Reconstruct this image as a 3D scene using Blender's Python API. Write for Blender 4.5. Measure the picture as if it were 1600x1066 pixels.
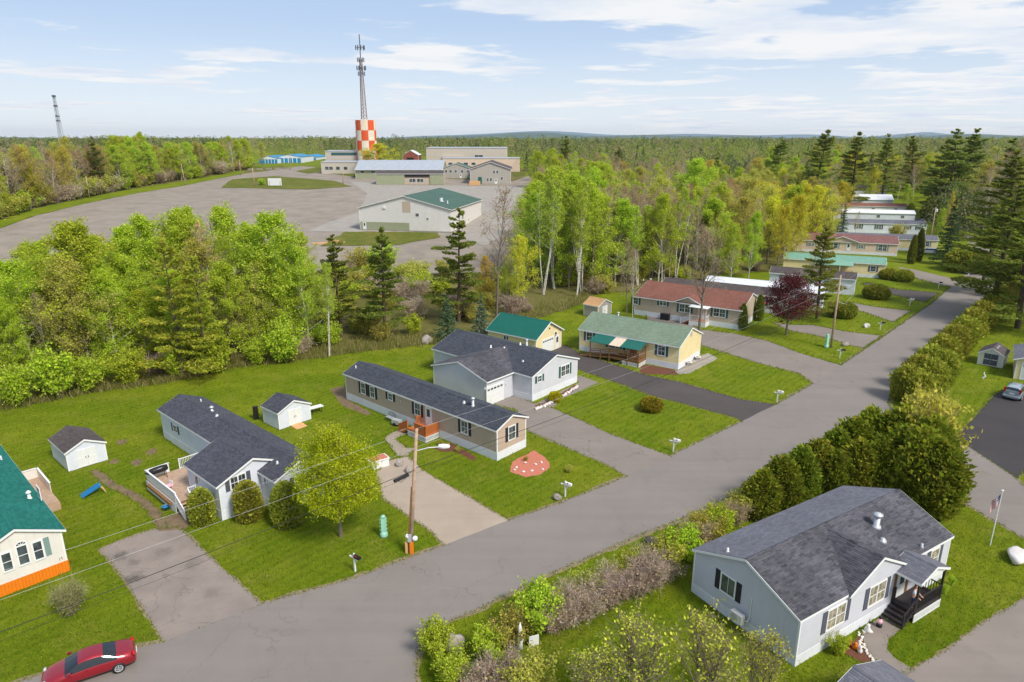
import bpy, bmesh, math, random
import numpy as np
from mathutils import Vector, Matrix
for o in list(bpy.data.objects): bpy.data.objects.remove(o)
sc = bpy.context.scene
COL = sc.collection
R = math.radians
# ------------------------------------------------------------------ camera
F = 1067.0; PITCH = math.atan(318/1067); CAMH = 30.0
cd = bpy.data.cameras.new('camera'); cam = bpy.data.objects.new('camera', cd); COL.objects.link(cam)
cd.sensor_width = 36; cd.lens = 36*F/1600; cd.clip_start = .5; cd.clip_end = 40000
cam.location = (0, 0, CAMH); cam.rotation_euler = (math.pi/2-PITCH, 0, 0)
sc.camera = cam
# ------------------------------------------------------------------ light
SUN_AZ, SUN_EL = R(-46), R(48)          # direction towards the sun, measured from +X
sd = Vector((math.cos(SUN_EL)*math.cos(SUN_AZ), math.cos(SUN_EL)*math.sin(SUN_AZ), math.sin(SUN_EL)))
sl = bpy.data.lights.new('sun', 'SUN'); sun = bpy.data.objects.new('sun', sl); COL.objects.link(sun)
sl.energy = 3.7; sl.angle = R(14); sl.color = (1, .95, .87)
sun.rotation_euler = (-sd).to_track_quat('-Z', 'Y').to_euler(); sun.location = (60, -20, 80)
world = bpy.data.worlds.new('World'); sc.world = world; world.use_nodes = True
def make_world():
    nt = world.node_tree; N = nt.nodes; Lk = nt.links; N.clear()
    def n(t, **k):
        x = N.new(t)
        for a, b in k.items(): setattr(x, a, b)
        return x
    out = n('ShaderNodeOutputWorld'); bg = n('ShaderNodeBackground'); Lk.new(bg.outputs[0], out.inputs[0])
    bg.inputs[1].default_value = .12
    sky = n('ShaderNodeTexSky', sky_type='NISHITA'); sky.sun_disc = False; sky.sun_elevation = SUN_EL
    sky.sun_rotation = math.atan2(sd.x, sd.y); sky.altitude = 50; sky.air_density = 1.0; sky.dust_density = .6; sky.ozone_density = 2.0
    tc = n('ShaderNodeTexCoord'); sp = n('ShaderNodeSeparateXYZ'); Lk.new(tc.outputs['Generated'], sp.inputs[0])
    def m(op, a, b=None, c=None, clamp=False):
        x = n('ShaderNodeMath', operation=op); x.use_clamp = clamp
        for i, v in enumerate((a, b, c)):
            if v is None: continue
            if isinstance(v, (int, float)): x.inputs[i].default_value = v
            else: Lk.new(v, x.inputs[i])
        return x.outputs[0]
    zc = m('MAXIMUM', sp.outputs['Z'], 0.0)
    den = m('ADD', zc, .035)
    u = m('DIVIDE', sp.outputs['X'], den); v = m('DIVIDE', sp.outputs['Y'], den)
    cv = n('ShaderNodeCombineXYZ'); Lk.new(u, cv.inputs[0]); Lk.new(v, cv.inputs[1])
    def noise(scale, detail, rough, off, dist=0.0):
        mp = n('ShaderNodeMapping'); mp.inputs['Location'].default_value = off; Lk.new(cv.outputs[0], mp.inputs[0])
        t = n('ShaderNodeTexNoise'); t.inputs['Scale'].default_value = scale; t.inputs['Detail'].default_value = detail
        t.inputs['Roughness'].default_value = rough; t.inputs['Distortion'].default_value = dist
        Lk.new(mp.outputs[0], t.inputs[0]); return t.outputs[0]
    big = noise(CLS, 10, .56, (CLX, CLY, 0), .25)
    wisp = noise(.9, 8, .6, (9.1, 2.7, 3), .6)
    shade = noise(.8, 6, .6, (CLX+.35, CLY+.3, 1.2))
    bias = m('MULTIPLY', sp.outputs['X'], .10)
    c1 = m('ADD', m('MULTIPLY_ADD', wisp, .28, m('MULTIPLY', big, .86)), bias)
    cov = n('ShaderNodeMapRange', interpolation_type='SMOOTHSTEP'); Lk.new(c1, cov.inputs[0])
    cov.inputs[1].default_value = CLT; cov.inputs[2].default_value = CLT+.055
    # pale veil towards the horizon (real skies whiten there)
    veil = n('ShaderNodeMapRange', interpolation_type='SMOOTHSTEP'); Lk.new(zc, veil.inputs[0])
    veil.inputs[1].default_value = .32; veil.inputs[2].default_value = 0.0; veil.inputs[3].default_value = .70; veil.inputs[4].default_value = .85
    mx = n('ShaderNodeMix', data_type='RGBA'); Lk.new(veil.outputs[0], mx.inputs[0]); Lk.new(sky.outputs[0], mx.inputs[6])
    hz = n('ShaderNodeMapRange', interpolation_type='SMOOTHSTEP'); Lk.new(zc, hz.inputs[0]); hz.inputs[1].default_value = 0.0; hz.inputs[2].default_value = .17
    vc = n('ShaderNodeMix', data_type='RGBA'); Lk.new(hz.outputs[0], vc.inputs[0]); vc.inputs[6].default_value = (6.1, 6.65, 7.3, 1); vc.inputs[7].default_value = (3.7, 4.75, 6.5, 1); Lk.new(vc.outputs[2], mx.inputs[7])
    shr = n('ShaderNodeMapRange'); Lk.new(shade, shr.inputs[0]); shr.inputs[1].default_value = .42; shr.inputs[2].default_value = .68
    cc = n('ShaderNodeMix', data_type='RGBA'); Lk.new(shr.outputs[0], cc.inputs[0]); cc.inputs[6].default_value = (6.9, 6.95, 7.0, 1); cc.inputs[7].default_value = (4.9, 5.6, 6.7, 1)
    covm = m('MULTIPLY', cov.outputs[0], .92)
    m2 = n('ShaderNodeMix', data_type='RGBA'); Lk.new(covm, m2.inputs[0]); Lk.new(mx.outputs[2], m2.inputs[6]); Lk.new(cc.outputs[2], m2.inputs[7])
    Lk.new(m2.outputs[2], bg.inputs[0])
CLX, CLY, CLS, CLT = 1.1, 15.2, .42, .572
make_world()
vs = sc.view_settings; vs.view_transform = 'Standard'; vs.look = 'None'; vs.exposure = 0.2; vs.gamma = 1.0; vs.use_curve_mapping = False
# ------------------------------------------------------------------ terrain and pixel helpers
def sst(a, b, x):
    t = min(1, max(0, (x-a)/(b-a))); return t*t*(3-2*t)
def terr(x, y):
    y0 = 112 + 98*sst(12, 60, x)
    d = y-y0
    if d <= 0: return 0.0
    ramp = 60.0
    s = .055
    z = s*d*d/(2*ramp) if d < ramp else s*(d-ramp/2)
    return 17.0*math.tanh(z/17.0) if z > 0 else 0.0
cP, sP = math.cos(PITCH), math.sin(PITCH)
def ray(px, py):
    v = 533-py
    return (px-800, F*cP+v*sP, -(F*sP-v*cP))
def G(px, py, z=0.0):
    d = ray(px, py); k = (z-CAMH)/d[2]
    return Vector((k*d[0], k*d[1], z))
def T(px, py):                            # hit on the terrain
    d = ray(px, py); t = 20.0/d[1]; st = 1.02
    last = t
    for i in range(400):
        x, y, z = d[0]*t, d[1]*t, CAMH+d[2]*t
        if z < terr(x, y):
            a, b = last, t
            for k in range(25):
                m_ = (a+b)/2
                if CAMH+d[2]*m_ < terr(d[0]*m_, d[1]*m_): b = m_
                else: a = m_
            t = b; break
        last = t; t *= st
    return Vector((d[0]*t, d[1]*t, terr(d[0]*t, d[1]*t)))
def atY(px, py, Y):                       # point of a pixel's ray at forward distance Y
    d = ray(px, py); t = Y/d[1]
    return Vector((d[0]*t, Y, CAMH+d[2]*t))
# ------------------------------------------------------------------ object helpers
def tag(o, label=None, cat=None, group=None, kind=None):
    if label: o['label'] = label
    if cat: o['category'] = cat
    if group: o['group'] = group
    if kind: o['kind'] = kind
    return o
def link(name, me, mat=None, parent=None):
    o = bpy.data.objects.new(name, me); COL.objects.link(o)
    if mat is not None and len(me.materials) == 0: me.materials.append(mat)
    if parent is not None: o.parent = parent
    return o
def thing(name, label, cat, loc=(0, 0, 0), rz=0.0, group=None):
    o = bpy.data.objects.new(name, None); COL.objects.link(o); o.empty_display_size = .3
    o.location = loc; o.rotation_euler = (0, 0, rz)
    return tag(o, label, cat, group)
def copy_tree(o, parent=None):
    c = o.copy(); COL.objects.link(c); c.parent = parent
    for ch in list(o.children): copy_tree(ch, c)
    return c
class MB:
    def __init__(s): s.v = []; s.f = []; s.uv = []
    def add(s, vs, fs, M=None, uvs=None):
        b = len(s.v)
        for p in vs:
            p = Vector(p)
            if M is not None: p = M @ p
            s.v.append(tuple(p))
        for i, f in enumerate(fs):
            s.f.append([b+k for k in f]); s.uv.append(uvs[i] if uvs else None)
        return s
    def box(s, x0, x1, y0, y1, z0, z1, M=None):
        x0, x1 = min(x0, x1), max(x0, x1); y0, y1 = min(y0, y1), max(y0, y1); z0, z1 = min(z0, z1), max(z0, z1)
        vs = [(x0, y0, z0), (x1, y0, z0), (x1, y1, z0), (x0, y1, z0), (x0, y0, z1), (x1, y0, z1), (x1, y1, z1), (x0, y1, z1)]
        return s.add(vs, [(0, 3, 2, 1), (4, 5, 6, 7), (0, 1, 5, 4), (1, 2, 6, 5), (2, 3, 7, 6), (3, 0, 4, 7)], M)
    def bar(s, a, b, w, h=None):          # square bar from a to b
        a, b = Vector(a), Vector(b); h = h or w; d = b-a; L = d.length
        if L < 1e-6: return s
        z = d/L; x = z.cross(Vector((0, 0, 1)))
        if x.length < 1e-3: x = Vector((1, 0, 0))
        x.normalize(); y = z.cross(x)
        vs = [a+x*(i*w/2)+y*(j*h/2)+z*(k*L) for k in (0, 1) for i, j in ((-1, -1), (1, -1), (1, 1), (-1, 1))]
        return s.add(vs, [(0, 3, 2, 1), (4, 5, 6, 7), (0, 1, 5, 4), (1, 2, 6, 5), (2, 3, 7, 6), (3, 0, 4, 7)])
    def tube(s, pts, rad, n=6, cap=True):
        pts = [Vector(p) for p in pts]; k = len(pts)
        if not hasattr(rad, '__len__'): rad = [rad]*k
        b = len(s.v); ref = None
        for i, p in enumerate(pts):
            d = (pts[min(i+1, k-1)]-pts[max(i-1, 0)]).normalized()
            if ref is None:
                ref = d.cross(Vector((0, 0, 1)))
                if ref.length < .05: ref = d.cross(Vector((1, 0, 0)))
            x = (ref-d*ref.dot(d)).normalized(); y = d.cross(x); ref = x
            for j in range(n):
                a = 2*math.pi*j/n; s.v.append(tuple(p+(x*math.cos(a)+y*math.sin(a))*rad[i]))
        for i in range(k-1):
            for j in range(n):
                s.f.append([b+i*n+j, b+i*n+(j+1) % n, b+(i+1)*n+(j+1) % n, b+(i+1)*n+j]); s.uv.append(None)
        if cap:
            s.f.append([b+j for j in range(n)][::-1]); s.uv.append(None)
            s.f.append([b+(k-1)*n+j for j in range(n)]); s.uv.append(None)
        return s
    def lathe(s, prof, n=16, M=None):
        vs = []; fs = []
        for r, z in prof:
            for j in range(n):
                a = 2*math.pi*j/n; vs.append((r*math.cos(a), r*math.sin(a), z))
        for i in range(len(prof)-1):
            for j in range(n): fs.append((i*n+j, i*n+(j+1) % n, (i+1)*n+(j+1) % n, (i+1)*n+j))
        if prof[0][0] > 1e-4: fs.append(tuple(range(n))[::-1])
        if prof[-1][0] > 1e-4: fs.append(tuple((len(prof)-1)*n+j for j in range(n)))
        return s.add(vs, fs, M)
    def build(s, name, mat, parent=None, smooth=False, loc=None):
        me = bpy.data.meshes.new(name); me.from_pydata(s.v, [], s.f)
        if any(u is not None for u in s.uv):
            ul = me.uv_layers.new(name='UVMap'); i = 0
            for f, u in zip(s.f, s.uv):
                for k in range(len(f)):
                    if u is not None: ul.data[i].uv = u[k]
                    i += 1
        if smooth: me.polygons.foreach_set('use_smooth', [True]*len(me.polygons))
        o = link(name, me, mat, parent)
        if loc is not None: o.location = loc
        return o
def boxpart(name, mat, parent, *b, M=None):
    return MB().box(*b, M=M).build(name, mat, parent)
def npmesh(name, quads, tint=None):       # quads (N,4,3); tint (N,3)
    n = len(quads); me = bpy.data.meshes.new(name)
    me.vertices.add(n*4); me.loops.add(n*4); me.polygons.add(n)
    me.vertices.foreach_set('co', np.ascontiguousarray(quads, dtype=np.float32).reshape(-1))
    me.loops.foreach_set('vertex_index', np.arange(n*4, dtype=np.int32))
    me.polygons.foreach_set('loop_start', np.arange(0, n*4, 4, dtype=np.int32))
    me.update(calc_edges=True)
    if tint is not None:
        at = me.attributes.new('tint', 'FLOAT_COLOR', 'POINT')
        c = np.ones((n*4, 4), dtype=np.float32); c[:, :3] = np.repeat(tint, 4, axis=0)
        at.data.foreach_set('color', c.reshape(-1))
    return me
def unjoin(mes): pass
def S(r, g, b):                           # sRGB 0-255 to linear
    f = lambda c: (c/255/12.92) if c/255 <= .04045 else ((c/255+.055)/1.055)**2.4
    return (f(r), f(g), f(b))
# ------------------------------------------------------------------ materials
class NT:
    def __init__(s, name):
        s.m = bpy.data.materials.new(name); s.m.use_nodes = True; s.t = s.m.node_tree; s.t.nodes.clear()
        s.out = s.n('ShaderNodeOutputMaterial'); s.b = s.n('ShaderNodeBsdfPrincipled'); s.l(s.b.outputs[0], s.out.inputs[0])
        s.tc = s.n('ShaderNodeTexCoord')
    def n(s, t, **k):
        x = s.t.nodes.new(t)
        for a, b in k.items(): setattr(x, a, b)
        return x
    def l(s, a, b): s.t.links.new(a, b)
    def co(s, which='Object', scale=(1, 1, 1), rot=(0, 0, 0), loc=(0, 0, 0)):
        mp = s.n('ShaderNodeMapping'); mp.inputs['Scale'].default_value = scale; mp.inputs['Rotation'].default_value = rot; mp.inputs['Location'].default_value = loc
        s.l(s.tc.outputs[which], mp.inputs[0]); return mp.outputs[0]
    def noise(s, scale, detail=4, rough=.55, co=None, dist=0):
        t = s.n('ShaderNodeTexNoise'); t.inputs['Scale'].default_value = scale; t.inputs['Detail'].default_value = detail
        t.inputs['Roughness'].default_value = rough; t.inputs['Distortion'].default_value = dist
        s.l(co if co is not None else s.tc.outputs['Object'], t.inputs[0]); return t.outputs[0]
    def rng(s, v, a, b, c=0, d=1, smooth=False):
        r = s.n('ShaderNodeMapRange');
        if smooth: r.interpolation_type = 'SMOOTHSTEP'
        s.l(v, r.inputs[0])
        for i, q in enumerate((a, b, c, d)): r.inputs[i+1].default_value = q
        return r.outputs[0]
    def mix(s, f, a, b, mode='MIX'):
        x = s.n('ShaderNodeMix', data_type='RGBA', blend_type=mode)
        for i, v in ((0, f), (6, a), (7, b)):
            if isinstance(v, (int, float)): x.inputs[i].default_value = v
            elif isinstance(v, tuple): x.inputs[i].default_value = (*v[:3], 1)
            else: s.l(v, x.inputs[i])
        return x.outputs[2]
    def math(s, op, a, b=0.0, clamp=False):
        x = s.n('ShaderNodeMath', operation=op); x.use_clamp = clamp
        for i, v in enumerate((a, b)):
            if isinstance(v, (int, float)): x.inputs[i].default_value = v
            else: s.l(v, x.inputs[i])
        return x.outputs[0]
    def sep(s, v):
        x = s.n('ShaderNodeSeparateXYZ'); s.l(v, x.inputs[0]); return x.outputs
    def bump(s, h, strength=.3, dist=.02):
        x = s.n('ShaderNodeBump'); x.inputs['Strength'].default_value = strength; x.inputs['Distance'].default_value = dist
        s.l(h, x.inputs['Height']); s.l(x.outputs[0], s.b.inputs['Normal']); return x
    def fin(s, col, rough=.8, metal=0, spec=.3):
        if isinstance(col, tuple): s.b.inputs['Base Color'].default_value = (*col[:3], 1)
        else: s.l(col, s.b.inputs['Base Color'])
        if isinstance(rough, (int, float)): s.b.inputs['Roughness'].default_value = rough
        else: s.l(rough, s.b.inputs['Roughness'])
        s.b.inputs['Metallic'].default_value = metal; s.b.inputs['Specular IOR Level'].default_value = spec
        return s.m
def mul(c, k): return tuple(min(1, x*k) for x in c)
def plain(name, c, rough=.7, var=.10, scale=2.5, bump=0, bscale=25, metal=0, spec=.3):
    t = NT(name); f = t.rng(t.noise(scale, 5, .6), .3, .7)
    col = t.mix(f, mul(c, 1-var), mul(c, 1+var))
    if bump: t.bump(t.noise(bscale, 4), bump, .01)
    return t.fin(col, rough, metal, spec)
def siding(name, c, period=.13, axis='Z', depth=.015, var=.05):
    t = NT(name); f = t.rng(t.noise(.7, 5, .6), .3, .7)
    col = t.mix(f, mul(c, 1-var), mul(c, 1+var))
    dirt = t.rng(t.noise(2.2, 6, .65, t.co(scale=(1, 1, .35))), .52, .8, 0, .22)
    col = t.mix(dirt, col, mul(c, .62))
    if axis == 'Z': z = t.sep(t.tc.outputs['Object'])[2]
    else:
        q = t.sep(t.tc.outputs['Object']); z = t.math('ADD', q[0], q[1])
    saw = t.math('FRACT', t.math('DIVIDE', z, period))
    if axis == 'Z': h = t.math('SUBTRACT', 1.0, saw)
    else: h = t.rng(t.math('ABSOLUTE', t.math('SUBTRACT', saw, .5)), .40, .5, 1, 0)
    t.bump(h, .75, depth)
    return t.fin(col, .55, 0, .35)
def shingle(name, c, c2, tab=.33, row=.16, streak=.25):
    t = NT(name)
    br = t.n('ShaderNodeTexBrick'); br.offset = .5; br.inputs['Scale'].default_value = 1.0
    br.inputs['Brick Width'].default_value = tab; br.inputs['Row Height'].default_value = row; br.inputs['Mortar Size'].default_value = .006
    br.inputs['Mortar Smooth'].default_value = .4; br.inputs['Bias'].default_value = 0
    br.inputs['Color1'].default_value = (*c, 1); br.inputs['Color2'].default_value = (*c2, 1); br.inputs['Mortar'].default_value = (*mul(c, .55), 1)
    t.l(t.tc.outputs['UV'], br.inputs[0])
    uvs = t.co('UV', (3.0, 6.2, 1))
    patch = t.rng(t.noise(1.0, 2, .5, uvs), .40, .62, 0, 1)
    col = t.mix(patch, br.outputs[0], mul(tuple((a+b)/2 for a, b in zip(c, c2)), 1.45), 'MIX') if streak > .5 else br.outputs[0]
    col = t.mix(.5, col, br.outputs[0])
    wear = t.rng(t.noise(.35, 5, .6, t.co('UV', (1, .4, 1))), .3, .7, 1-streak*.5, 1+streak*.5)
    w3 = t.n('ShaderNodeCombineXYZ')
    for i in range(3): t.l(wear, w3.inputs[i])
    col = t.mix(1.0, col, w3.outputs[0], 'MULTIPLY')
    t.bump(t.noise(60, 3, .6, t.co('UV')), .35, .006)
    return t.fin(col, .9, 0, .2)
def asphalt(name, c, var=.16, crack=.5, speck=.18):
    t = NT(name)
    a = t.rng(t.noise(.16, 5, .6), .3, .7); b = t.rng(t.noise(1.3, 6, .65), .3, .7); d = t.rng(t.noise(16, 3, .7), .25, .75)
    col = t.mix(a, mul(c, 1-var), mul(c, 1+var))
    col = t.mix(t.math('MULTIPLY', b, .5), col, mul(c, 1.12))
    col = t.mix(t.math('MULTIPLY', d, speck), col, mul(c, .55))
    lane = t.rng(t.noise(1.0, 4, .6, t.co(rot=(0, 0, R(-38)), scale=(.035, .75, 1))), .35, .65)
    col = t.mix(t.math('MULTIPLY', lane, .35), col, mul(c, .78))
    seal = t.rng(t.noise(.5, 2, .4, t.co(loc=(5, 9, 0))), .66, .675); col = t.mix(t.math('MULTIPLY', seal, .25), col, mul(c, .78))
    vo = t.n('ShaderNodeTexVoronoi', feature='DISTANCE_TO_EDGE'); vo.inputs['Scale'].default_value = .22
    wob = t.n('ShaderNodeVectorMath', operation='ADD'); nz = t.n('ShaderNodeTexNoise'); nz.inputs['Scale'].default_value = .9; nz.inputs['Detail'].default_value = 5
    t.l(t.tc.outputs['Object'], nz.inputs[0]); sc_ = t.n('ShaderNodeVectorMath', operation='SCALE'); sc_.inputs['Scale'].default_value = 2.2
    t.l(nz.outputs[1], sc_.inputs[0]); t.l(t.tc.outputs['Object'], wob.inputs[0]); t.l(sc_.outputs[0], wob.inputs[1]); t.l(wob.outputs[0], vo.inputs[0])
    ck = t.math('MULTIPLY', t.rng(vo.outputs[0], 0, .012, 1, 0), t.rng(t.noise(.09, 3), .5, .62))
    col = t.mix(t.math('MULTIPLY', ck, crack), col, mul(c, .35))
    t.bump(t.noise(30, 3, .7), .35, .01)
    return t.fin(col, .88, 0, .25)
M = {}
def grass_mat(name, g1, g2, dry, dryamt):
    t = NT(name)
    a = t.rng(t.noise(.10, 4, .6), .36, .64); b = t.rng(t.noise(.55, 6, .68), .36, .66); fine = t.rng(t.noise(5, 4, .8), .3, .72)
    st = t.n('ShaderNodeTexWave', wave_type='BANDS', bands_direction='X'); st.inputs['Scale'].default_value = .36; st.inputs['Distortion'].default_value = 2.5; st.inputs['Detail'].default_value = 2
    st.inputs['Detail Scale'].default_value = .7; t.l(t.co(rot=(0, 0, R(42))), st.inputs[0])
    col = t.mix(a, g1, g2)
    col = t.mix(t.math('MULTIPLY', b, .6), col, mul(g1, .6))
    col = t.mix(t.math('MULTIPLY', st.outputs[1], .22), col, mul(g2, 1.25))
    dr = t.math('MULTIPLY', t.rng(t.noise(.27, 6, .7, t.co(loc=(31, 7, 0))), .50, .72), t.rng(t.noise(2.2, 5, .75), .38, .66))
    col = t.mix(t.math('MULTIPLY', dr, dryamt), col, dry)
    col = t.mix(t.math('MULTIPLY', fine, .5), col, mul(g1, .45))
    t.bump(t.noise(11, 4, .8), 1.0, .08)
    return t.fin(col, .95, 0, .1)
M['grass'] = grass_mat('lawn_grass', S(96, 119, 14), S(131, 139, 29), S(158, 146, 68), 1.0)
M['rough'] = grass_mat('rough_grass', S(92, 104, 34), S(120, 118, 52), S(150, 132, 88), .9)
M['floor'] = grass_mat('woodland_litter', S(104, 104, 52), S(122, 114, 66), S(156, 136, 102), .9)
M['road'] = asphalt('weathered_asphalt', S(131, 123, 117), .10, .5, .22)
M['drive'] = asphalt('grey_driveway_asphalt', S(134, 124, 116), .16, .6)
M['drive_pale'] = asphalt('pale_warm_driveway', S(166, 150, 134), .14, .5)
M['drive_dark'] = asphalt('dark_driveway_asphalt', S(82, 75, 73), .18, .4)
M['drive_black'] = asphalt('sealed_black_asphalt', S(66, 62, 63), .25, .2, .3)
M['gravel'] = asphalt('lot_gravel', S(144, 133, 121), .3, .4, .3)
M['concrete'] = plain('pale_concrete', S(150, 143, 134), .9, .12, .4)
M['sand'] = plain('sandy_shoulder', S(132, 118, 92), .95, .25, 1.5, .6, 20)
M['dirt'] = plain('bare_dirt', S(116, 98, 76), .95, .3, 1.2, .6, 20)
M['mulch_red'] = plain('red_stone_mulch', S(184, 112, 92), .95, .3, 9, .8, 22)
M['mulch_brown'] = plain('brown_bark_mulch', S(104, 66, 50), .95, .35, 8, .8, 22)
M['paver'] = plain('paver_path', S(150, 138, 122), .9, .2, 4, .5, 12)
M['white'] = plain('white_paint', S(222, 222, 220), .5, .05)
M['trim'] = plain('white_trim', S(228, 228, 226), .45, .04)
M['skirt'] = siding('white_vinyl_skirting', S(220, 222, 226), .22, 'XY', .02)
M['lat'] = plain('white_lattice', S(214, 214, 212), .6, .05)
M['sid_white'] = siding('pale_blue_white_siding', S(212, 216, 224))
M['sid_tan'] = siding('tan_panel_siding', S(182, 164, 146), .4, 'XY')
M['sid_grey'] = siding('light_grey_siding', S(200, 201, 206))
M['sid_grey2'] = siding('grey_vinyl_siding', S(192, 192, 198), .2, 'Z', .035)
M['sid_yellow'] = siding('pale_yellow_siding', S(226, 208, 158))
M['sid_cream'] = siding('cream_panel_siding', S(220, 214, 205), .5, 'XY')
M['sid_tan2'] = siding('beige_siding', S(184, 168, 148))
M['sid_pink'] = siding('pinkish_beige_siding', S(214, 190, 168))
M['sid_far'] = siding('warm_grey_siding', S(168, 162, 152))
M['sid_green'] = siding('olive_green_metal_siding', S(150, 154, 124), .6, 'XY')
M['sid_metal'] = siding('weathered_white_metal', S(212, 208, 202), .9, 'XY')
M['sid_block'] = siding('pale_block_wall', S(190, 180, 166), .8, 'XY')
M['orange'] = plain('orange_stained_wood', S(226, 122, 22), .6, .08, 6)
M['wood_new'] = plain('fresh_orange_wood', S(186, 108, 58), .7, .15, 6)
M['wood_tan'] = plain('tan_deck_wood', S(178, 150, 128), .8, .16, 3)
M['wood_brown'] = plain('brown_treated_wood', S(132, 96, 58), .8, .2, 5)
M['wood_dark'] = plain('dark_painted_wood', S(52, 46, 48), .7, .15, 5)
M['ply'] = plain('plywood', S(206, 160, 112), .8, .1, 3)
M['shutter_black'] = plain('black_shutter', S(44, 44, 50), .6, .1)
M['shutter_teal'] = plain('teal_shutter', S(52, 92, 92), .6, .1)
M['shutter_grey'] = plain('grey_shutter', S(84, 86, 98), .6, .1)
M['shutter_green'] = plain('green_grey_shutter', S(120, 146, 140), .6, .1)
M['metal'] = plain('galvanised_metal', S(186, 188, 190), .45, .1, 8, 0, 25, .3, .5)
M['steel'] = plain('rusty_mast_steel', S(132, 104, 96), .6, .15, 2)
M['black'] = plain('black_plastic', S(36, 36, 38), .5, .1)
M['dark'] = plain('dark_opening', S(30, 28, 28), .8, .2)
M['stone'] = plain('granite_boulder', S(150, 142, 134), .95, .28, 3.5, .8, 9)
M['stone_dark'] = plain('dark_boulder', S(92, 84, 78), .95, .3, 3.5, .8, 9)
M['stone_white'] = plain('white_stone', S(214, 206, 200), .9, .12, 5)
M['red'] = plain('red_fabric', S(205, 62, 40), .8, .08)
M['pink'] = plain('pink_plastic', S(232, 176, 190), .5, .08)
M['blue'] = plain('blue_plastic', S(40, 118, 170), .4, .05)
M['teal_plastic'] = plain('pale_green_pedestal', S(150, 200, 178), .5, .08)
M['roof_char'] = shingle('charcoal_shingles', S(66, 67, 75), S(84, 85, 93))
M['roof_slate'] = shingle('dark_blue_grey_shingles', S(60, 64, 72), S(78, 81, 89))
M['roof_grey'] = shingle('grey_shingles', S(98, 98, 106), S(116, 116, 124))
M['roof_mott'] = shingle('mottled_brown_grey_shingles', S(60, 60, 66), S(92, 90, 95), .55, .16, .8)
M['roof_red'] = shingle('red_brown_shingles', S(122, 80, 68), S(138, 94, 82))
M['roof_maroon'] = shingle('maroon_shingles', S(120, 84, 82), S(136, 98, 94))
M['roof_green'] = shingle('grey_green_shingles', S(112, 128, 108), S(126, 142, 122))
M['roof_brown'] = shingle('dark_brown_shingles', S(78, 70, 70), S(94, 86, 84))
M['roof_dgreen'] = shingle('dark_green_shingles', S(66, 92, 82), S(80, 106, 96))
M['barn'] = plain('faded_barn_red', S(136, 78, 66), .8, .15, .6)
M['roof_whitish'] = plain('white_metal_roof', S(214, 216, 220), .5, .08, .8)
M['roof_teal'] = shingle('teal_green_shingles', S(26, 98, 90), S(42, 116, 105))
M['metal_teal'] = plain('teal_metal_roof', S(16, 94, 80), .4, .08, 1, 0, 25, 0, .5)
M['metal_blue'] = plain('blue_metal', S(40, 128, 172), .45, .08, 1)
M['metal_sea'] = plain('sea_green_metal', S(118, 160, 140), .5, .08, 1)
M['roof_grey_metal'] = plain('grey_corrugated_metal', S(160, 166, 174), .5, .12, .6)
def glass_mat():
    t = NT('window_glass'); f = t.rng(t.noise(.9, 3), .35, .65)
    col = t.mix(f, S(38, 46, 54), S(92, 100, 104))
    return t.fin(col, .06, 0, .9)
M['glass'] = glass_mat()
def curtain_mat():
    t = NT('curtained_glass'); f = t.rng(t.noise(3, 3), .4, .6)
    col = t.mix(f, S(120, 112, 92), S(172, 162, 138))
    return t.fin(col, .15, 0, .7)
M['curtain'] = curtain_mat()
def bark_mat(name, c, white=False):
    t = NT(name); f = t.rng(t.noise(6, 5, .65, t.co(scale=(1, 1, .25))), .3, .7)
    col = t.mix(f, mul(c, .65), mul(c, 1.2))
    if white:
        g = t.rng(t.noise(3.5, 3, .5, t.co(scale=(.5, .5, 3))), .58, .66); col = t.mix(g, col, S(70, 62, 56))
    t.bump(t.noise(14, 3, .6, t.co(scale=(1, 1, .3))), .5, .03)
    return t.fin(col, .95, 0, .1)
M['bark'] = bark_mat('grey_brown_bark', S(122, 110, 98))
M['bark_birch'] = bark_mat('white_birch_bark', S(206, 200, 188), True)
M['bark_dark'] = bark_mat('dark_conifer_bark', S(96, 82, 70))
def leaf_mat():
    t = NT('foliage'); at = t.n('ShaderNodeAttribute'); at.attribute_name = 'tint'; oi = t.n('ShaderNodeObjectInfo')
    col = t.mix(1.0, at.outputs[0], oi.outputs['Color'], 'MULTIPLY')
    hs = t.n('ShaderNodeHueSaturation'); t.l(col, hs.inputs['Color'])
    t.l(t.rng(oi.outputs['Random'], 0, 1, .485, .515), hs.inputs['Hue']); t.l(t.rng(oi.outputs['Random'], 0, 1, .88, 1.12), hs.inputs['Value'])
    tr = t.n('ShaderNodeBsdfTranslucent'); t.l(hs.outputs[0], tr.inputs[0]); df = t.n('ShaderNodeBsdfDiffuse'); t.l(hs.outputs[0], df.inputs[0])
    mx = t.n('ShaderNodeMixShader'); mx.inputs[0].default_value = .5; t.l(df.outputs[0], mx.inputs[1]); t.l(tr.outputs[0], mx.inputs[2]); t.l(mx.outputs[0], t.out.inputs[0])
    return t.m
M['leaf'] = leaf_mat()
from mathutils.geometry import delaunay_2d_cdt
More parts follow.
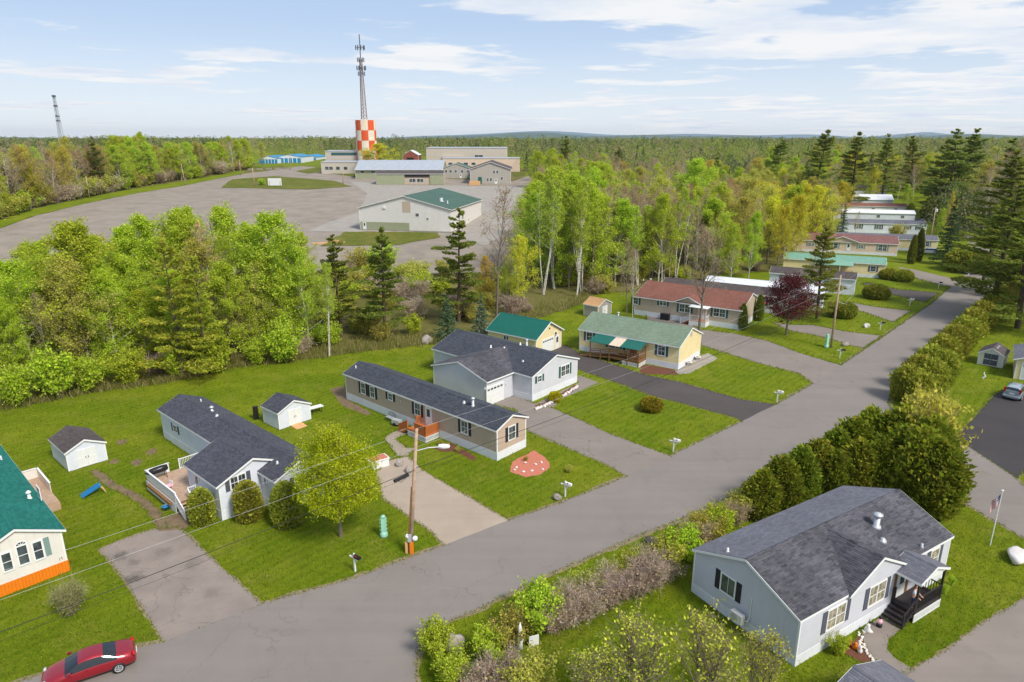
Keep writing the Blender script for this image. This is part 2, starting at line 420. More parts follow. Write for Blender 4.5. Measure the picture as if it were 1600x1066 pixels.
# ------------------------------------------------------------------ ground, roads, drives
def build_ground():
    def axis(lo, hi, step, far_lo, far_hi, k=1.22):
        a = list(np.arange(lo, hi+.1, step)); d = step; x = hi
        while x < far_hi: d *= k; x += d; a.append(x)
        d = step; x = lo; b = []
        while x > far_lo: d *= k; x -= d; b.append(x)
        return b[::-1]+a
    xs = axis(-300, 300, 6, -9000, 9000); ys = axis(-40, 500, 6, -400, 13000)
    v = [(x, y, terr(x, y)) for y in ys for x in xs]; n = len(xs)
    f = [(j*n+i, j*n+i+1, (j+1)*n+i+1, (j+1)*n+i) for j in range(len(ys)-1) for i in range(n-1)]
    me = bpy.data.meshes.new('ground'); me.from_pydata(v, [], f); me.polygons.foreach_set('use_smooth', [True]*len(f))
    tag(link('ground', me, M['grass']), kind='structure')
build_ground()
def densify(pts, step, jit, rng):
    out = []
    n = len(pts)
    for i in range(n):
        a, b = pts[i], pts[(i+1) % n]; d = b-a; L = d.length; k = max(1, int(L/step)); nr = Vector((-d.y, d.x)).normalized() if L > 1e-6 else Vector((0, 0))
        for j in range(k):
            p = a+d*(j/k)
            if j: p = p+nr*rng.uniform(-jit, jit)
            out.append(p)
    return out
def offset_poly(pts, r):
    n = len(pts); A = sum(pts[i].x*pts[(i+1) % n].y-pts[(i+1) % n].x*pts[i].y for i in range(n)); sg = 1 if A > 0 else -1
    out = []
    for i in range(n):
        d1 = (pts[i]-pts[i-1]); d2 = (pts[(i+1) % n]-pts[i])
        n1 = Vector((d1.y, -d1.x)).normalized(); n2 = Vector((d2.y, -d2.x)).normalized(); m = n1+n2
        m = m.normalized() if m.length > 1e-4 else n1
        k = 1/max(.5, m.dot(n1)); out.append(pts[i]+m*r*k*sg)
    return out
SEED = [0]; SHEETS = []
def sheet(name, pts, mat, off, step=.9, jit=.06, grow=0, slope=False, kind='structure', parent=None):
    SEED[0] += 1; rng = random.Random(SEED[0])
    p = [Vector((q[0], q[1])) for q in pts]
    if grow: p = offset_poly(p, grow)
    if step: p = densify(p, step, jit, rng)
    SHEETS.append((name, np.array([(q.x, q.y) for q in p])))
    n = len(p); vin = [Vector((q.x, q.y)) for q in p]
    if slope:
        xs = [q.x for q in p]; ys = [q.y for q in p]
        gx = np.arange(math.floor(min(xs)/8)*8, max(xs), 8); gy = np.arange(math.floor(min(ys)/8)*8, max(ys), 8)
        vin += [Vector((float(x), float(y))) for x in gx for y in gy]
    co, _, fs, *_ = delaunay_2d_cdt(vin, [], [list(range(n))], 1, 1e-4)
    me = bpy.data.meshes.new(name)
    fs = [f if (co[f[1]]-co[f[0]]).cross(co[f[2]]-co[f[0]]) > 0 else f[::-1] for f in fs]
    me.from_pydata([(c.x, c.y, terr(c.x, c.y)+off) for c in co], [], fs)
    o = link(name, me, mat, parent)
    if parent is None and kind: o['kind'] = kind
    return o
def PX(*pp): return [T(*q) for q in pp]
W2 = lambda *pp: [Vector((a, b, 0)) for a, b in pp]
road_up = W2((-70, 7.5), (-40, 25.2), (-25, 33.9)) + PX((258, 1002), (405, 945), (550, 905), (640, 872), (697, 851), (795, 813), (880, 785), (983, 743), (1047, 713), (1160, 658), (1215, 631), (1275, 597), (1330, 560), (1400, 512), (1450, 478), (1487, 447), (1528, 416), (1519, 385), (1495, 350), (1478, 338))
road_low = PX((1497, 338), (1530, 362), (1560, 395), (1572, 432), (1535, 472), (1500, 502), (1470, 535), (1420, 580), (1392, 612), (1386, 640), (1310, 692), (1250, 722), (1170, 765), (1060, 812), (1000, 836), (930, 866), (860, 896), (800, 925), (740, 955), (690, 974), (660, 990), (649, 1035), (650, 1066)) + W2((-4.6, 26), (-2, 12), (2, -6), (-9, -8), (-13, 10), (-16, 24), (-20, 28), (-40, 17), (-70, -2))
main_road = road_up+road_low
sheet('road_shoulder', main_road, M['sand'], .004, .7, .16, .32)
sheet('road', main_road, M['road'], .014, 1.2, .05)
side = PX((1330, 690), (1384, 618), (1397, 647), (1430, 668), (1468, 684), (1492, 684), (1586, 746), (1600, 760)) + W2((60, 52), (75, 38), (72, 34)) + PX((1600, 841), (1540, 806), (1480, 768), (1440, 740), (1395, 722))
sheet('side_road_shoulder', side, M['sand'], .0035, .7, .12, .25)
sheet('side_road', side, M['road'], .010, 1.2, .05)
def stain_drive():
    t = NT('oil_stained_asphalt'); c = S(142, 130, 121)
    a = t.rng(t.noise(.4, 6, .65), .3, .7); col = t.mix(a, mul(c, .82), mul(c, 1.12))
    col = t.mix(t.math('MULTIPLY', t.rng(t.noise(18, 3, .7), .25, .75), .2), col, mul(c, .5))
    nz = t.noise(1.1, 6, .7)
    for (px, py, r, k) in ((212, 902, 1.5, .75), (190, 868, 1.3, .6), (210, 878, 1.0, .5), (300, 880, 1.6, .35), (255, 862, 1.4, .3), (330, 925, 1.5, .25)):
        p = T(px, py); d = t.n('ShaderNodeVectorMath', operation='DISTANCE'); t.l(t.tc.outputs['Object'], d.inputs[0]); d.inputs[1].default_value = p
        m = t.math('ADD', t.rng(d.outputs['Value'], 0, r, 1, 0), t.math('MULTIPLY', t.math('SUBTRACT', nz, .55), 2.0))
        col = t.mix(t.math('MULTIPLY', t.rng(m, .3, .8, 0, 1), k), col, S(70, 64, 60))
    vo = t.n('ShaderNodeTexVoronoi', feature='DISTANCE_TO_EDGE'); vo.inputs['Scale'].default_value = .16
    nv = t.n('ShaderNodeTexNoise'); nv.inputs['Scale'].default_value = 1.0; nv.inputs['Detail'].default_value = 5; t.l(t.tc.outputs['Object'], nv.inputs[0])
    ad = t.n('ShaderNodeVectorMath', operation='ADD'); t.l(t.tc.outputs['Object'], ad.inputs[0]); t.l(nv.outputs[1], ad.inputs[1]); t.l(ad.outputs[0], vo.inputs[0])
    col = t.mix(t.math('MULTIPLY', t.rng(vo.outputs[0], 0, .006, 1, 0), .35), col, S(70, 64, 60))
    t.bump(t.noise(30, 3, .7), .35, .01)
    return t.fin(col, .88, 0, .25)
M['drive_oil'] = stain_drive()
drives = [
 ('driveway', 'drive_oil', [(156, 858), (200, 840), (245, 826), (282, 825), (340, 882), (412, 946), (335, 976), (256, 1006), (246, 985), (200, 915)]),
 ('driveway', 'drive_pale', [(587, 738), (611, 719), (637, 713), (660, 735), (720, 770), (800, 816), (760, 833), (695, 855), (676, 832), (600, 779)]),
 ('driveway', 'drive', [(770, 632), (802, 617), (832, 629), (863, 638), (905, 656), (950, 677), (1052, 715), (984, 748), (950, 727), (826, 674), (805, 640)]),
 ('driveway', 'drive_dark', [(855, 545), (875, 538), (890, 542), (906, 552), (975, 575), (1009, 586), (1062, 597), (1156, 624), (1225, 634), (1164, 664), (1150, 653), (1078, 634), (1016, 618), (969, 600), (903, 578), (880, 560)]),
 ('driveway', 'drive', [(1010, 492), (1060, 497), (1094, 515), (1150, 522), (1200, 533), (1250, 552), (1318, 572), (1274, 603), (1250, 584), (1187, 568), (1147, 556), (1097, 540), (1085, 520), (1010, 505)]),
 ('driveway', 'drive', [(1205, 503), (1236, 508), (1270, 508), (1320, 518), (1378, 525), (1349, 545), (1300, 531), (1273, 524), (1230, 516)]),
 ('driveway', 'drive', [(1300, 473), (1325, 472), (1370, 480), (1424, 486), (1396, 504), (1350, 488), (1311, 480)]),
 ('driveway', 'drive_dark', [(1345, 443), (1362, 442), (1400, 452), (1470, 458), (1445, 473), (1410, 464), (1370, 456)]),
 ('driveway', 'drive', [(1404, 417), (1440, 424), (1490, 436), (1515, 441), (1488, 450), (1440, 438), (1415, 430)]),
 ('driveway', 'drive', [(1480, 412), (1520, 422), (1535, 420), (1528, 430), (1500, 428)]),
 ('driveway', 'drive_black', [(1490, 685), (1523, 652), (1555, 616), (1578, 605), (1625, 600), (1640, 655), (1625, 720), (1588, 748)]),
 ('driveway', 'drive', [(1600, 936), (1531, 977), (1480, 1015), (1428, 1046), (1400, 1066), (1395, 1090), (1500, 1120), (1760, 1010), (1680, 905)]),
]
for nm, mt, pp in drives:
    sheet(nm+'_edge', PX(*pp), M['sand'], .0025, .6, .1, .14)
    sheet(nm, PX(*pp), M[mt], .007, .8, .05)
sheet('walkway', PX((1347, 987), (1352, 1015), (1377, 1042), (1400, 1066), (1428, 1046), (1400, 1030), (1386, 1015), (1389, 998), (1408, 983), (1376, 966), (1358, 975)), M['drive'], .0105, .5, .03)
sheet('footpath', PX((636, 714), (620, 712), (601, 685), (606, 680), (630, 668), (638, 676), (618, 686), (634, 700), (650, 700)), M['paver'], .011, .5, .06)
# trodden dirt path from the shed to the driveway
def ribbon(pts, w):
    q = [Vector((p[0], p[1])) for p in pts]; l, r = [], []
    for i, p in enumerate(q):
        d = (q[min(i+1, len(q)-1)]-q[max(i-1, 0)]).normalized(); n = Vector((-d.y, d.x))*w/2; l.append(p+n); r.append(p-n)
    return l+r[::-1]
sheet('dirt_path', ribbon(PX((146, 735), (160, 745), (178, 760), (200, 770), (222, 782), (240, 798), (250, 815), (258, 828)), .8), M['dirt'], .009, .4, .12)
sheet('dirt_path', PX((238, 812), (262, 806), (285, 800), (300, 812), (290, 828), (250, 830)), M['dirt'], .0085, .5, .15)
for pp, mt in (([(180, 690), (192, 686), (200, 690), (190, 696)], 'dirt'), ([(205, 722), (216, 716), (222, 722), (210, 730)], 'dirt'), ([(228, 706), (240, 700), (246, 705), (236, 712)], 'dirt'), ([(172, 720), (182, 716), (186, 722), (176, 726)], 'dirt')):
    sheet('bare_patch', PX(*pp), M[mt], .003, .35, .16)
sheet('gravel_strip', PX((863, 638), (880, 622), (935, 598), (906, 587), (900, 592), (905, 598), (838, 630)), M['drive'], .005, .5, .06)
sheet('gravel_strip', PX((1054, 580), (1062, 585), (1078, 583), (1122, 560), (1106, 552), (1093, 557)), M['concrete'], .005, .4, .06)
sheet('flower_bed', PX((998, 582), (1003, 571), (1010, 570), (1052, 577), (1060, 586), (1010, 585)), M['mulch_brown'], .010, .4, .06)
sheet('stone_mulch_bed', PX((797, 737), (800, 722), (817, 713), (835, 704), (848, 712), (858, 722), (859, 731), (845, 741), (822, 746)), M['mulch_red'], .006, .4, .07)
sheet('flower_bed', PX((835, 634), (862, 625), (898, 601), (905, 605), (872, 626), (840, 640)), M['mulch_brown'], .0095, .4, .05)
sheet('flower_bed', PX((676, 700), (700, 690), (735, 708), (745, 716), (738, 720), (712, 706), (690, 706)), M['mulch_brown'], .004, .4, .08)
sheet('flower_bed', PX((1318, 1020), (1330, 1004), (1345, 990), (1352, 1012), (1365, 1032), (1348, 1036)), M['mulch_brown'], .004, .4, .08)
sheet('flower_bed', PX((1455, 655), (1470, 644), (1482, 650), (1480, 659), (1466, 661)), M['mulch_brown'], .006, .4, .05)
sheet('gravel_strip', PX((515, 608), (538, 602), (545, 626), (580, 645), (576, 650), (535, 634)), M['dirt'], .004, .4, .1)
# woodland floor, gravel lot, islands
floor = PX((-60, 652), (0, 640), (60, 630), (150, 611), (230, 602), (300, 591), (370, 573), (480, 561), (560, 549), (640, 541), (700, 536), (772, 538), (775, 515), (830, 500), (862, 490), (905, 476), (930, 459), (990, 456), (1070, 434), (1200, 424), (1258, 396)) + W2((88, 212), (150, 330), (150, 420), (-330, 420), (-330, 190), (-120, 120))
sheet('woodland_floor', floor, M['floor'], .08, 2.0, .5, slope=True)
lot = PX((0, 358), (54, 338), (147, 316), (218, 302), (286, 291), (381, 272), (420, 267), (470, 260), (520, 264), (570, 268), (700, 280), (800, 284), (845, 270), (852, 285), (838, 330), (832, 400), (820, 432), (700, 428), (600, 432), (480, 428)) + W2((-60, 150), (-110, 155), (-230, 180))
sheet('gravel_lot', lot, M['gravel'], .14, 3, .5, slope=True)
sheet('concrete_apron', PX((478, 362), (560, 332), (574, 303), (545, 284), (640, 290), (826, 292), (828, 340), (760, 385), (706, 368)), M['concrete'], .18, 3, .3, slope=True)
for pp in ([(345, 294), (362, 281), (430, 276), (520, 283), (550, 292), (480, 297)], [(500, 386), (540, 363), (680, 364), (688, 372), (620, 384)], [(462, 268), (500, 261), (505, 269), (480, 272)], [(400, 264), (440, 259), (452, 262), (400, 270)], [(510, 271), (560, 270), (700, 276), (690, 280), (560, 278)], [(800, 270), (850, 263), (860, 272), (805, 276)]):
    sheet('grass_island', PX(*pp), M['rough'], .22, 2, .5, slope=True)
verge = PX((-60, 372), (0, 358), (54, 338), (147, 316), (218, 302), (286, 291), (381, 272), (381, 267), (286, 284), (218, 294), (147, 307), (54, 327), (0, 345), (-60, 358))
sheet('grass_verge', verge, M['grass'], .2, 3, .4, slope=True)
# ------------------------------------------------------------------ buildings
def mat4(x, y, ang=0, z=0): return Matrix.Translation((x, y, z)) @ Matrix.Rotation(ang, 4, 'Z')
def gable_walls(L, W, z0, ze, zr, ry, M4=None):
    mb = MB()
    v = [(0, 0, z0), (L, 0, z0), (L, W, z0), (0, W, z0), (0, 0, ze), (L, 0, ze), (L, W, ze), (0, W, ze), (0, ry, zr), (L, ry, zr)]
    mb.add(v, [(0, 1, 5, 4), (2, 3, 7, 6), (3, 0, 4, 8, 7), (1, 2, 6, 9, 5), (0, 3, 2, 1), (4, 5, 9, 8), (8, 9, 6, 7)], M4)
    return mb
def gable_roof(parent, L, W, ze, zr, ry, mat, trim, M4=None, eo=.25, go=.18, row=.16, ribs=0, cap=True, th=.07, trimw=.16, names=('roof',), fasc=True):
    """stepped courses on both slopes, white rake and fascia boards, ridge cap"""
    mb = MB(); x0, x1 = -go, L+go
    lips = []
    for sgn in (-1, 1):
        run = ry if sgn < 0 else W-ry
        m = (zr-ze)/run; tot = run+eo; sl = math.hypot(tot, tot*m); n = max(2, int(sl/row)); ye = ry+sgn*tot; zev = ze-m*eo
        lips.append((ye, zev, m))
        if ribs: n = 1
        for i in range(n):
            a, b = i/n, (i+1)/n
            ya, yb = ye+(ry-ye)*a, ye+(ry-ye)*b; za, zb = zev+(zr-zev)*a+th, zev+(zr-zev)*b+th
            lift = 0 if ribs else .014
            q = [(x0, ya, za+lift), (x1, ya, za+lift), (x1, yb, zb+.001), (x0, yb, zb+.001)]
            uv = [(x0, a*sl), (x1, a*sl), (x1, b*sl), (x0, b*sl)]
            if sgn > 0: q = q[::-1]; uv = uv[::-1]
            mb.add(q, [(0, 1, 2, 3)], M4, [uv])
            if not ribs:
                q = [(x0, ya, za-.001), (x1, ya, za-.001), (x1, ya, za+lift), (x0, ya, za+lift)]
                uv2 = [(x0, a*sl), (x1, a*sl), (x1, a*sl), (x0, a*sl)]
                if sgn > 0: q = q[::-1]
                mb.add(q, [(0, 1, 2, 3)], M4, [uv2])
        q = [(x0, ye, zev), (x1, ye, zev), (x1, ry, zr), (x0, ry, zr)]
        if sgn < 0: q = q[::-1]
        mb.add(q, [(0, 1, 2, 3)], M4)
    roof = mb.build(names[0], mat, parent)
    if ribs:
        rb = MB()
        for (ye, zev, m) in lips:
            x = x0+ribs/2
            while x < x1:
                a = Vector((x, ye, zev+th+.02)); b = Vector((x, ry, zr+th+.02))
                if M4 is not None: a, b = M4 @ a, M4 @ b
                rb.bar(a, b, .05, .05); x += ribs
        o = rb.build('standing_ribs', mat, roof); o['kind'] = 'stuff'
    for (ye, zev, m) in lips:
        if fasc:
            fb = MB().box(x0-.02, x1+.02, ye-.015, ye+.015, zev-.10, zev+th-.006, M4); fb.build('fascia', trim, roof)
        for xe in (x0, x1):
            r = MB(); s_ = -1 if xe == x0 else 1; t0, t1 = xe+s_*.002, xe+s_*.035
            v = []
            for xx in (t0, t1):
                v += [(xx, ye, zev-.10), (xx, ry, zr-.10), (xx, ry, zr+th-.008), (xx, ye, zev+th-.008)]
            r.add(v, [(0, 1, 2, 3), (7, 6, 5, 4), (0, 4, 5, 1), (3, 2, 6, 7), (0, 3, 7, 4), (1, 5, 6, 2)], M4)
            r.build('rake_board', trim, roof)
    if cap:
        c = MB(); w = .15; ml, mr = lips[0][2], lips[1][2]; h = zr+th+.03
        v = [(x0-.01, ry-w, h-w*ml), (x1+.01, ry-w, h-w*ml), (x1+.01, ry, h), (x0-.01, ry, h), (x0-.01, ry+w, h-w*mr), (x1+.01, ry+w, h-w*mr)]
        c.add(v, [(0, 1, 2, 3), (3, 2, 5, 4)], M4, [[(v[k][0], v[k][1]) for k in (0, 1, 2, 3)], [(v[k][0], v[k][1]) for k in (3, 2, 5, 4)]])
        c.build('ridge_cap', mat, roof)
    return roof
class Home:
    def __init__(s, name, label, cat, o, deg, L, W, ze, zr, wall, roof, skirt='skirt', sk=.75, ry=None, group=None, trim='trim', eo=.25, go=.15, ribs=0, z=None, base=True, row=.16):
        s.o = Vector((o[0], o[1], 0)); s.a = R(deg); s.L, s.W, s.ze, s.zr = L, W, ze, zr; s.ry = W/2 if ry is None else ry; s.sk = sk
        s.z = terr(o[0], o[1]) if z is None else z
        s.e = thing(name, label, cat, (o[0], o[1], s.z), s.a, group)
        s.wall = gable_walls(L, W, sk, ze, zr, s.ry).build('wall', M[wall], s.e)
        if sk > .05:
            boxpart('skirting' if skirt != 'concrete' else 'foundation', M[skirt], s.e, -.02, L+.02, -.02, W+.02, -.15 if s.z > 0 else 0, sk+.012)
        s.roof = gable_roof(s.e, L, W, ze, zr, s.ry, M[roof], M[trim], eo=eo, go=go, ribs=ribs, row=row)
        for (x, y) in ((0, 0), (L, 0), (L, W), (0, W)):
            w = .10; xa, xb = (x-.014, x+w) if x == 0 else (x-w, x+.014); ya, yb = (y-.014, y+w) if y == 0 else (y-w, y+.014)
            boxpart('corner_trim', M[trim], s.e, xa, xb, ya, yb, sk+.012, ze-.05)
    def face(s, f, p=None):               # origin, u vector, normal in local space
        if f == 'x0': return Vector((0 if p is None else p, 0, 0)), Vector((0, 1, 0)), Vector((-1, 0, 0))
        if f == 'x1': return Vector((s.L if p is None else p, 0, 0)), Vector((0, 1, 0)), Vector((1, 0, 0))
        if f == 'y0': return Vector((0, 0 if p is None else p, 0)), Vector((1, 0, 0)), Vector((0, -1, 0))
        return Vector((0, s.W if p is None else p, 0)), Vector((1, 0, 0)), Vector((0, 1, 0))
    def px(s, f, x, y, p=None):           # pixel to (u, z) on a wall
        o, u, n = s.face(f, p); inv = Matrix.Rotation(-s.a, 3, 'Z')
        d = inv @ Vector(ray(x, y)); c = inv @ (Vector((0, 0, CAMH-s.z))-s.o)
        t = (o-c).dot(n)/d.dot(n); h = c+d*t
        return h.dot(u), h.z
    def loc(s, x, y, z=0):
        g = G(x, y, z+s.z); return Matrix.Rotation(-s.a, 3, 'Z') @ (Vector((g.x, g.y, 0))-s.o)
    def fb(s, mb, f, u0, u1, z0, z1, d0, d1, p=None):
        o, u, n = s.face(f, p); a = o+u*u0+n*d0; b = o+u*u1+n*d1
        return mb.box(a.x, b.x, a.y, b.y, z0, z1)
    def window(s, f, u, z, w=.9, h=1.3, sh=None, p=None, cols=1, rows=2, sw=.36, glass='glass', arch=False, frame='trim'):
        m = MB(); t = .06
        x0, x1, z0, z1 = u-w/2, u+w/2, z-h/2, z+h/2
        s.fb(m, f, x0-t, x0+t*.6, z0-t, z1+t, .0, .05, p); s.fb(m, f, x1-t*.6, x1+t, z0-t, z1+t, .0, .05, p)
        s.fb(m, f, x0+t*.6, x1-t*.6, z1-t*.6, z1+t, .0, .048, p); s.fb(m, f, x0+t*.6, x1-t*.6, z0-t, z0+t*.6, .0, .055, p)
        for k in range(1, cols): c = x0+(x1-x0)*k/cols; s.fb(m, f, c-.05, c+.05, z0+t*.6, z1-t*.6, .0, .043, p)
        wd = m.build('window', M[frame], s.e)
        for k in range(cols):
            a, b = x0+(x1-x0)*k/cols+.037, x0+(x1-x0)*(k+1)/cols-.037
            for r in range(rows):
                za, zb = z0+(z1-z0)*r/rows+.02, z0+(z1-z0)*(r+1)/rows-.02
                q = MB(); s.fb(q, f, a, b, za, zb, .004, .018+.006*r, p); q.build('pane', M[glass], wd)
            mm = MB()
            for r in range(1, rows): zc = z0+(z1-z0)*r/rows; s.fb(mm, f, a, b, zc-.022, zc+.022, .0, .036, p)
            for r in range(rows):
                za, zb = z0+(z1-z0)*r/rows+.03, z0+(z1-z0)*(r+1)/rows-.03; c = (a+b)/2
                if b-a > .55 and w < 2.2: s.fb(mm, f, c-.01, c+.01, za, zb, .0, .030, p)
            if mm.v: mm.build('muntin', M[frame], wd)
        if arch:
            o, uu, n = s.face(f, p); am = MB(); gm = MB()
            pts = [(u+(w/2+t)*math.cos(a), z1+t+(w/2+t)*.8*math.sin(a)) for a in [math.pi*i/10 for i in range(11)]]
            inn = [(u+(w/2-.03)*math.cos(a), z1+t+.02+(w/2-.05)*.8*math.sin(a)) for a in [math.pi*i/10 for i in range(11)]]
            P3 = lambda q, d: o+uu*q[0]+n*d+Vector((0, 0, q[1]))
            for i in range(10):
                am.add([P3(pts[i], .045), P3(pts[i+1], .045), P3(inn[i+1], .045), P3(inn[i], .045)], [(0, 1, 2, 3)])
            for a in (45, 90, 135):
                am.bar(P3((u, z1+t), .03), P3((u+(w/2)*math.cos(R(a)), z1+t+w*.4*math.sin(R(a))), .03), .03)
            gm.add([P3(q, .02) for q in inn], [tuple(range(11))])
            am.build('arch_frame', M[frame], wd); gm.build('arch_pane', M[glass], wd)
        if sh:
            for k in (-1, 1):
                if sh[1] == 'L' and k == 1 or sh[1] == 'R' and k == -1: continue
                c = u+k*(w/2+t+sw/2+.02); q = MB(); s.fb(q, f, c-sw/2, c+sw/2, z0-t, z1+t, .0, .03, p)
                for i in range(9):
                    zz = z0+(z1-z0)*(i+.5)/9; s.fb(q, f, c-sw/2+.05, c+sw/2-.05, zz-.03, zz+.03, .031, .042, p)
                q.build('shutter', M[sh[0]], wd)
        return wd
    def wpx(s, f, x, y, *a, **k):
        u, z = s.px(f, x, y, k.get('p')); return s.window(f, u, z, *a, **k)
    def door(s, f, u, z0=None, w=.9, h=2.0, mat='white', glass=True, p=None):
        z0 = s.sk+.02 if z0 is None else z0; m = MB(); s.fb(m, f, u-w/2-.08, u+w/2+.08, z0, z0+h+.08, 0, .045, p); fr = m.build('door', M[mat], s.e)
        q = MB(); s.fb(q, f, u-w/2, u+w/2, z0+.01, z0+h, .047, .062, p); q.build('door_leaf', M[mat], fr)
        if glass: q = MB(); s.fb(q, f, u-w*.28, u+w*.28, z0+h*.5, z0+h*.92, .064, .070, p); q.build('door_pane', M['glass'], fr)
        q = MB(); s.fb(q, f, u+w*.36, u+w*.42, z0+.95, z0+1.05, .062, .11, p); q.build('handle', M['metal'], fr)
        return fr
    def garage_door(s, f, u, z0, w, h, p=None, rows=4, glass=True, mat='white'):
        m = MB(); s.fb(m, f, u-w/2-.12, u-w/2, z0, z0+h+.12, 0, .05, p); s.fb(m, f, u+w/2, u+w/2+.12, z0, z0+h+.12, 0, .05, p); s.fb(m, f, u-w/2, u+w/2, z0+h, z0+h+.12, 0, .048, p)
        fr = m.build('garage_door', M['trim'], s.e)
        for r in range(rows):
            q = MB(); s.fb(q, f, u-w/2, u+w/2, z0+h*r/rows+.01, z0+h*(r+1)/rows-.01, .0, .022, p); q.build('door_panel', M[mat], fr)
        if glass:
            for k in range(5):
                c = u-w/2+w*(k+.5)/5; zz = z0+h*(rows-1.45)/rows if rows > 4 else z0+h*(rows-.5)/rows
                q = MB(); s.fb(q, f, c-w*.075, c+w*.075, zz-.11, zz+.11, .022, .03, p); q.build('pane', M['glass'], fr)
        return fr
    def pipe(s, x, y, h=.5, r=.07, kind='vent_pipe', mat='metal'):
        m = (s.zr-s.ze)/(s.ry if y < s.ry else s.W-s.ry); z = s.zr-m*abs(y-s.ry)+.05
        q = MB().lathe([(r*1.8, -.1), (r*1.5, .08), (r, .12), (r, h)], 10, Matrix.Translation((x, y, z)))
        if kind == 'chimney_pipe': q.lathe([(r*1.7, h), (r*1.7, h+.1), (r*.4, h+.22)], 10, Matrix.Translation((x, y, z)))
        q.build(kind, M[mat], s.roof, True)
    def pipe_px(s, x, y, **k):
        z = s.zr-.3
        for i in range(4):
            q = s.loc(x, y, z); m = (s.zr-s.ze)/s.ry; z = s.zr-m*abs(q.y-s.ry)+.1
        s.pipe(q.x, min(max(q.y, .1), s.W-.1), **k)
def railing(parent, pts, h=.95, mat='white', bal=.14, post=.09, z=0.0, base=.08, bw=.035):
    mb = MB()
    for a, b in zip(pts[:-1], pts[1:]):
        a, b = Vector(a), Vector(b); up = Vector((0, 0, h)); lo = Vector((0, 0, base))
        mb.bar(a+up, b+up, .09, .05); mb.bar(a+lo, b+lo, .05, .05)
        if bal:
            n = max(2, int((b-a).length/bal))
            for i in range(1, n): p = a+(b-a)*(i/n); mb.bar(p+lo, p+up, bw)
        else: pass
    for p in pts: p = Vector(p); mb.box(p.x-post/2, p.x+post/2, p.y-post/2, p.y+post/2, p.z-.02, p.z+h+.08)
    return mb.build('railing', M[mat], parent)
def lattice(parent, a, b, z0, z1, mat='lat'):
    """criss-cross slats between two plan points"""
    a, b = Vector(a), Vector(b); L = (b-a).length; d = (b-a)/L; mb = MB(); h = z1-z0
    mb.bar(a+Vector((0, 0, z0+.04)), b+Vector((0, 0, z0+.04)), .03, .08); mb.bar(a+Vector((0, 0, z1-.04)), b+Vector((0, 0, z1-.04)), .03, .08)
    k = -h
    while k < L:
        for s in (1, -1):
            t0, t1 = max(0, k), min(L, k+h)
            if t1-t0 > .03:
                za, zb = (z0+(t0-k), z0+(t1-k)) if s > 0 else (z1-(t0-k), z1-(t1-k))
                mb.bar(a+d*t0+Vector((0, 0, za)), a+d*t1+Vector((0, 0, zb)), .018, .045)
        k += .17
    return mb.build('lattice', M[mat], parent)
def planks(parent, x0, x1, y0, y1, z, mat, along='x', w=.14, th=.035, name='plank'):
    n = int(((y1-y0) if along == 'x' else (x1-x0))/w); w = ((y1-y0) if along == 'x' else (x1-x0))/n
    for i in range(n):
        if along == 'x': boxpart(name, M[mat], parent, x0, x1, y0+i*w+.006, y0+(i+1)*w-.006, z-th, z)
        else: boxpart(name, M[mat], parent, x0+i*w+.006, x0+(i+1)*w-.006, y0, y1, z-th, z)
BLK = ('shutter_black', 'B'); TEA = ('shutter_teal', 'B'); GRY = ('shutter_grey', 'B')
# --- home with teal roof at the left edge
A = Home('mobile_home', 'cream home with teal shingle roof and orange skirting at the left edge', 'mobile home', (-32, 42.6), 136.4, 20.5, 5.2, 3.35, 4.55, 'sid_cream', 'roof_teal', skirt='dark', sk=.85, group='homes along the street')
for i in range(26):
    boxpart('skirting_board', M['orange'], A.e, -.06, -.02, i*.2, i*.2+.19, 0, .87+.25*max(0, math.sin((i*.2-.6)/4*math.pi))*0)
for i in range(100): 
    if i % 2 == 0: boxpart('skirting_board', M['orange'], A.e, i*.2, i*.2+.39, -.06, -.02, 0, .87)
A.wpx('x0', 36, 867, .62, 1.45, arch=True); A.wpx('x0', 59.7, 860, .56, 1.4); A.wpx('x0', 11, 878, .56, 1.35)
u, z = A.px('x0', 74, 854); q = MB(); A.fb(q, 'x0', u-.17, u+.17, z-.72, z+.72, 0, .03); q.build('shutter', M['shutter_green'], A.e)
A.wpx('y0', 60, 770, .8, .9)
A.pipe_px(46, 778, kind='chimney_pipe', h=.45, r=.11, mat='trim'); A.pipe_px(2, 718, h=.4)
mb = MB()                                  # house number beside the corner
A.fb(mb, 'x0', .42, .44, 1.05, 1.25, .01, .03); A.fb(mb, 'x0', .28, .34, 1.22, 1.25, .01, .03); A.fb(mb, 'x0', .28, .30, 1.05, 1.24, .01, .029); mb.build('house_number', M['black'], A.e)
dk = A.e                                   # side deck
dz = .8; x0, x1, y0, y1 = 10.2, 16.4, -2.0, -.08
d_ = boxpart('deck', M['wood_tan'], A.e, x0, x1, y0, y1, dz-.15, dz-.04)
planks(d_, x0, x1, y0, y1, dz, 'wood_tan', 'y' if False else 'x')
for (a, b, c, d, e, f) in ((x0, x1, y0-.05, y0, 0, dz-.16), (x0-.05, x0, y0, y1, 0, dz-.16), (x1, x1+.05, y0, y1, 0, dz-.16)): boxpart('deck_skirt', M['wood_tan'], d_, a, b, c, d, e, f)
for (a, b, c, d) in ((x0+2.2, x1, y0, y0+.05), (x1-.05, x1, y0+.05, y1)):
    w_ = boxpart('rail_panel', M['sid_cream'], d_, a, b, c, d, dz, dz+.85); boxpart('rail_cap', M['trim'], d_, a-.05, b+.05, c-.05, d+.05, dz+.852, dz+.90)
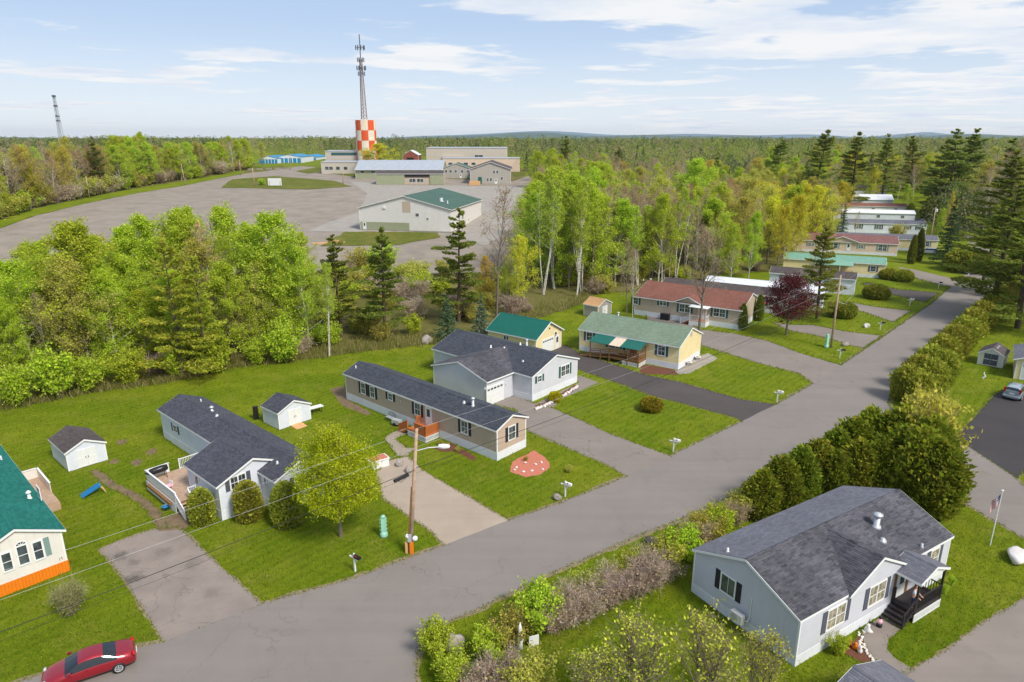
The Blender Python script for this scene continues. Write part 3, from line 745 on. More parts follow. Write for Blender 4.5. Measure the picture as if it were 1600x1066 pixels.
# --- white home with gabled addition and deck
B = Home('mobile_home', 'white home with charcoal roof, front gable addition and wooden deck', 'mobile home', (-16.4, 53.4), 138.1, 22.9, 4.3, 3.2, 4.1, 'sid_white', 'roof_char', sk=.8, group='homes along the street')
xm, xw = 2.64, 5.7; ym = 1.8; yw = 6.1
Mx = mat4(xm, ym)
gable_walls(xw, yw, .8, 3.2, 4.5, yw/2, Mx).build('addition_wall', M['sid_white'], B.e)
boxpart('addition_skirting', M['skirt'], B.e, xm-.02, xm+xw+.02, 4.33, ym+yw+.02, 0, .812)
gable_roof(B.e, xw, yw, 3.2, 4.5, yw/2, M['roof_char'], M['trim'], Mx, names=('addition_roof',))
for (x, y) in ((xm, ym+yw), (xm+xw, ym+yw)): boxpart('corner_trim', M['trim'], B.e, x-.05, x+.05, y-.05, y+.015, .82, 3.15)
u, z = B.px('x0', 372, 752, xm); B.window('x0', u, z, 1.3, 1.05, ('shutter_grey', 'B'), p=xm, cols=2)
B.wpx('y1', 274, 670, .9, .75, ('shutter_grey', 'B')); u, z = B.px('y1', 415, 752); B.window('y1', u, z, .45, .8, rows=1)
B.window('x0', 2.1, 2.2, 1.1, 1.2, GRY, cols=2)
u, z = B.px('y1', 300, 728, ym+yw); B.door('y1', 6.6, p=ym+yw, z0=.95)
B.pipe_px(331, 642, kind='chimney_pipe', h=.35, r=.13); B.pipe_px(339, 650, h=.2, r=.12); B.pipe_px(314, 627, h=.3)
B.pipe(1.6, 3.2, .25, .09)
# its deck: beside and behind the addition
D0 = thing('deck', 'white railed wooden deck with stairs beside the white home', 'deck', (B.o.x, B.o.y, 0), B.a)
dz = .95; dx0, dx1, dy0, dy1 = 8.45, 12.6, 4.45, 9.9; 
planks(D0, 8.46, dx1, dy0, dy1, dz, 'wood_tan', 'x')
planks(D0, 6.5, 8.44, 8.1, dy1, dz, 'wood_tan', 'x')
boxpart('deck_frame', M['wood_brown'], D0, 6.55, dx1-.05, 8.15, dy1-.05, dz-.25, dz-.04)
boxpart('deck_frame', M['wood_brown'], D0, 8.5, dx1-.05, dy0+.03, 8.14, dz-.25, dz-.04)
boxpart('skirt_panel', M['white'], D0, 6.5, dx1, dy1, dy1+.04, 0, dz-.04); boxpart('skirt_panel', M['white'], D0, dx1, dx1+.04, dy0, dy1, 0, dz-.04)
for p in ((6.6, 8.2), (6.6, 9.7)): boxpart('post', M['wood_brown'], D0, p[0]-.05, p[0]+.05, p[1]-.05, p[1]+.05, 0, dz-.05)
for (a, b, c, d) in ((6.5, dx1, dy1-.08, dy1-.04), (dx1-.08, dx1-.04, 7.9, dy1-.1)):
    boxpart('rail_panel', M['white'], D0, a, b, c, d, dz+.06, dz+.9); boxpart('rail_cap', M['white'], D0, a-.04, b+.04, c-.05, d+.05, dz+.902, dz+.95)
railing(D0, [(dx1-.1, 4.5, dz), (dx1-.1, 7.0, dz)]); railing(D0, [(6.55, 8.15, dz), (6.55, 8.75, dz)])
boxpart('planter_box', M['wood_brown'], D0, 7.2, 12.0, dy1+.05, dy1+.25, dz-.35, dz-.15)
for i in range(5):                         # stairs run down towards the street
    zt = dz-.19*(i+1); boxpart('stair_tread', M['wood_tan'], D0, 6.45-.28*(i+1), 6.45-.28*i, 8.85, 9.85, zt-.04, zt)
for y in (8.82, 9.88):
    railing(D0, [(6.45, y, dz-.02), (4.95, y, 0.0)], .9, bal=.15)
    mb = MB(); mb.bar((6.45, y, dz-.15), (4.95, y, .03), .04, .22); mb.build('stringer', M['white'], D0)
# things on the deck
g = thing('barbecue_grill', 'black barbecue grill at the far rail of the white deck', 'grill'); g.parent = None
gp = D0.matrix_basis @ Vector((11.9, 9.0, dz)); g.location = gp; g.rotation_euler = (0, 0, B.a)
MB().lathe([(.02, -.75), (.25, -.72), (.3, -.3), (.3, .3), (.25, .72), (.02, .75)], 12, Matrix.Translation((0, 0, .9)) @ Matrix.Rotation(R(90), 4, 'X')).build('firebox', M['black'], g, True)
for sx in (-1, 1):
    for sy in (-1, 1): MB().tube([(.2*sx, .5*sy, .75), (.25*sx, .55*sy, 0)], .025, 6).build('leg', M['black'], g)
boxpart('side_shelf', M['black'], g, -.25, .25, .78, 1.1, .85, .88); MB().tube([(-.3, -.2, 1.1), (-.3, .2, 1.1)], .02, 6).build('handle', M['metal'], g)
t_ = thing('toy_chair', 'pink and white plastic toy seat on the white deck', 'toy', D0.matrix_basis @ Vector((9.6, 9.2, dz)), 1.0)
boxpart('seat', M['pink'], t_, -.3, .3, -.25, .25, .18, .26); boxpart('backrest', M['white'], t_, .25, .31, -.25, .25, .26, .6)
for sx in (-.26, .2):
    for sy in (-.22, .16): boxpart('leg', M['pink'], t_, sx, sx+.06, sy, sy+.06, 0, .18)
c_ = thing('patio_chair', 'white plastic patio chair by the wall on the deck', 'chair', D0.matrix_basis @ Vector((9.2, 8.5-2.9, dz)), 2.4)
boxpart('seat', M['white'], c_, -.25, .25, -.25, .25, .4, .44); boxpart('backrest', M['white'], c_, -.25, -.21, -.25, .25, .44, .9)
for sx in (-.24, .19):
    for sy in (-.24, .19): boxpart('leg', M['white'], c_, sx, sx+.05, sy, sy+.05, 0, .4)
bb = thing('storage_tub', 'blue tub on the ground beside the deck stairs', 'tub', G(259, 797), .4); MB().lathe([(.2, 0), (.27, .32), (.29, .32), (.29, .36), (.22, .36), (.2, .08)], 14).build('bucket', M['blue'], bb, True)
MB().tube([(.28, 0, .33), (.2, 0, .5), (-.2, 0, .5), (-.28, 0, .33)], .012, 5).build('handle', M['metal'], bb)
# --- tan single-wide
C = Home('mobile_home', 'long tan single-wide home with dark grey roof and black shutters', 'mobile home', (1.4, 63.2), 138.2, 24.6, 4.27, 3.3, 4.15, 'sid_tan', 'roof_slate', sk=.85, group='homes along the street')
for (x, y) in ((567.5, 607), (582, 613)): C.wpx('y1', x, y, .8, 1.3, BLK)
C.wpx('y1', 610, 620, .75, .75, BLK, rows=2); C.wpx('y1', 652.5, 639.6, .9, 1.35, BLK); C.wpx('y1', 726, 667.7, .95, 1.35, BLK); C.wpx('x0', 799.7, 676, 1.0, 1.4, BLK)
C.door('y1', 9.79); C.pipe_px(725, 628, h=.25, r=.12); C.pipe_px(739, 632, kind='chimney_pipe', h=.75, r=.13); C.pipe_px(556, 575, h=.35)
boxpart('porch_light', M['white'], C.e, 14.2, 14.35, C.W, C.W+.08, 2.35, 2.5)
boxpart('porch_light', M['white'], C.e, 10.9, 11.05, C.W+.001, C.W+.1, 2.75, 2.95)
st = thing('porch_steps', 'small orange wood porch with white lattice at the tan home door', 'porch', (C.o.x, C.o.y, 0), C.a)
pz = .85; planks(st, 8.2, 11.0, 4.32, 6.2, pz, 'wood_new', 'y')
boxpart('porch_frame', M['wood_new'], st, 8.22, 10.98, 4.33, 6.18, pz-.22, pz-.037)
lattice(st, (8.2, 6.22, 0), (11.0, 6.22, 0), .05, pz-.22); lattice(st, (8.18, 4.35, 0), (8.18, 6.2, 0), .05, pz-.22)
for (a, b) in (((8.24, 4.4, pz), (8.24, 6.15, pz)), ((8.24, 6.15, pz), (9.9, 6.15, pz))): railing(st, [a, b], .9, 'wood_new', .1, bw=.07)
railing(st, [(10.95, 4.4, pz), (10.95, 5.0, pz)], .9, 'wood_new', .13, bw=.06); railing(st, [(11.0, 6.2, pz), (12.4, 6.2, .1)], .85, 'wood_new', .13, bw=.06)
for i in range(4): zt = pz-.2*(i+1)+.0; boxpart('stair_tread', M['wood_new'], st, 11.02+.3*i, 11.02+.3*(i+1), 5.1, 6.15, zt-.04, zt)
for y in (5.08, 6.17): mb = MB(); mb.bar((11.02, y, pz-.15), (12.25, y, .02), .04, .18); mb.build('stringer', M['wood_new'], st)
# --- grey home with attached garage
D = Home('mobile_home', 'light grey home with attached garage wing and teal shutters', 'house', (8.3, 82.3), 139, 17.0, 9.0, 3.2, 4.75, 'sid_grey', 'roof_slate', sk=.8, group='homes along the street')
gx, gw, gy = 2.95, 9.0, 13.7
Mg = mat4(gx+gw, 4.3, R(90))               # ridge runs across: local x = home y
def garage_wing():
    Lg = gy-4.3
    gable_walls(Lg, gw, .05, 3.15, 4.55, gw/2, Mg).build('garage_wall', M['sid_grey'], D.e)
    gable_roof(D.e, Lg, gw, 3.15, 4.55, gw/2, M['roof_mott'], M['trim'], Mg, names=('garage_roof',))
    for x in (gx, gx+gw): boxpart('corner_trim', M['trim'], D.e, x-.02 if x == gx else x-.1, x+.1 if x == gx else x+.02, gy-.1, gy+.02, 0, 3.05)
garage_wing()
u, z = D.px('x0', 773.5, 613, gx); D.garage_door('x0', u, .05, 2.75, 2.2, p=gx)
D.wpx('x0', 843, 591.8, .8, .75, TEA, rows=2); D.wpx('x0', 883, 578.5, 1.7, 1.35, TEA, cols=2)
for (x, y) in ((767, 547), (788, 548), (813, 540)): D.pipe_px(x, y, h=.35, r=.09, mat='trim')
D.pipe_px(823, 538, kind='chimney_pipe', h=.7, r=.12); D.pipe_px(817, 573, h=.2, r=.1)
for (x, y) in ((757, 607), (790, 600)):
    u, z = D.px('x0', x, y, gx); mb = MB(); D.fb(mb, 'x0', u-.06, u+.06, z-.12, z+.12, .0, .12, gx); mb.build('wall_light', M['white'], D.e)
# --- yellow home with ramp porch
E = Home('mobile_home', 'pale yellow home with grey-green roof and a ramp porch', 'mobile home', (27, 93.6), 144.5, 15.3, 8.0, 3.3, 4.95, 'sid_yellow', 'roof_green', sk=.8, group='homes along the street')
E.wpx('y1', 921, 526, .95, 1.25, TEA); E.wpx('y1', 1033.7, 548, 1.05, 1.35, TEA); E.wpx('y1', 934, 531, .8, 1.0, rows=2, glass='curtain'); E.wpx('y1', 962, 538, 2.2, 1.1, ('shutter_teal', 'B'), cols=2)
E.door('y1', 6.6, mat='wood_new'); MB().lathe([(.02, 0), (.3, 0), (.3, .05), (.22, .06)], 14, Matrix.Translation((-.0, 4.0, 4.1)) @ Matrix.Rotation(R(-90), 4, 'Y') @ Matrix.Scale(1.3, 4, (1, 0, 0))).build('gable_vent', M['metal'], E.e)
E.pipe(12.0, 2.4, .6, .12, 'chimney_pipe')
pr = thing('ramp_porch', 'brown wooden porch and ramp under a teal awning at the yellow home', 'porch', (E.o.x, E.o.y, 0), E.a)
pz = .82; planks(pr, 4.7, 8.6, 8.05, 10.3, pz, 'wood_brown', 'y')
boxpart('porch_frame', M['wood_brown'], pr, 4.72, 8.58, 8.07, 10.28, pz-.3, pz-.04)
lattice(pr, (4.68, 10.32, 0), (7.2, 10.32, 0), .02, pz-.3); lattice(pr, (4.68, 8.1, 0), (4.68, 10.3, 0), .02, pz-.3)
rp = MB(); rp.add([(8.6, 8.9, pz), (14.2, 8.9, .06), (14.2, 10.3, .06), (8.6, 10.3, pz), (8.6, 8.9, pz-.2), (14.2, 8.9, 0), (14.2, 10.3, 0), (8.6, 10.3, pz-.2)], [(0, 1, 2, 3), (7, 6, 5, 4), (0, 4, 5, 1), (3, 2, 6, 7), (0, 3, 7, 4), (1, 5, 6, 2)]); rp.build('ramp', M['wood_brown'], pr)
def rails2(a, b, n=3):
    mb = MB(); a, b = Vector(a), Vector(b)
    for h in (.45, .75, 1.0): mb.bar(a+Vector((0, 0, h)), b+Vector((0, 0, h)), .05, .12)
    mb.build('rail', M['wood_brown'], pr)
rails2((8.6, 10.3, pz), (12.2, 10.3, .4)); rails2((4.75, 10.28, pz), (8.6, 10.28, pz)); rails2((4.75, 8.3, pz), (4.75, 10.28, pz))
for (x, y, z) in ((12.2, 10.3, 2.5), (9.2, 10.3, 1.9), (6.4, 10.3, 2.5), (4.75, 10.3, 2.55), (10.6, 10.3, 1.6), (4.75, 8.15, 2.6)): boxpart('post', M['wood_brown'], pr, x-.06, x+.06, y-.06, y+.06, 0, z)
for i, (xa, xb, mt) in enumerate(((9.3, 12.4, 'metal_teal'), (7.6, 9.28, 'sid_pink'), (4.6, 7.58, 'metal_teal'))):
    a = MB(); a.add([(xa, 8.03, 3.12), (xb, 8.03, 3.12), (xb, 10.45, 2.5), (xa, 10.45, 2.5), (xa, 8.03, 3.07), (xb, 8.03, 3.07), (xb, 10.45, 2.45), (xa, 10.45, 2.45)], [(0, 3, 2, 1), (4, 5, 6, 7), (0, 1, 5, 4), (2, 3, 7, 6), (1, 2, 6, 5), (3, 0, 4, 7)])
    aw = a.build('awning_panel', M[mt], pr)
    rb = MB(); x = xa+.12
    while x < xb: rb.bar((x, 8.04, 3.13), (x, 10.44, 2.51), .04, .03); x += .24
    rb.build('awning_rib', M[mt], aw)
def chair(label, loc, rz, mat):
    c = thing('patio_chair', label, 'chair', loc, rz)
    boxpart('seat', M[mat], c, -.25, .25, -.25, .25, .4, .45); boxpart('backrest', M[mat], c, -.27, -.22, -.25, .25, .45, .95)
    for sx in (-.24, .2):
        for sy in (-.24, .2): boxpart('leg', M[mat], c, sx, sx+.04, sy, sy+.04, 0, .4)
    for sy in (-.27, .23): boxpart('armrest', M[mat], c, -.25, .22, sy, sy+.04, .6, .64)
    return c
for k, (x, y, rz, l) in enumerate(((5.3, 9.4, 1.2, 'nearest the street'), (6.3, 9.5, 2.0, 'in the middle of the porch'), (7.4, 9.6, 2.6, 'nearest the ramp'))): chair('dark patio chair on the yellow home porch, '+l, pr.matrix_basis @ Vector((x, y, pz)), rz, 'shutter_grey')
# --- yellow garage with teal metal roof
Fg = Home('garage', 'pale yellow garage with teal metal roof and white overhead door', 'garage', (7.35, 97.6), 143, 8.6, 6.6, 2.8, 4.6, 'sid_yellow', 'metal_teal', sk=0.02, ribs=.28, eo=.3, go=.3, group='outbuildings')
Fg.garage_door('x0', 3.6, .03, 2.7, 2.1); Fg.wpx('x0', 868, 523, .6, .9); Fg.door('x0', 1.2, .03, glass=True)
Fg.wpx('y1', 791, 528, .9, .6, rows=1, glass='glass', cols=2)
boxpart('gable_light', M['black'], Fg.e, -.08, 0, 3.1, 3.35, 3.5, 3.7)
# --- tan home with red roof
Gh = Home('mobile_home', 'beige home with red-brown roof behind the bare tree', 'mobile home', (42.7, 115.3), 146, 18.6, 10.1, 3.3, 5.1, 'sid_tan2', 'roof_red', sk=.85, group='homes along the street', ry=4.6)
for (x, y, w, h, cc) in ((993.5, 470, .9, 1.2, 1), (1036, 473, 1.2, 1.0, 2), (1070, 482, 1.9, 1.35, 2), (1124, 489, 2.0, 1.35, 2)): Gh.wpx('y1', x, y, w, h, ('shutter_teal', 'B'), cols=cc)
Gh.pipe_px(1016, 446, kind='chimney_pipe', h=.7, r=.14); Gh.pipe_px(1005, 448, h=.3); Gh.pipe_px(1033, 452, h=.3)
Mp = mat4(8.9, 8.6, R(90)) @ mat4(0, 0)
gable_walls(1.5, 5.0, 3.25, 3.35, 4.35, 2.5, mat4(10.4+1.0, 8.62, R(90))).build('dormer_wall', M['sid_tan2'], Gh.e)
gable_roof(Gh.e, 2.4, 5.0, 3.3, 4.4, 2.5, M['roof_red'], M['trim'], mat4(10.4+1.0, 7.9, R(90)), names=('dormer_roof',))
Gh.door('y1', 6.6)
ps = thing('porch_steps', 'white railed entrance porch on the beige red-roofed home', 'porch', (Gh.o.x, Gh.o.y, 0), Gh.a)
planks(ps, 5.2, 8.0, 10.15, 11.8, .85, 'wood_new', 'x', .16); boxpart('porch_skirt', M['white'], ps, 5.2, 8.0, 11.8, 11.84, 0, .8); boxpart('porch_skirt', M['white'], ps, 5.16, 5.2, 10.15, 11.84, 0, .8)
railing(ps, [(5.25, 10.2, .85), (5.25, 11.75, .85), (8.0, 11.75, .85)], .9, 'white', .18); railing(ps, [(8.0, 11.75, .85), (9.5, 11.75, .05)], .9, 'white', .18)
for i in range(4): boxpart('stair_tread', M['wood_new'], ps, 8.02+.32*i, 8.34+.32*i, 10.3, 11.7, .85-.2*(i+1)-.04, .85-.2*(i+1))
pp_ = MB(); pp_.box(5.2, 5.3, 11.7, 11.8, .85, 3.1); pp_.box(7.9, 8.0, 11.7, 11.8, .85, 3.1); pp_.build('porch_post', M['white'], ps)
boxpart('porch_roof', M['trim'], ps, 5.0, 8.2, 10.3, 12.0, 3.12, 3.22)
bx_ = thing('storage_box', 'black storage box against the skirting of the beige home', 'box', Gh.e.matrix_basis @ Vector((12.6, 10.7, 0)), Gh.a); boxpart('body', M['black'], bx_, -.75, .75, -.4, .4, 0, .95); boxpart('lid', M['black'], bx_, -.78, .78, -.43, .43, .955, 1.05)
# --- big grey double-wide, lower right
P = Home('mobile_home', 'large grey double-wide with mottled roof and black porch, lower right', 'mobile home', (16.7, 33.2), 31.6, 16.45, 8.25, 3.3, 4.95, 'sid_grey2', 'roof_mott', sk=.7, group='homes along the street', ry=4.05, eo=.09)
# older plain shingles on the rear slope
mb = MB(); tot = 8.25-4.05+.09; m_ = (4.95-3.3)/(8.25-4.05); sl = math.hypot(tot, tot*m_); n = int(sl/.16)
for i in range(n):
    a, b = i/n, (i+1)/n; ye, zev = 8.25+.09, 3.3-m_*.09; ya, yb = ye+(4.05-ye)*a, ye+(4.05-ye)*b; za, zb = zev+(4.95-zev)*a+.075, zev+(4.95-zev)*b+.075
    q = [(-.15, ya, za+.018), (16.6, ya, za+.018), (16.6, yb, zb+.004), (-.15, yb, zb+.004)][::-1]; uv = [(0, a*sl), (16.7, a*sl), (16.7, b*sl), (0, b*sl)][::-1]
    mb.add(q, [(0, 1, 2, 3)], None, [uv])
    mb.add([(-.15, ya, za-.001), (16.6, ya, za-.001), (16.6, ya, za+.018), (-.15, ya, za+.018)][::-1], [(0, 1, 2, 3)], None, [[(0, 0)]*4])
mb.build('rear_slope', M['roof_grey'], P.roof)
P.wpx('x0', 1137.6, 915, 1.15, 1.3, BLK, rows=1, sw=.4)
for (x, y, w) in ((1306, 963, 1.75), (1370, 927, 1.75)): P.wpx('y0', x, y, w, 1.45, ('shutter_grey', 'B'), cols=2, glass='curtain', sw=.42)
P.wpx('y0', 1459, 872, 1.0, 1.4, ('shutter_grey', 'B'), glass='curtain', sw=.42)
P.door('y0', 10.6); q = MB(); P.fb(q, 'y0', 9.75, 10.0, .75, 2.85, 0, .04); q.build('door_panel', M['wood_brown'], P.e); q = MB(); P.fb(q, 'y0', 11.2, 11.5, .75, 2.85, 0, .04); q.build('door_panel', M['wood_brown'], P.e)
# front cross gable
cw0, cw1 = 4.5, 10.6; cL = 4.0
gable_walls(.6, cw1-cw0, 3.0, 3.31, 4.78, (cw1-cw0)/2, mat4(cw1, -.13, R(90))).build('gable_wall', M['sid_grey2'], P.e)
gable_roof(P.e, cL, cw1-cw0, 3.3, 4.86, (cw1-cw0)/2, M['roof_mott'], M['trim'], mat4(cw1, -.1, R(90)), names=('gable_roof',), eo=.1, go=.14, fasc=False)
P.pipe_px(1369, 822, kind='chimney_pipe', h=.85, r=.2); P.pipe_px(1379, 845, h=.2, r=.16); P.pipe_px(1440, 855, h=.28, r=.08); P.pipe_px(1137, 862, h=.3, r=.07, mat='trim')
u, z = P.px('x0', 1159, 965)
ac = thing('heat_pump', 'cream heat pump unit bracketed on the grey gable wall', 'heat pump', P.e.matrix_basis @ Vector((-.45, u, z-.1)), P.a)
boxpart('casing', M['ply'], ac, -.17, .17, -.45, .45, 0, .65); MB().lathe([(.02, 0), (.25, 0), (.27, .02)], 18, Matrix.Translation((-.172, .12, .33)) @ Matrix.Rotation(R(-90), 4, 'Y')).build('fan_grille', M['metal'], ac)
for yy in (-.3, .3): MB().bar((-.2, yy, -.03), (.44, yy, -.03), .04).build('bracket', M['black'], ac)
MB().tube([(.1, -.5, .3), (.2, -.6, .3), (.4, -.6, .5), (.40, -.6, 1.9)], .035, 6).build('line_cover', M['trim'], ac)
for k in ('casing',):
    for c in ac.children:
        if c.name.startswith('casing'): c.data.materials[0] = M['sid_cream']
po = thing('entrance_porch', 'black porch with steps and small gabled roof on the grey double-wide', 'porch', (P.o.x, P.o.y, 0), P.a)
pz = .8; planks(po, 9.7, 12.9, -1.55, -.04, pz, 'wood_dark', 'x', .15); boxpart('porch_frame', M['wood_dark'], po, 9.72, 12.88, -1.53, -.05, pz-.2, pz-.037)
lattice(po, (9.7, -1.57, 0), (12.9, -1.57, 0), .02, pz-.2, 'white'); lattice(po, (12.92, -1.55, 0), (12.92, -.05, 0), .02, pz-.2, 'white'); boxpart('skirt_panel', M['white'], po, 9.75, 12.85, -1.54, -1.53, 0.02, pz-.21)
for i in range(4): zt = pz-.2*(i+1)+.0; zt = max(zt, .02); boxpart('stair_tread', M['wood_dark'], po, 9.68-.3*(i+1), 9.68-.3*i, -1.5, -.1, max(0, zt-.16), zt)
for (x, y) in ((9.8, -1.5), (12.8, -1.5)): boxpart('porch_post', M['wood_dark'], po, x-.06, x+.06, y-.06, y+.06, 0, 3.02)
boxpart('half_post', M['wood_dark'], po, 9.72, 9.84, -.2, -.08, 0, 1.8)
railing(po, [(9.8, -1.5, pz), (12.8, -1.5, pz)], .9, 'wood_dark', .14); railing(po, [(12.8, -1.5, pz), (12.8, -.1, pz)], .9, 'wood_dark', .14); railing(po, [(9.7, -1.5, pz), (8.6, -1.5, .05)], .9, 'wood_dark', .2)
gable_walls(.08, 3.3, 2.95, 3.05, 3.6, 1.65, mat4(12.9, -1.62, R(90))).build('porch_gable', M['white'], po)
gable_roof(po, 1.9, 3.3, 3.05, 3.7, 1.65, M['roof_grey'], M['trim'], mat4(12.9, -1.62, R(90)), names=('porch_roof',), eo=.06, go=.1)
# roof of the building at the bottom edge
Q = Home('shed', 'grey-roofed shed cut off by the bottom edge, right', 'shed', (16.07, 28.3), -58.4, 5.0, 5.0, 2.3, 3.15, 'sid_grey2', 'roof_grey', sk=.1, skirt='concrete', group='outbuildings')
# --- sheds
def shed(label, o, deg, L, W, ze, zr, wall, roof, dmat='white', dw=1.6, f='x0', trim='trim', **k):
    h = Home('shed', label, 'shed', o, deg, L, W, ze, zr, wall, roof, sk=.05, skirt='concrete', eo=.12, go=.12, trim=trim, group='outbuildings', **k)
    u = W/2
    for s_ in (-1, 1):
        q = MB(); h.fb(q, f, u+s_*.01, u+s_*dw/2, .1, 1.85, .0, .03); d = q.build('door', M[dmat], h.e)
        q = MB(); h.fb(q, f, u+s_*.08, u+s_*.13, .9, 1.1, .03, .06); q.build('handle', M['black'], d)
        for zz in (.12, .95, 1.78): q = MB(); h.fb(q, f, u+s_*.02, u+s_*(dw/2-.01), zz, zz+.07, .031, .045); q.build('door_batten', M[trim], d)
    return h
s1 = shed('white shed with brown-grey roof at the end of the dirt path', (-39.2, 60.2), 138, 4.6, 3.35, 1.95, 2.75, 'sid_white', 'roof_brown')
s2 = shed('white shed with charcoal roof and a wooden ramp', (-22.3, 70.2), 139, 3.2, 3.9, 1.95, 2.85, 'sid_white', 'roof_char')
rm = thing('shed_ramp', 'plywood ramp at the white shed door', 'ramp', (s2.o.x, s2.o.y, 0), s2.a); rr = MB(); rr.add([(-1.3, 1.3, .01), (-.06, 1.3, .16), (-.06, 2.6, .16), (-1.3, 2.6, .01), (-1.3, 1.3, 0), (-.06, 1.3, 0), (-.06, 2.6, 0), (-1.3, 2.6, 0)], [(0, 1, 2, 3)[::-1], (4, 5, 6, 7), (0, 4, 5, 1), (1, 5, 6, 2), (2, 6, 7, 3), (3, 7, 4, 0)]); rr.build('ramp_deck', M['ply'], rm)
for i in range(3): MB().bar((-1.28+.4*i, 1.3, .03+.048*i+.02), (-1.28+.4*i, 2.6, .03+.048*i+.02), .04, .03).build('cleat', M['ply'], rm)
s3 = shed('small beige shed with plywood roof beside the beige home', (17.6, 117.6), 139, 3.0, 4.2, 2.1, 3.0, 'sid_far', 'ply', dmat='white')
s4 = shed('small beige resin shed with dark double doors on the right lawn', (66.3, 87.5), 46, 3.6, 2.9, 1.75, 2.6, 'sid_cream', 'roof_brown', dmat='shutter_grey')
for i in range(3): boxpart('skylight', M['white'], s4.roof, .8+.7*i, 1.0+.7*i, 1.0, 1.2, 2.36, 2.52)
yc = G(1583, 592); ya_ = R(145)
Yg = Home('garage', 'yellow garage at the right edge behind the silver car', 'garage', (yc.x-math.cos(ya_)*8, yc.y-math.sin(ya_)*8), 55, 7.0, 8.0, 2.8, 4.3, 'sid_yellow', 'roof_grey', sk=.02, group='outbuildings', eo=.4, go=.3)
Yg.garage_door('x0', 6.0, .03, 2.6, 2.2)
# ------------------------------------------------------------------ homes further up the street
def far_home(label, corner, deg, L, W, wall, roof, ze=3.2, zr=4.1, wins=(), sh=None, near_win=True, cat='mobile home', **k):
    a = R(deg); yd = Vector((-math.sin(a), math.cos(a), 0)); c = T(*corner); o = c-yd*W
    h = Home('mobile_home', label, cat, (o.x, o.y), deg, L, W, ze, zr, wall, roof, sk=.7, group='homes along the street', row=.3, **k)
    for (x, w, hh, cc) in wins: h.window('y1', x, 2.0, w, hh, sh, cols=cc)
    if near_win: h.window('x0', W/2, 2.0, 1.2, 1.2, sh, cols=2)
    return h
Hh = far_home('grey home with dark brown roof behind the red-leaved tree', (1222, 492), 150, 22, 4.6, 'sid_far', 'roof_brown', wins=((4.2, 1.0, 1.2, 1), (2.0, 1.0, 1.2, 1), (12, 1.2, 1.0, 1), (18, 1.2, 1.2, 1)), sh=('shutter_black', 'B'))
I1 = far_home('white single-wide home half hidden by the conifer', (1283, 486), 152, 21, 4.4, 'sid_white', 'roof_whitish', wins=((3, 1, 1.2, 1), (12, 1, 1.2, 1)))
I2 = far_home('white home with dark roof beside the wooden utility pole', (1333.6, 461.5), 152, 16, 4.6, 'sid_white', 'roof_brown', wins=(), sh=None)
J = far_home('pale yellow home with sea-green porch roof', (1381, 435.5), 157, 21, 5.2, 'sid_yellow', 'metal_sea', ze=3.2, zr=4.2, wins=((2.4, 1.1, 1.2, 1), (13.5, 1.2, 1.2, 2)), sh=('shutter_grey', 'B'), ribs=.35)
a_ = MB(); a_.add([(6.5, 5.2, 3.3), (14.5, 5.2, 3.3), (14.5, 7.4, 2.7), (6.5, 7.4, 2.7), (6.5, 5.2, 3.2), (14.5, 5.2, 3.2), (14.5, 7.4, 2.6), (6.5, 7.4, 2.6)], [(0, 3, 2, 1), (4, 5, 6, 7), (0, 1, 5, 4), (2, 3, 7, 6), (1, 2, 6, 5), (3, 0, 4, 7)]); a_.build('porch_roof', M['metal_sea'], J.e)
for x in (6.6, 9.2, 11.8, 14.4): boxpart('porch_post', M['white'], J.e, x-.07, x+.07, 7.2, 7.34, 0, 2.62)
boxpart('porch_floor', M['wood_brown'], J.e, 6.5, 14.5, 5.25, 7.4, .5, .65); railing(J.e, [(6.6, 7.3, .65), (14.4, 7.3, .65)], .9, 'wood_brown', .2)
Kh = far_home('pinkish beige home with maroon roof and centre gable', (1401, 400.5), 160, 27, 8.0, 'sid_pink', 'roof_maroon', zr=4.7, wins=((3.6, 2.0, 1.6, 2), (8.8, 1.2, .9, 2), (15.5, 2.2, 1.4, 2), (21, 1.6, .8, 2)), sh=('shutter_green', 'B'))
Kh.door('y1', 11.8, mat='white')
gable_walls(1.0, 8.0, 3.1, 3.25, 4.5, 4.0, mat4(17.5, 7.15, R(90))).build('dormer_wall', M['sid_pink'], Kh.e); gable_roof(Kh.e, 3.0, 8.0, 3.25, 4.6, 4.0, M['roof_maroon'], M['trim'], mat4(17.5, 5.3, R(90)), names=('dormer_roof',), row=.3)
Lh = far_home('pale yellow home with grey roof left of the tall spruce', (1463, 393.5), 164, 28, 4.6, 'sid_yellow', 'roof_grey', wins=((3.0, 2.0, 1.3, 2),), sh=('shutter_green', 'B'))
Mh = far_home('white home with many dark shutters, third row back', (1446, 367), 166, 26, 4.6, 'sid_white', 'roof_grey', wins=((2.2, 1.2, 1.0, 1), (5.5, 1.2, 1.0, 1), (9, .8, 1.0, 1), (14, 1.6, 1.4, 2), (20, 1.6, 1.4, 2)), sh=BLK)
N1 = far_home('white-roofed single-wide home with parked car at its end', (1428, 349), 167, 27, 4.6, 'sid_white', 'roof_whitish', wins=((4, 1.2, 1, 1), (12, 1.2, 1, 1)))
N2 = far_home('red-roofed home farthest back in the row', (1416, 337.5), 168, 26, 4.6, 'sid_cream', 'roof_red', wins=((4, 1.2, 1, 1), (12, 1.2, 1, 1)))
N3 = far_home('small white gabled house far up the street', (1394, 326), 172, 16, 6.0, 'sid_white', 'roof_whitish', zr=5.0)
N4 = far_home('pale home seen between the far pines at right', (1518, 306), 130, 12, 5.0, 'sid_cream', 'roof_whitish', wins=((4, 1.2, 1, 1),))
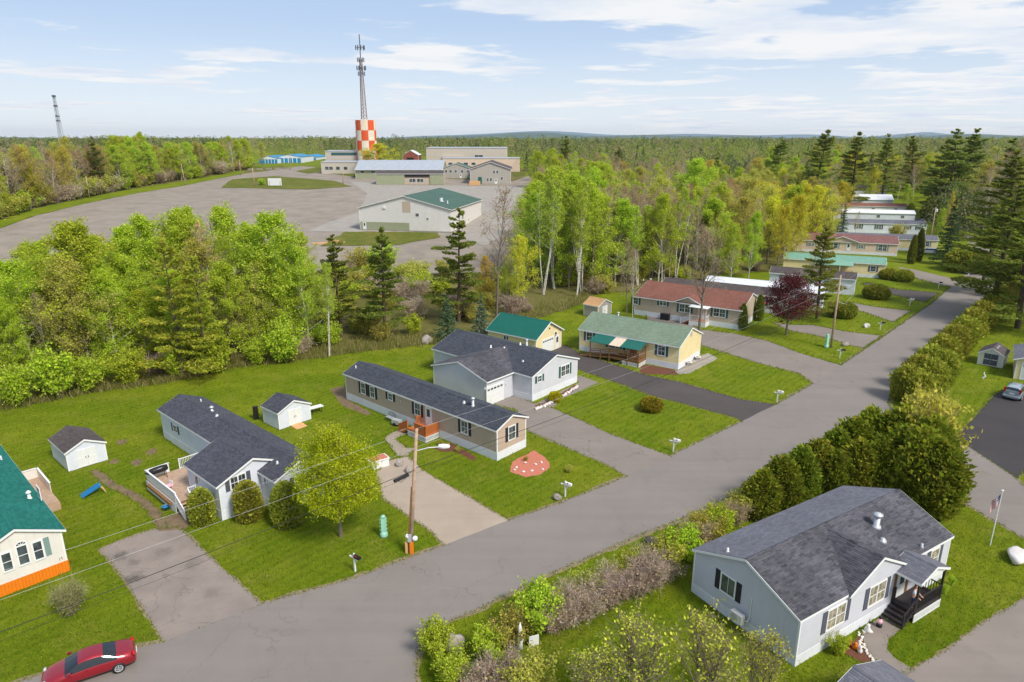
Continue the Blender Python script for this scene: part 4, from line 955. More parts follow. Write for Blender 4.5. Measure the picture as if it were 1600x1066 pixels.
N5 = far_home('white home glimpsed among the trees beyond the row', (1385, 306), 172, 14, 5.0, 'sid_white', 'roof_brown', wins=((4, 1.2, 1, 1),))
# ------------------------------------------------------------------ industrial site
def block(name, label, x0, x1, yb, ye, ya, depth, wall, roof, cat='building', Y=None, group='industrial buildings', **k):
    if Y is None: c = T((x0+x1)/2, yb); Y = c.y
    a, b = atY(x0, yb, Y), atY(x1, yb, Y); zb = terr((a.x+b.x)/2, Y); He = atY((x0+x1)/2, ye, Y).z-zb; Ha = atY((x0+x1)/2, ya, Y).z-zb
    return Home(name, label, cat, (b.x, Y), 90, depth, b.x-a.x, He, Ha, wall, roof, sk=.3, skirt='concrete', group=group, z=zb-.1, row=.8, **k)
def block2(name, label, x0, x1, yb, ye, ya, depth, wall, roof, cat='building', Y=None, group='industrial buildings', **k):
    if Y is None: c = T((x0+x1)/2, yb); Y = c.y
    a, b = atY(x0, yb, Y), atY(x1, yb, Y); zb = terr((a.x+b.x)/2, Y); He = atY((x0+x1)/2, ye, Y).z-zb; Ha = atY((x0+x1)/2, ya, Y+depth/2).z-zb
    return Home(name, label, cat, (a.x, Y), 0, b.x-a.x, depth, He, Ha, wall, roof, sk=.3, skirt='concrete', group=group, z=zb-.1, row=.8, **k)
cR, cL, cF = T(705, 366), T(563, 360), T(743, 337)
dW = Vector((cL.x-cR.x, cL.y-cR.y)); Wd = dW.length; ang = math.degrees(math.atan2(dW.y, dW.x))-90
eH = atY(702, 327, cR.y).z-cR.z; aH = atY(627, 306, (cR.y+cL.y)/2).z-cR.z
W1 = Home('warehouse', 'weathered white metal warehouse with dark green roof', 'warehouse', (cR.x, cR.y), ang, 34, Wd, eH, aH, 'sid_metal', 'roof_dgreen', sk=.8, skirt='concrete', group='industrial buildings', row=.5, z=cR.z-.1, eo=.5, go=.4)
W1.window('x0', Wd*.36, eH*.75, 1.1, 1.0, rows=1); W1.window('x0', Wd*.25, eH*.6, .7, .7, rows=1); W1.door('x0', Wd-1.5, .8); W1.window('y0', 12, eH*.55, 2.0, 1.5, rows=1, cols=2); W1.door('y0', 18, .8); W1.door('y0', 4, .8)
W1.pipe(9, Wd*.2, 1.0, .5); W1.pipe(8, Wd*.12, .9, .15)
q = MB(); W1.fb(q, 'x0', Wd*.45, Wd*.995, .82, eH*.42, .0, .04); q.build('green_panel', M['sid_green'], W1.e); q = MB(); W1.fb(q, 'x0', Wd*.43, Wd*.52, eH*.85, aH*.86, .0, .05); q.build('rust_panel', M['sid_tan2'], W1.e)
q = MB(); W1.fb(q, 'x0', Wd*.70, Wd*.73, eH*.98, eH*1.06, .0, .25); q.build('wall_light', M['white'], W1.e)
W2b = block2('open_shed', 'long open shed with olive walls and dark lean-to roof', 588, 693, 289, 271, 267, 10, 'sid_tan2', 'roof_brown', eo=.8)
for (a, b) in ((588, 632), (672, 693)):
    u0, _ = W2b.px('y0', a, 280); u1, _ = W2b.px('y0', b, 280); q = MB(); W2b.fb(q, 'y0', min(u0, u1), max(u0, u1), .3, W2b.ze, .02, .5); q.build('wall_panel', M['sid_green'], W2b.e)
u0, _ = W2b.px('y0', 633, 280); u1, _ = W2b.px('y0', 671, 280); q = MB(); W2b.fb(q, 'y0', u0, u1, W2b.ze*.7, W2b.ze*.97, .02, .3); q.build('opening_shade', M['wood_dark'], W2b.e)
for t in (.3, .62): W2b.window('y0', u0+(u1-u0)*t, W2b.ze*.4, 3.0, 1.6, rows=1, cols=2)
W2c = block2('storage_shed', 'long grey corrugated shed roof behind the open shed', 556, 692, 280, 264, 250, 22, 'sid_green', 'roof_grey_metal', ribs=1.6, eo=1.0)
for k in range(8): W2c.window('y0', W2c.L*(.08+.12*k), W2c.ze*.72, 2.2, 1.2, rows=1)
W3 = block('commercial_building', 'grey-green gabled building with green door and dark roof', 735, 798, 288, 264, 253, 30, 'sid_far', 'roof_brown', eo=.6, go=.5)
for (x, y) in ((762, 281), (767, 281), (772, 269), (777, 269), (784, 279)): W3.wpx('x0', x, y, 1.0, 1.5, rows=1)
u, _ = W3.px('x0', 775, 284); W3.door('x0', u, .3, 1.1, 2.2); u, _ = W3.px('x0', 750, 284); W3.door('x0', u, .3, 1.6, 3.0, mat='metal_teal', glass=False)
W3b = block('commercial_building', 'low wing with small gable left of the grey-green building', 690, 736, 279, 263, 255, 16, 'sid_far', 'roof_dgreen', eo=.4, go=.3)
for x in (697, 704, 712, 722, 731): W3b.wpx('x0', x, 268, 1.2, 1.4, rows=1)
W3b.door('x0', W3b.W*.35, .3)
W4 = block2('office_building', 'pale flat office block with teal trim at left', 503, 562, 272, 253, 251, 20, 'sid_block', 'roof_grey_metal')
for x in (511, 517, 528, 540): W4.wpx('y0', x, 263, 2.2, 1.8, rows=1)
W4b = block2('office_building', 'taller pale block with teal roof band below the water tower', 510, 572, 262, 236, 234.5, 20, 'sid_block', 'roof_grey_metal', Y=T(532, 272).y+24)
q = MB(); W4b.fb(q, 'y0', W4b.L*.15, W4b.L*.95, W4b.ze-2.2, W4b.ze-.8, .02, .2); q.build('roof_band', M['shutter_teal'], W4b.e); q = MB(); W4b.fb(q, 'y0', W4b.L*.25, W4b.L*.65, W4b.ze*.42, W4b.ze*.5, .02, .2); q.build('window_band', M['shutter_teal'], W4b.e)
W5 = block2('plant_building', 'large pale factory building with flat roof', 667, 792, 258, 231, 229.5, 40, 'sid_block', 'roof_grey_metal', Y=T(740, 279).y+70)
q = MB(); W5.fb(q, 'y0', W5.L*.2, W5.L*.45, .5, W5.ze*.6, .02, 1.5); q.build('annex', M['sid_block'], W5.e); W5.window('y0', W5.L*.65, W5.ze*.55, 5, 2.6, cols=2, rows=1)
W5b = block2('plant_building', 'low pinkish annex in front of the large pale factory', 692, 812, 262, 247, 245.5, 20, 'sid_pink', 'roof_grey_metal', Y=T(740, 279).y+40)
for k in range(4): W5b.window('y0', W5b.L*(.1+.1*k), W5b.ze*.6, 2.4, 1.4, rows=1)
W6 = block('barn', 'small red gabled barn beyond the open shed', 630, 654, 256, 242, 235, 14, 'barn', 'roof_whitish', Y=T(640, 276).y+60)
q = MB(); W6.fb(q, 'x0', W6.W*.3, W6.W*.75, .3, W6.ze*.8, .02, .1); q.build('barn_opening', M['dark'], W6.e)  # dark panel painted as the shade inside the barn's opening
for k, (xa, xb, ya, yb_, lab) in enumerate(((405, 434, 243.5, 256, 'nearest the woods'), (431, 471, 241.5, 255, 'in the middle of the three'), (466, 494, 242, 250.5, 'nearest the office block'))):
    Ws = block('storage_units', 'blue roofed self-storage building, '+lab, xa, xb, yb_, ya+3.5, ya, 30, 'sid_white', 'metal_blue', trim='metal_blue')
    n = 6
    for i in range(n):
        q = MB(); Ws.fb(q, 'x0', Ws.W*(i+.12)/n, Ws.W*(i+.88)/n, .3, Ws.ze*.8, .02, .1); q.build('roller_door', M['metal_blue'], Ws.e)
# checkered water tower with antenna mast
yw_ = 405.0; bL, bR = atY(556.5, 215, yw_), atY(588, 215, yw_); cx = (bL.x+bR.x)/2; rad = (bR.x-bL.x)/2; zb = terr(cx, yw_); ztop = atY(572, 188, yw_).z
wt = thing('water_tower', 'red and white checkered water tower with a lattice mast', 'water tower', (cx, yw_, zb), .25)
HT = ztop-zb; MB().lathe([(rad*.96, 0), (rad*.96, HT-.4), (rad*.9, HT-.1), (rad*.3, HT+.5), (0, HT+.6)], 24).build('tank', M['sid_block'], wt, True)
M['tower_red'] = plain('faded_orange_red_paint', S(214, 84, 44), .6, .12, .5); M['tower_white'] = plain('chalky_white_paint', S(218, 208, 186), .6, .12, .5)
nc = 9; rows_ = 5
for r_ in range(rows_):
    for c in range(nc):
        a0, a1 = 2*math.pi*c/nc, 2*math.pi*(c+1)/nc; z0, z1 = HT*r_/rows_+.04, HT*(r_+1)/rows_-.04; mb = MB(); k = 3; v = []
        for j in range(k+1): a = a0+(a1-a0)*j/k; v += [(rad*math.cos(a), rad*math.sin(a), z0), (rad*math.cos(a), rad*math.sin(a), z1)]
        mb.add(v, [(2*j, 2*j+2, 2*j+3, 2*j+1) for j in range(k)]); mb.build('panel', M['tower_red' if (r_+c) % 2 else 'tower_white'], wt)
mt = atY(568, 54, yw_).z-zb; mb = MB(); z0 = HT+.4; zt = HT+(mt-HT)*.72; xo = -rad*.1
def legp(i, t): w = 3.0*(1-t)+1.1*t; a = 2*math.pi*i/3+.4; return Vector((xo+w*math.cos(a)*.6, w*math.sin(a)*.6, z0+(zt-z0)*t))
nb = 16
for i in range(3):
    mb.bar(legp(i, 0), legp(i, 1), .32)
    for s_ in range(nb):
        mb.bar(legp(i, s_/nb), legp((i+1) % 3, (s_+1)/nb), .16); mb.bar(legp(i, s_/nb), legp((i+1) % 3, s_/nb), .16)
mb.build('lattice_mast', M['steel'], wt)
MB().bar((xo, 0, zt), (xo, 0, mt), .5).build('top_pole', M['shutter_grey'], wt)
for zz, n in ((mt-(mt-HT)*.15, 9), (mt-(mt-HT)*.29, 6), (mt-(mt-HT)*.385, 9), (mt-(mt-HT)*.45, 6)):
    am = MB(); w = 2.4 if n == 9 else 1.7
    for i in range(n): a = 2*math.pi*i/n; x, y = xo+w*math.cos(a), w*math.sin(a); am.box(x-.25, x+.25, y-.2, y+.2, zz-1.1, zz+1.1); am.bar((xo, 0, zz), (x, y, zz), .1)
    am.build('antenna_array', M['shutter_grey'], wt)
# pale lattice tower beyond the left woods
yl = 420.0; pt = atY(77, 149, yl); zb = terr(pt.x, yl); pb = atY(91, 205, yl)
tw = thing('lattice_tower', 'pale lattice antenna tower above the left woods', 'tower', (pt.x+2.5, yl, zb)); ht = pt.z-zb; mb = MB()
def lp(i, t): w = 2.0*(1-t)+.6*t; a = math.pi/4+math.pi/2*i; return Vector((w*math.cos(a), w*math.sin(a), ht*t))
for i in range(4):
    mb.bar(lp(i, 0), lp(i, 1), .22)
    for s_ in range(18): mb.bar(lp(i, s_/18), lp((i+1) % 4, (s_+1)/18), .11); mb.bar(lp(i, s_/18), lp((i+1) % 4, s_/18), .11)
mb.build('lattice_mast', M['roof_grey_metal'], tw)
for t in (.99, .86, .72, .66): MB().lathe([(.1, -.6), (1.1, -.3), (1.1, .3), (.2, .6)], 10, Matrix.Translation((0, 0, ht*t))).build('antenna_drum', M['shutter_grey'], tw)
# signs, barriers and lot clutter
def slab(name, label, cat, px, py, w, h, d, mat, legs=True, group=None, rz=0):
    p = T(px, py); s = thing(name, label, cat, (p.x, p.y, p.z+.15), rz, group); boxpart('panel', M[mat], s, -w/2, w/2, -d/2, d/2, .4*legs, .4*legs+h)
    if legs:
        for x in (-w*.4, w*.4): boxpart('post', M['wood_brown'], s, x-.08, x+.08, -d/2-.01, d/2+.01, 0, .4+h*.6)
    return s
slab('sign_board', 'white board on posts in the grass island', 'sign', 430, 292, 6, 3.2, .3, 'white')
for k in range(5): slab('road_barrier', 'pale concrete barrier along the lot entrance', 'barrier', 392+14*k, 266.5-.4*k, 3.5, .9, .6, 'concrete', False, 'barriers at the lot entrance')
slab('container', 'yellow skip beside the grey-green building', 'skip', 742, 290, 5, 1.8, 2.0, 'ply', False)
for k, (x, y, w, rz) in enumerate(((500, 382, 4, .4), (520, 378, 3.5, -.3), (532, 381, 2.5, .9))): slab('board_pile', 'pale boards lying at the lot edge, '+('left heap', 'middle heap', 'right heap')[k], 'boards', x, y, w, .35, .8, 'ply', False, None, rz)
# ------------------------------------------------------------------ poles and wires
def pole(label, base, h, lean=(0, 0), mat='wood_tan', group='utility poles', r=.15, rz=0):
    p = thing('utility_pole', label, 'utility pole', base, 0, group); top = Vector((lean[0], lean[1], h))
    MB().tube([(0, 0, -.2), top*.5, top], [r*1.15, r*.95, r*.75], 10).build('shaft', M[mat], p, True); return p, Vector(base)+top
b1 = G(641, 862); tp = atY(651, 670, b1.y); p1, top1 = pole('weathered utility pole with street lamp arm beside the driveway', b1, tp.z, (tp.x-b1.x, 0))
M['pole_tan'] = plain('weathered_pole_wood', S(172, 146, 124), .9, .25, 3, .4, 12); p1.children[0].data.materials[0] = M['pole_tan']
def onp(z): t = z/tp.z; return Vector(((tp.x-b1.x)*t, 0, z))
MB().tube([onp(.3)+Vector((-.17, -.12, 0)), onp(5.5)+Vector((-.15, -.1, 0))], .05, 6).build('conduit', M['wood_brown'], p1)
boxpart('base_guard', M['orange'], p1, .02, .3, -.3, -.12, 0, .95); boxpart('base_guard', M['ply'], p1, -.32, -.14, -.26, -.1, 0, .9)
for (x, z, r_) in ((.32, 1.25, .2), (-.25, 1.45, .16)): MB().lathe([(.02, -.12), (r_, -.1), (r_, .06), (r_*.6, .12), (0, .13)], 12, Matrix.Translation(onp(z)+Vector((x, -.2, 0))) @ Matrix.Rotation(R(90), 4, 'X')).build('meter', M['trim'], p1, True)
boxpart('meter_box', M['metal'], p1, -.1, .18, -.32, -.16, 1.0, 1.6)
za = atY(648, 705, b1.y).z; arm = [onp(za), onp(za)+Vector((.9, .25, .15)), onp(za)+Vector((1.7, .45, .12))]
MB().tube(arm, .04, 6).build('lamp_arm', M['metal'], p1); MB().lathe([(.02, -.45), (.16, -.38), (.2, 0), (.14, .38), (.02, .45)], 10, Matrix.Translation(arm[2]+Vector((.3, .08, 0))) @ Matrix.Rotation(R(90), 4, 'Y')).build('lamp_head', M['trim'], p1, True)
MB().bar(onp(za-1.2)+Vector((-.22, 0, 0)), onp(za-1.2)+Vector((.22, 0, 0)), .08).build('bracket', M['metal'], p1)
b2 = G(1298, 543); h2 = atY(1315, 430, b2.y).z; p2, top2 = pole('tan utility pole beside the pale green pedestal', b2, h2, (0, 0)); p2.children[0].data.materials[0] = M['pole_tan']
MB().tube([(0, -.1, h2-2.6), (.7, -.3, h2-1.4), (1.5, -.5, h2-1.5)], .035, 6).build('lamp_arm', M['metal'], p2); MB().tube([(1.4, -.5, h2-1.5), (1.7, -.55, h2-3.1), (.9, -.4, h2-4.2), (.15, -.1, h2-3.9)], .03, 6).build('cable_loop', M['metal'], p2)
b3 = T(1452, 384); p3, top3 = pole('utility pole beyond the tall spruce', b3, 11)
MB().lathe([(.1, 0), (.25, .1), (.25, .8), (.1, .9)], 10, Matrix.Translation((.4, 0, 9.6))).build('transformer', M['trim'], p3)
b0 = Vector((-55, 4, 0)); p0, top0 = pole('utility pole off to the left', b0, 10.2)
def wire(a, b, sag, r=.014, mat='black', name='overhead_wire', label=None):
    a, b = Vector(a), Vector(b); pts = [a+(b-a)*(i/24)-Vector((0, 0, sag*4*(i/24)*(1-i/24))) for i in range(25)]
    o = MB().tube(pts, r, 5).build(name, M[mat], None, True); tag(o, label, 'wire', 'overhead wires'); return o
for k, (dz, sag, r, mt_, nm) in enumerate(((.05, .7, .007, 'metal', 'top'), (1.5, .8, .007, 'metal', 'second'), (3.2, .9, .02, 'black', 'thick black third'), (3.6, 1.0, .008, 'black', 'lowest'))):
    wire(top0-Vector((0, 0, dz)), b1+onp(tp.z-dz)+Vector((0, -.12, 0)), sag, r, mt_, label='%s overhead wire crossing the lawns left of the lamp pole' % nm)
    wire(b1+onp(tp.z-dz)+Vector((0, .12, 0)), top2-Vector((0, 0, dz)), sag*1.1, r, mt_, label='%s overhead wire right of the lamp pole' % nm)
    if k < 3: wire(top2-Vector((0, 0, dz)), top3-Vector((0, 0, dz)), sag, r, mt_, label='%s overhead wire past the far homes' % nm)
sp_ = thing('splice_case', 'black cable splice case hanging left of the lamp pole', 'splice case', b1+onp(tp.z-3.3)+Vector((-.85, -.75, -.2)), 0)
MB().tube([(-.45, -.4, -.05), (.45, .4, .05)], .13, 8).build('casing', M['black'], sp_); MB().tube([(-.3, -.3, -.02), (0, 0, -.35), (.4, .35, 0)], .02, 5).build('cable_loop', M['black'], sp_)
for k, (xb, yb_, xt, yt, lab) in enumerate(((140, 310, 134, 275, 'leaning bare pole at the left wood edge'), (290, 290, 283, 257, 'leaning pole at the wood edge in the middle'), (398, 292, 394, 262, 'pole in the grass island'), (376, 274, 374, 250, 'pale lamp pole at the lot entrance'), (454, 266, 453, 240, 'lamp pole near the blue storage units'), (536, 288, 536, 262, 'pole before the office block'))):
    b = T(xb, yb_); t_ = atY(xt, yt, b.y); pole(lab, b, t_.z-b.z, (t_.x-b.x, 0), 'wood_tan', 'poles on the lot', .16)
# ------------------------------------------------------------------ mailboxes and pedestals
def mailbox(label, px, py, box='white', rz=.6, h=1.15):
    m = thing('mailbox', label, 'mailbox', G(px, py), rz, 'mailboxes along the street')
    boxpart('post', M['white'], m, -.055, .055, -.055, .055, 0, h+.35); boxpart('arm', M['white'], m, -.45, .45, -.05, .05, h-.05, h+.04)
    MB().bar((0, 0, h-.45), (.36, 0, h-.06), .06).build('brace', M['white'], m)
    mb = MB(); n = 8; pr_ = [(-.12, 0), (.12, 0), (.12, .14)]+[(.12*math.cos(math.pi*i/n), .14+.12*math.sin(math.pi*i/n)) for i in range(1, n)]+[(-.12, .14)]
    for xx in (.05, .6): mb.v += [(xx, y, h+.045+z) for y, z in pr_]
    k = len(pr_); mb.f += [[i, (i+1) % k, k+(i+1) % k, k+i] for i in range(k)]+[list(range(k))[::-1], [k+i for i in range(k)]]; mb.uv += [None]*(k+2)
    bx = mb.build('box', M[box], m); boxpart('door', M[box], bx, .602, .615, -.11, .11, h+.06, h+.24); boxpart('flag', M['red'], bx, .2, .36, -.135, -.122, h+.2, h+.3)
    return m
for (x, y, bxm, rz, l) in ((555, 893, 'black', -.6, 'white mailbox post with black box on the white home lawn'), (883, 776, 'white', -.6, 'white mailbox beside the rounded stone on the tan home lawn'), (1052, 706, 'white', -.5, 'white mailbox on the grey garage home lawn'), (1214, 628, 'white', -.5, 'white mailbox at the end of the dark driveway'), (1312, 560, 'black', -.5, 'white mailbox post with black box below the tan utility pole'), (1375, 516, 'black', -.5, 'white mailbox post with black box beside the pale rock'), (1421, 478, 'white', -.5, 'white mailbox between the bush and the road'), (1466, 451, 'black', -.5, 'white mailbox post with black box, next to last up the street'), (1512, 434, 'white', -.5, 'white mailbox farthest up the street')):
    mailbox(l, x, y, bxm, rz)
def pedestal(label, px, py, h=1.7):
    p = thing('cable_pedestal', label, 'pedestal', G(px, py), .4, 'pale green pedestals')
    MB().lathe([(.30, 0), (.33, .1), (.31, .3), (.24, .42)], 12).build('base', M['teal_plastic'], p, True)
    MB().box(-.21, .21, -.16, .16, .4, h).build('cabinet', M['teal_plastic'], p)
    for s_ in (-1, 1):
        for z in (.6, .95, 1.25, 1.5): MB().lathe([(.02, -.06), (.07, -.05), (.07, .05), (.02, .06)], 8, Matrix.Translation((s_*.23, 0, z)) @ Matrix.Rotation(R(90), 4, 'Y')).build('knob', M['teal_plastic'], p, True)
    MB().lathe([(.2, 0), (.2, .08), (.1, .16), (0, .18)], 10, Matrix.Translation((0, 0, h))).build('cap', M['teal_plastic'], p, True)
pedestal('pale green cable pedestal on the white home lawn', 600, 838); pedestal('pale green pedestal beside the tan utility pole', 1291, 543, 1.9)
# ------------------------------------------------------------------ stones
def rock(name, label, px, py, sx, sy, sz, mat='stone', seed=0, cat='boulder', z=0, group=None):
    bm = bmesh.new(); bmesh.ops.create_icosphere(bm, subdivisions=3, radius=1); rng = np.random.RandomState(seed+5)
    ax = rng.normal(size=(14, 3)); ax /= np.linalg.norm(ax, axis=1)[:, None]; cut = rng.uniform(.62, .95, 14)
    for v in bm.verts:
        c = np.array(v.co); d = ax @ c
        for k in range(14):
            if d[k] > cut[k]: c = c-ax[k]*(d[k]-cut[k])*.85
        c *= 1+.03*rng.normal(); v.co = (c[0]*sx, c[1]*sy, (c[2]+.55)*sz)
    me = bpy.data.meshes.new(name); bm.to_mesh(me); bm.free(); me.polygons.foreach_set('use_smooth', [True]*len(me.polygons))
    o = link(name, me, M[mat]); p = G(px, py); o.location = (p.x, p.y, z); o.rotation_euler = (0, 0, seed*1.3); return tag(o, label, cat, group)
rock('boulder', 'grey boulder at the wood edge behind the tan home', 668, 535, 1.5, 1.0, .75, 'stone', 1)
rock('boulder', 'pinkish boulder among the shrubs at the street corner', 706, 1012, .85, .7, .85, 'stone', 2)
rock('boulder', 'dark boulder at the roadside before the grey hedge', 1016, 850, .65, .5, .45, 'stone_dark', 3)
rock('boulder', 'rounded grey stone beside the white mailbox', 871, 780, .45, .4, .4, 'stone', 4)
rock('boulder', 'small grey rock by the tan utility pole', 1321, 540, .7, .5, .4, 'stone', 5)
rock('boulder', 'pale rock on the lawn beside a mailbox up the street', 1354, 512, .6, .5, .5, 'stone_white', 6)
rock('boulder', 'pale rock on the grass at the side street corner', 1412, 603, .5, .4, .35, 'stone', 7)
rock('boulder', 'pale rock near the flagpole at the right edge', 1590, 876, 1.1, .8, .6, 'stone_white', 8)
for k, (x, y) in enumerate(((625, 727), (638, 737))): rock('boulder', ('grey stone at the driveway top, nearer the tub', 'grey stone at the driveway top, nearer the lamp pole')[k], x, y, .5, .4, .4, 'stone', 20+k)
for k, (x, y) in enumerate(((807, 731), (821, 724), (837, 726), (846, 723), (831, 736), (848, 734), (818, 738), (804, 735))): rock('edging_stone', 'white stone lying on the red stone bed', x, y, .17, .13, .1, 'stone_white', 30+k, 'stone', group='white stones on the red bed')
rng = random.Random(4); bor = [(1343, 989), (1346, 1003), (1351, 1016), (1360, 1029), (1370, 1040), (1382, 1050), (1392, 1058)]
k = 0
for (a, b) in zip(bor[:-1], bor[1:]):
    for i in range(6):
        t = i/6; rock('edging_stone', 'white stone edging the front walk of the grey double-wide', a[0]+(b[0]-a[0])*t+rng.uniform(-3, 3), a[1]+(b[1]-a[1])*t, .09+.04*rng.random(), .08, .07, 'stone_white', 60+k, 'stone', group='white stones along the walk'); k += 1
bed = [(838, 640), (850, 636), (862, 630), (872, 625), (884, 617), (895, 610), (905, 603)]
for (a, b) in zip(bed[:-1], bed[1:]):
    for i in range(3):
        t = i/3; rock('edging_stone', 'pale stone edging the flower bed of the garage home', a[0]+(b[0]-a[0])*t, a[1]+(b[1]-a[1])*t, .3, .2, .2, 'stone_white', 120+k, 'stone', group='stones edging the flower bed'); k += 1
for j in range(10): rock('edging_stone', 'pale stone ringing the small bed across the side street', 1468+14*math.cos(j*.63), 652+8*math.sin(j*.63), .22, .18, .16, 'stone_white', 150+j, 'stone', group='stones ringing the small bed')
# ------------------------------------------------------------------ yard things
tb = thing('planter_tub', 'white tub planter with red flowers at the driveway top', 'planter', G(591, 728), R(35)); mb = MB(); mb.box(-.9, .9, -.55, .55, 0, .75); mb.build('tub', M['white'], tb); boxpart('rim', M['trim'], tb, -.96, .96, -.61, .61, .755, .83); boxpart('soil', M['mulch_red'], tb, -.85, .85, -.5, .5, .831, .87)
sl_ = thing('toy_slide', 'blue plastic toy slide lying on the left lawn', 'slide', G(148, 772), R(40))
mb = MB(); mb.add([(-1.0, -.28, .08), (-1.0, .28, .08), (.5, .28, .72), (.5, -.28, .72), (-1.0, -.28, .02), (-1.0, .28, .02), (.5, .28, .64), (.5, -.28, .64)], [(0, 3, 2, 1), (4, 5, 6, 7), (0, 4, 7, 3), (1, 2, 6, 5), (0, 1, 5, 4), (3, 7, 6, 2)]); mb.build('chute', M['blue'], sl_)
for y in (-.3, .3): MB().bar((-1.0, y, .13), (.55, y, .8), .05, .16).build('side_rail', M['blue'], sl_)
for y in (-.25, .25): MB().bar((.5, y, .7), (.85, y, 0), .07).build('leg', M['ply'], sl_)
boxpart('step', M['ply'], sl_, .62, .72, -.25, .25, .32, .37)
bn = thing('garden_bench', 'metal garden bench against the tan home', 'bench', C.e.matrix_basis @ Vector((15.4, 5.0, 0)), C.a)
for i in range(4): boxpart('seat_slat', M['metal'], bn, -.6, .6, -.25+.13*i, -.15+.13*i, .42, .45)
mb = MB(); mb.tube([(-.6, -.28, .45), (-.6, -.3, .8), (-.3, -.31, .95), (.3, -.31, .95), (.6, -.3, .8), (.6, -.28, .45)], .03, 6)
for i in range(9): x = -.55+.1375*i; mb.bar((x, -.28, .45), (x, -.31, .86), .02)
mb.build('backrest', M['shutter_grey'], bn)
for x in (-.58, .58):
    for y in (-.25, .22): MB().bar((x, y, 0), (x, y, .42), .05).build('leg', M['shutter_grey'], bn)
wb = thing('yard_cart', 'white and grey garden cart beside the bench', 'cart', C.e.matrix_basis @ Vector((13.9, 5.3, 0)), C.a+.2); boxpart('body', M['metal'], wb, -.5, .5, -.3, .3, .25, .7); 
for y in (-.34, .34): MB().lathe([(.02, -.03), (.2, -.03), (.2, .03), (.02, .03)], 12, Matrix.Translation((.1, y, .2)) @ Matrix.Rotation(R(90), 4, 'X')).build('wheel', M['black'], wb)
pt_ = thing('picnic_table', 'small white-topped table beside the shed with the ramp', 'table', G(494, 645), R(40)); boxpart('table_top', M['white'], pt_, -.8, .8, -.4, .4, .7, .75)
for x in (-.6, .6):
    for y in (-.3, .3): MB().bar((x, y, 0), (x*.9, y*.9, .7), .06).build('leg', M['black'], pt_)
hp_ = thing('trellis_stand', 'dark bag stand leaning at the shed corner', 'stand', G(401, 655), .3); MB().box(-.25, .25, -.2, .2, 0, 1.5).build('bag', M['black'], hp_); MB().bar((-.3, .2, 0), (-.3, .2, 1.7), .05).build('post', M['wood_brown'], hp_)
um = thing('patio_umbrella', 'red patio umbrella beside the grey home', 'umbrella', G(1181, 492), 0); zt = 2.7
MB().tube([(0, 0, 0), (0, 0, zt)], .03, 6).build('pole', M['white'], um); mb = MB(); v = [(0, 0, zt)]+[(1.5*math.cos(i*math.pi/4), 1.5*math.sin(i*math.pi/4), zt-.5) for i in range(8)]; mb.add(v, [(0, i+1, (i+1) % 8+1) for i in range(8)]); mb.build('canopy', M['red'], um); MB().lathe([(.3, 0), (.3, .08), (.05, .12)], 12).build('base', M['black'], um)
for k, (x, y) in enumerate(((1076, 570), (1090, 562))):
    pl = thing('planter', ('white planter beside the yellow home, nearer the street', 'white planter beside the yellow home, farther back')[k], 'planter', G(x, y), 0); MB().lathe([(.25, 0), (.4, .4), (.44, .4), (.44, .46), (.34, .46), (.3, .38)], 14).build('bowl', M['white'], pl, True); MB().lathe([(.01, .39), (.31, .385)], 14).build('soil', M['mulch_brown'], pl)
pk = thing('garden_ornament', 'white ornament and panel at the end of the grey hedge', 'ornament', G(824, 1012), R(20)); boxpart('panel', M['white'], pk, .1, .75, -.03, .03, .0, .75); MB().lathe([(.22, 0), (.16, .4), (.24, .7), (.1, 1.2), (.13, 1.45), (.02, 1.9)], 10, Matrix.Translation((-.45, .1, 0))).build('figure', M['white'], pk, True)
cr = thing('garden_ornament', 'white curved bird ornament on the right lawn', 'ornament', G(1534, 594), 0); MB().tube([(0, 0, 0), (.1, 0, .35), (.35, 0, .5), (.2, 0, .75), (.05, 0, .9), (.2, 0, 1.05)], [.06, .09, .12, .08, .05, .04], 8).build('body', M['white'], cr, True)
pg = thing('garden_gnome', 'small pink and black garden figure at the walk', 'figurine', P.e.matrix_basis @ Vector((7.6, -.6, 0)), 0); MB().lathe([(.17, 0), (.18, .22), (.14, .26)], 12).build('pot', M['black'], pg, True); MB().lathe([(.13, .26), (.17, .42), (.08, .58)], 12).build('body', M['pink'], pg, True); MB().lathe([(.05, .57), (.11, .66), (.1, .78), (0, .84)], 12).build('head', M['black'], pg, True)
pg = thing('garden_ornament', 'white figurine at the foot of the grey double-wide wall', 'figurine', P.e.matrix_basis @ Vector((6.5, -.5, 0)), 0); MB().lathe([(.16, 0), (.2, .2), (.1, .42), (.13, .52), (0, .64)], 12).build('body', M['white'], pg, True); boxpart('base', M['stone_white'], pg, -.3, .3, -.12, .12, 0, .08)
pg = thing('garden_ornament', 'orange and white figures in the bed at the double-wide corner', 'figurine', P.e.matrix_basis @ Vector((4.4, -1.0, 0)), 0)
for i, (x, y, mt_) in enumerate(((0, 0, 'orange'), (.3, .15, 'white'), (-.2, .3, 'red'), (.15, -.3, 'white'))): MB().lathe([(.12, 0), (.15, .18), (.07, .34), (.1, .44), (0, .54)], 10, Matrix.Translation((x, y, 0))).build('figure', M[mt_], pg, True)
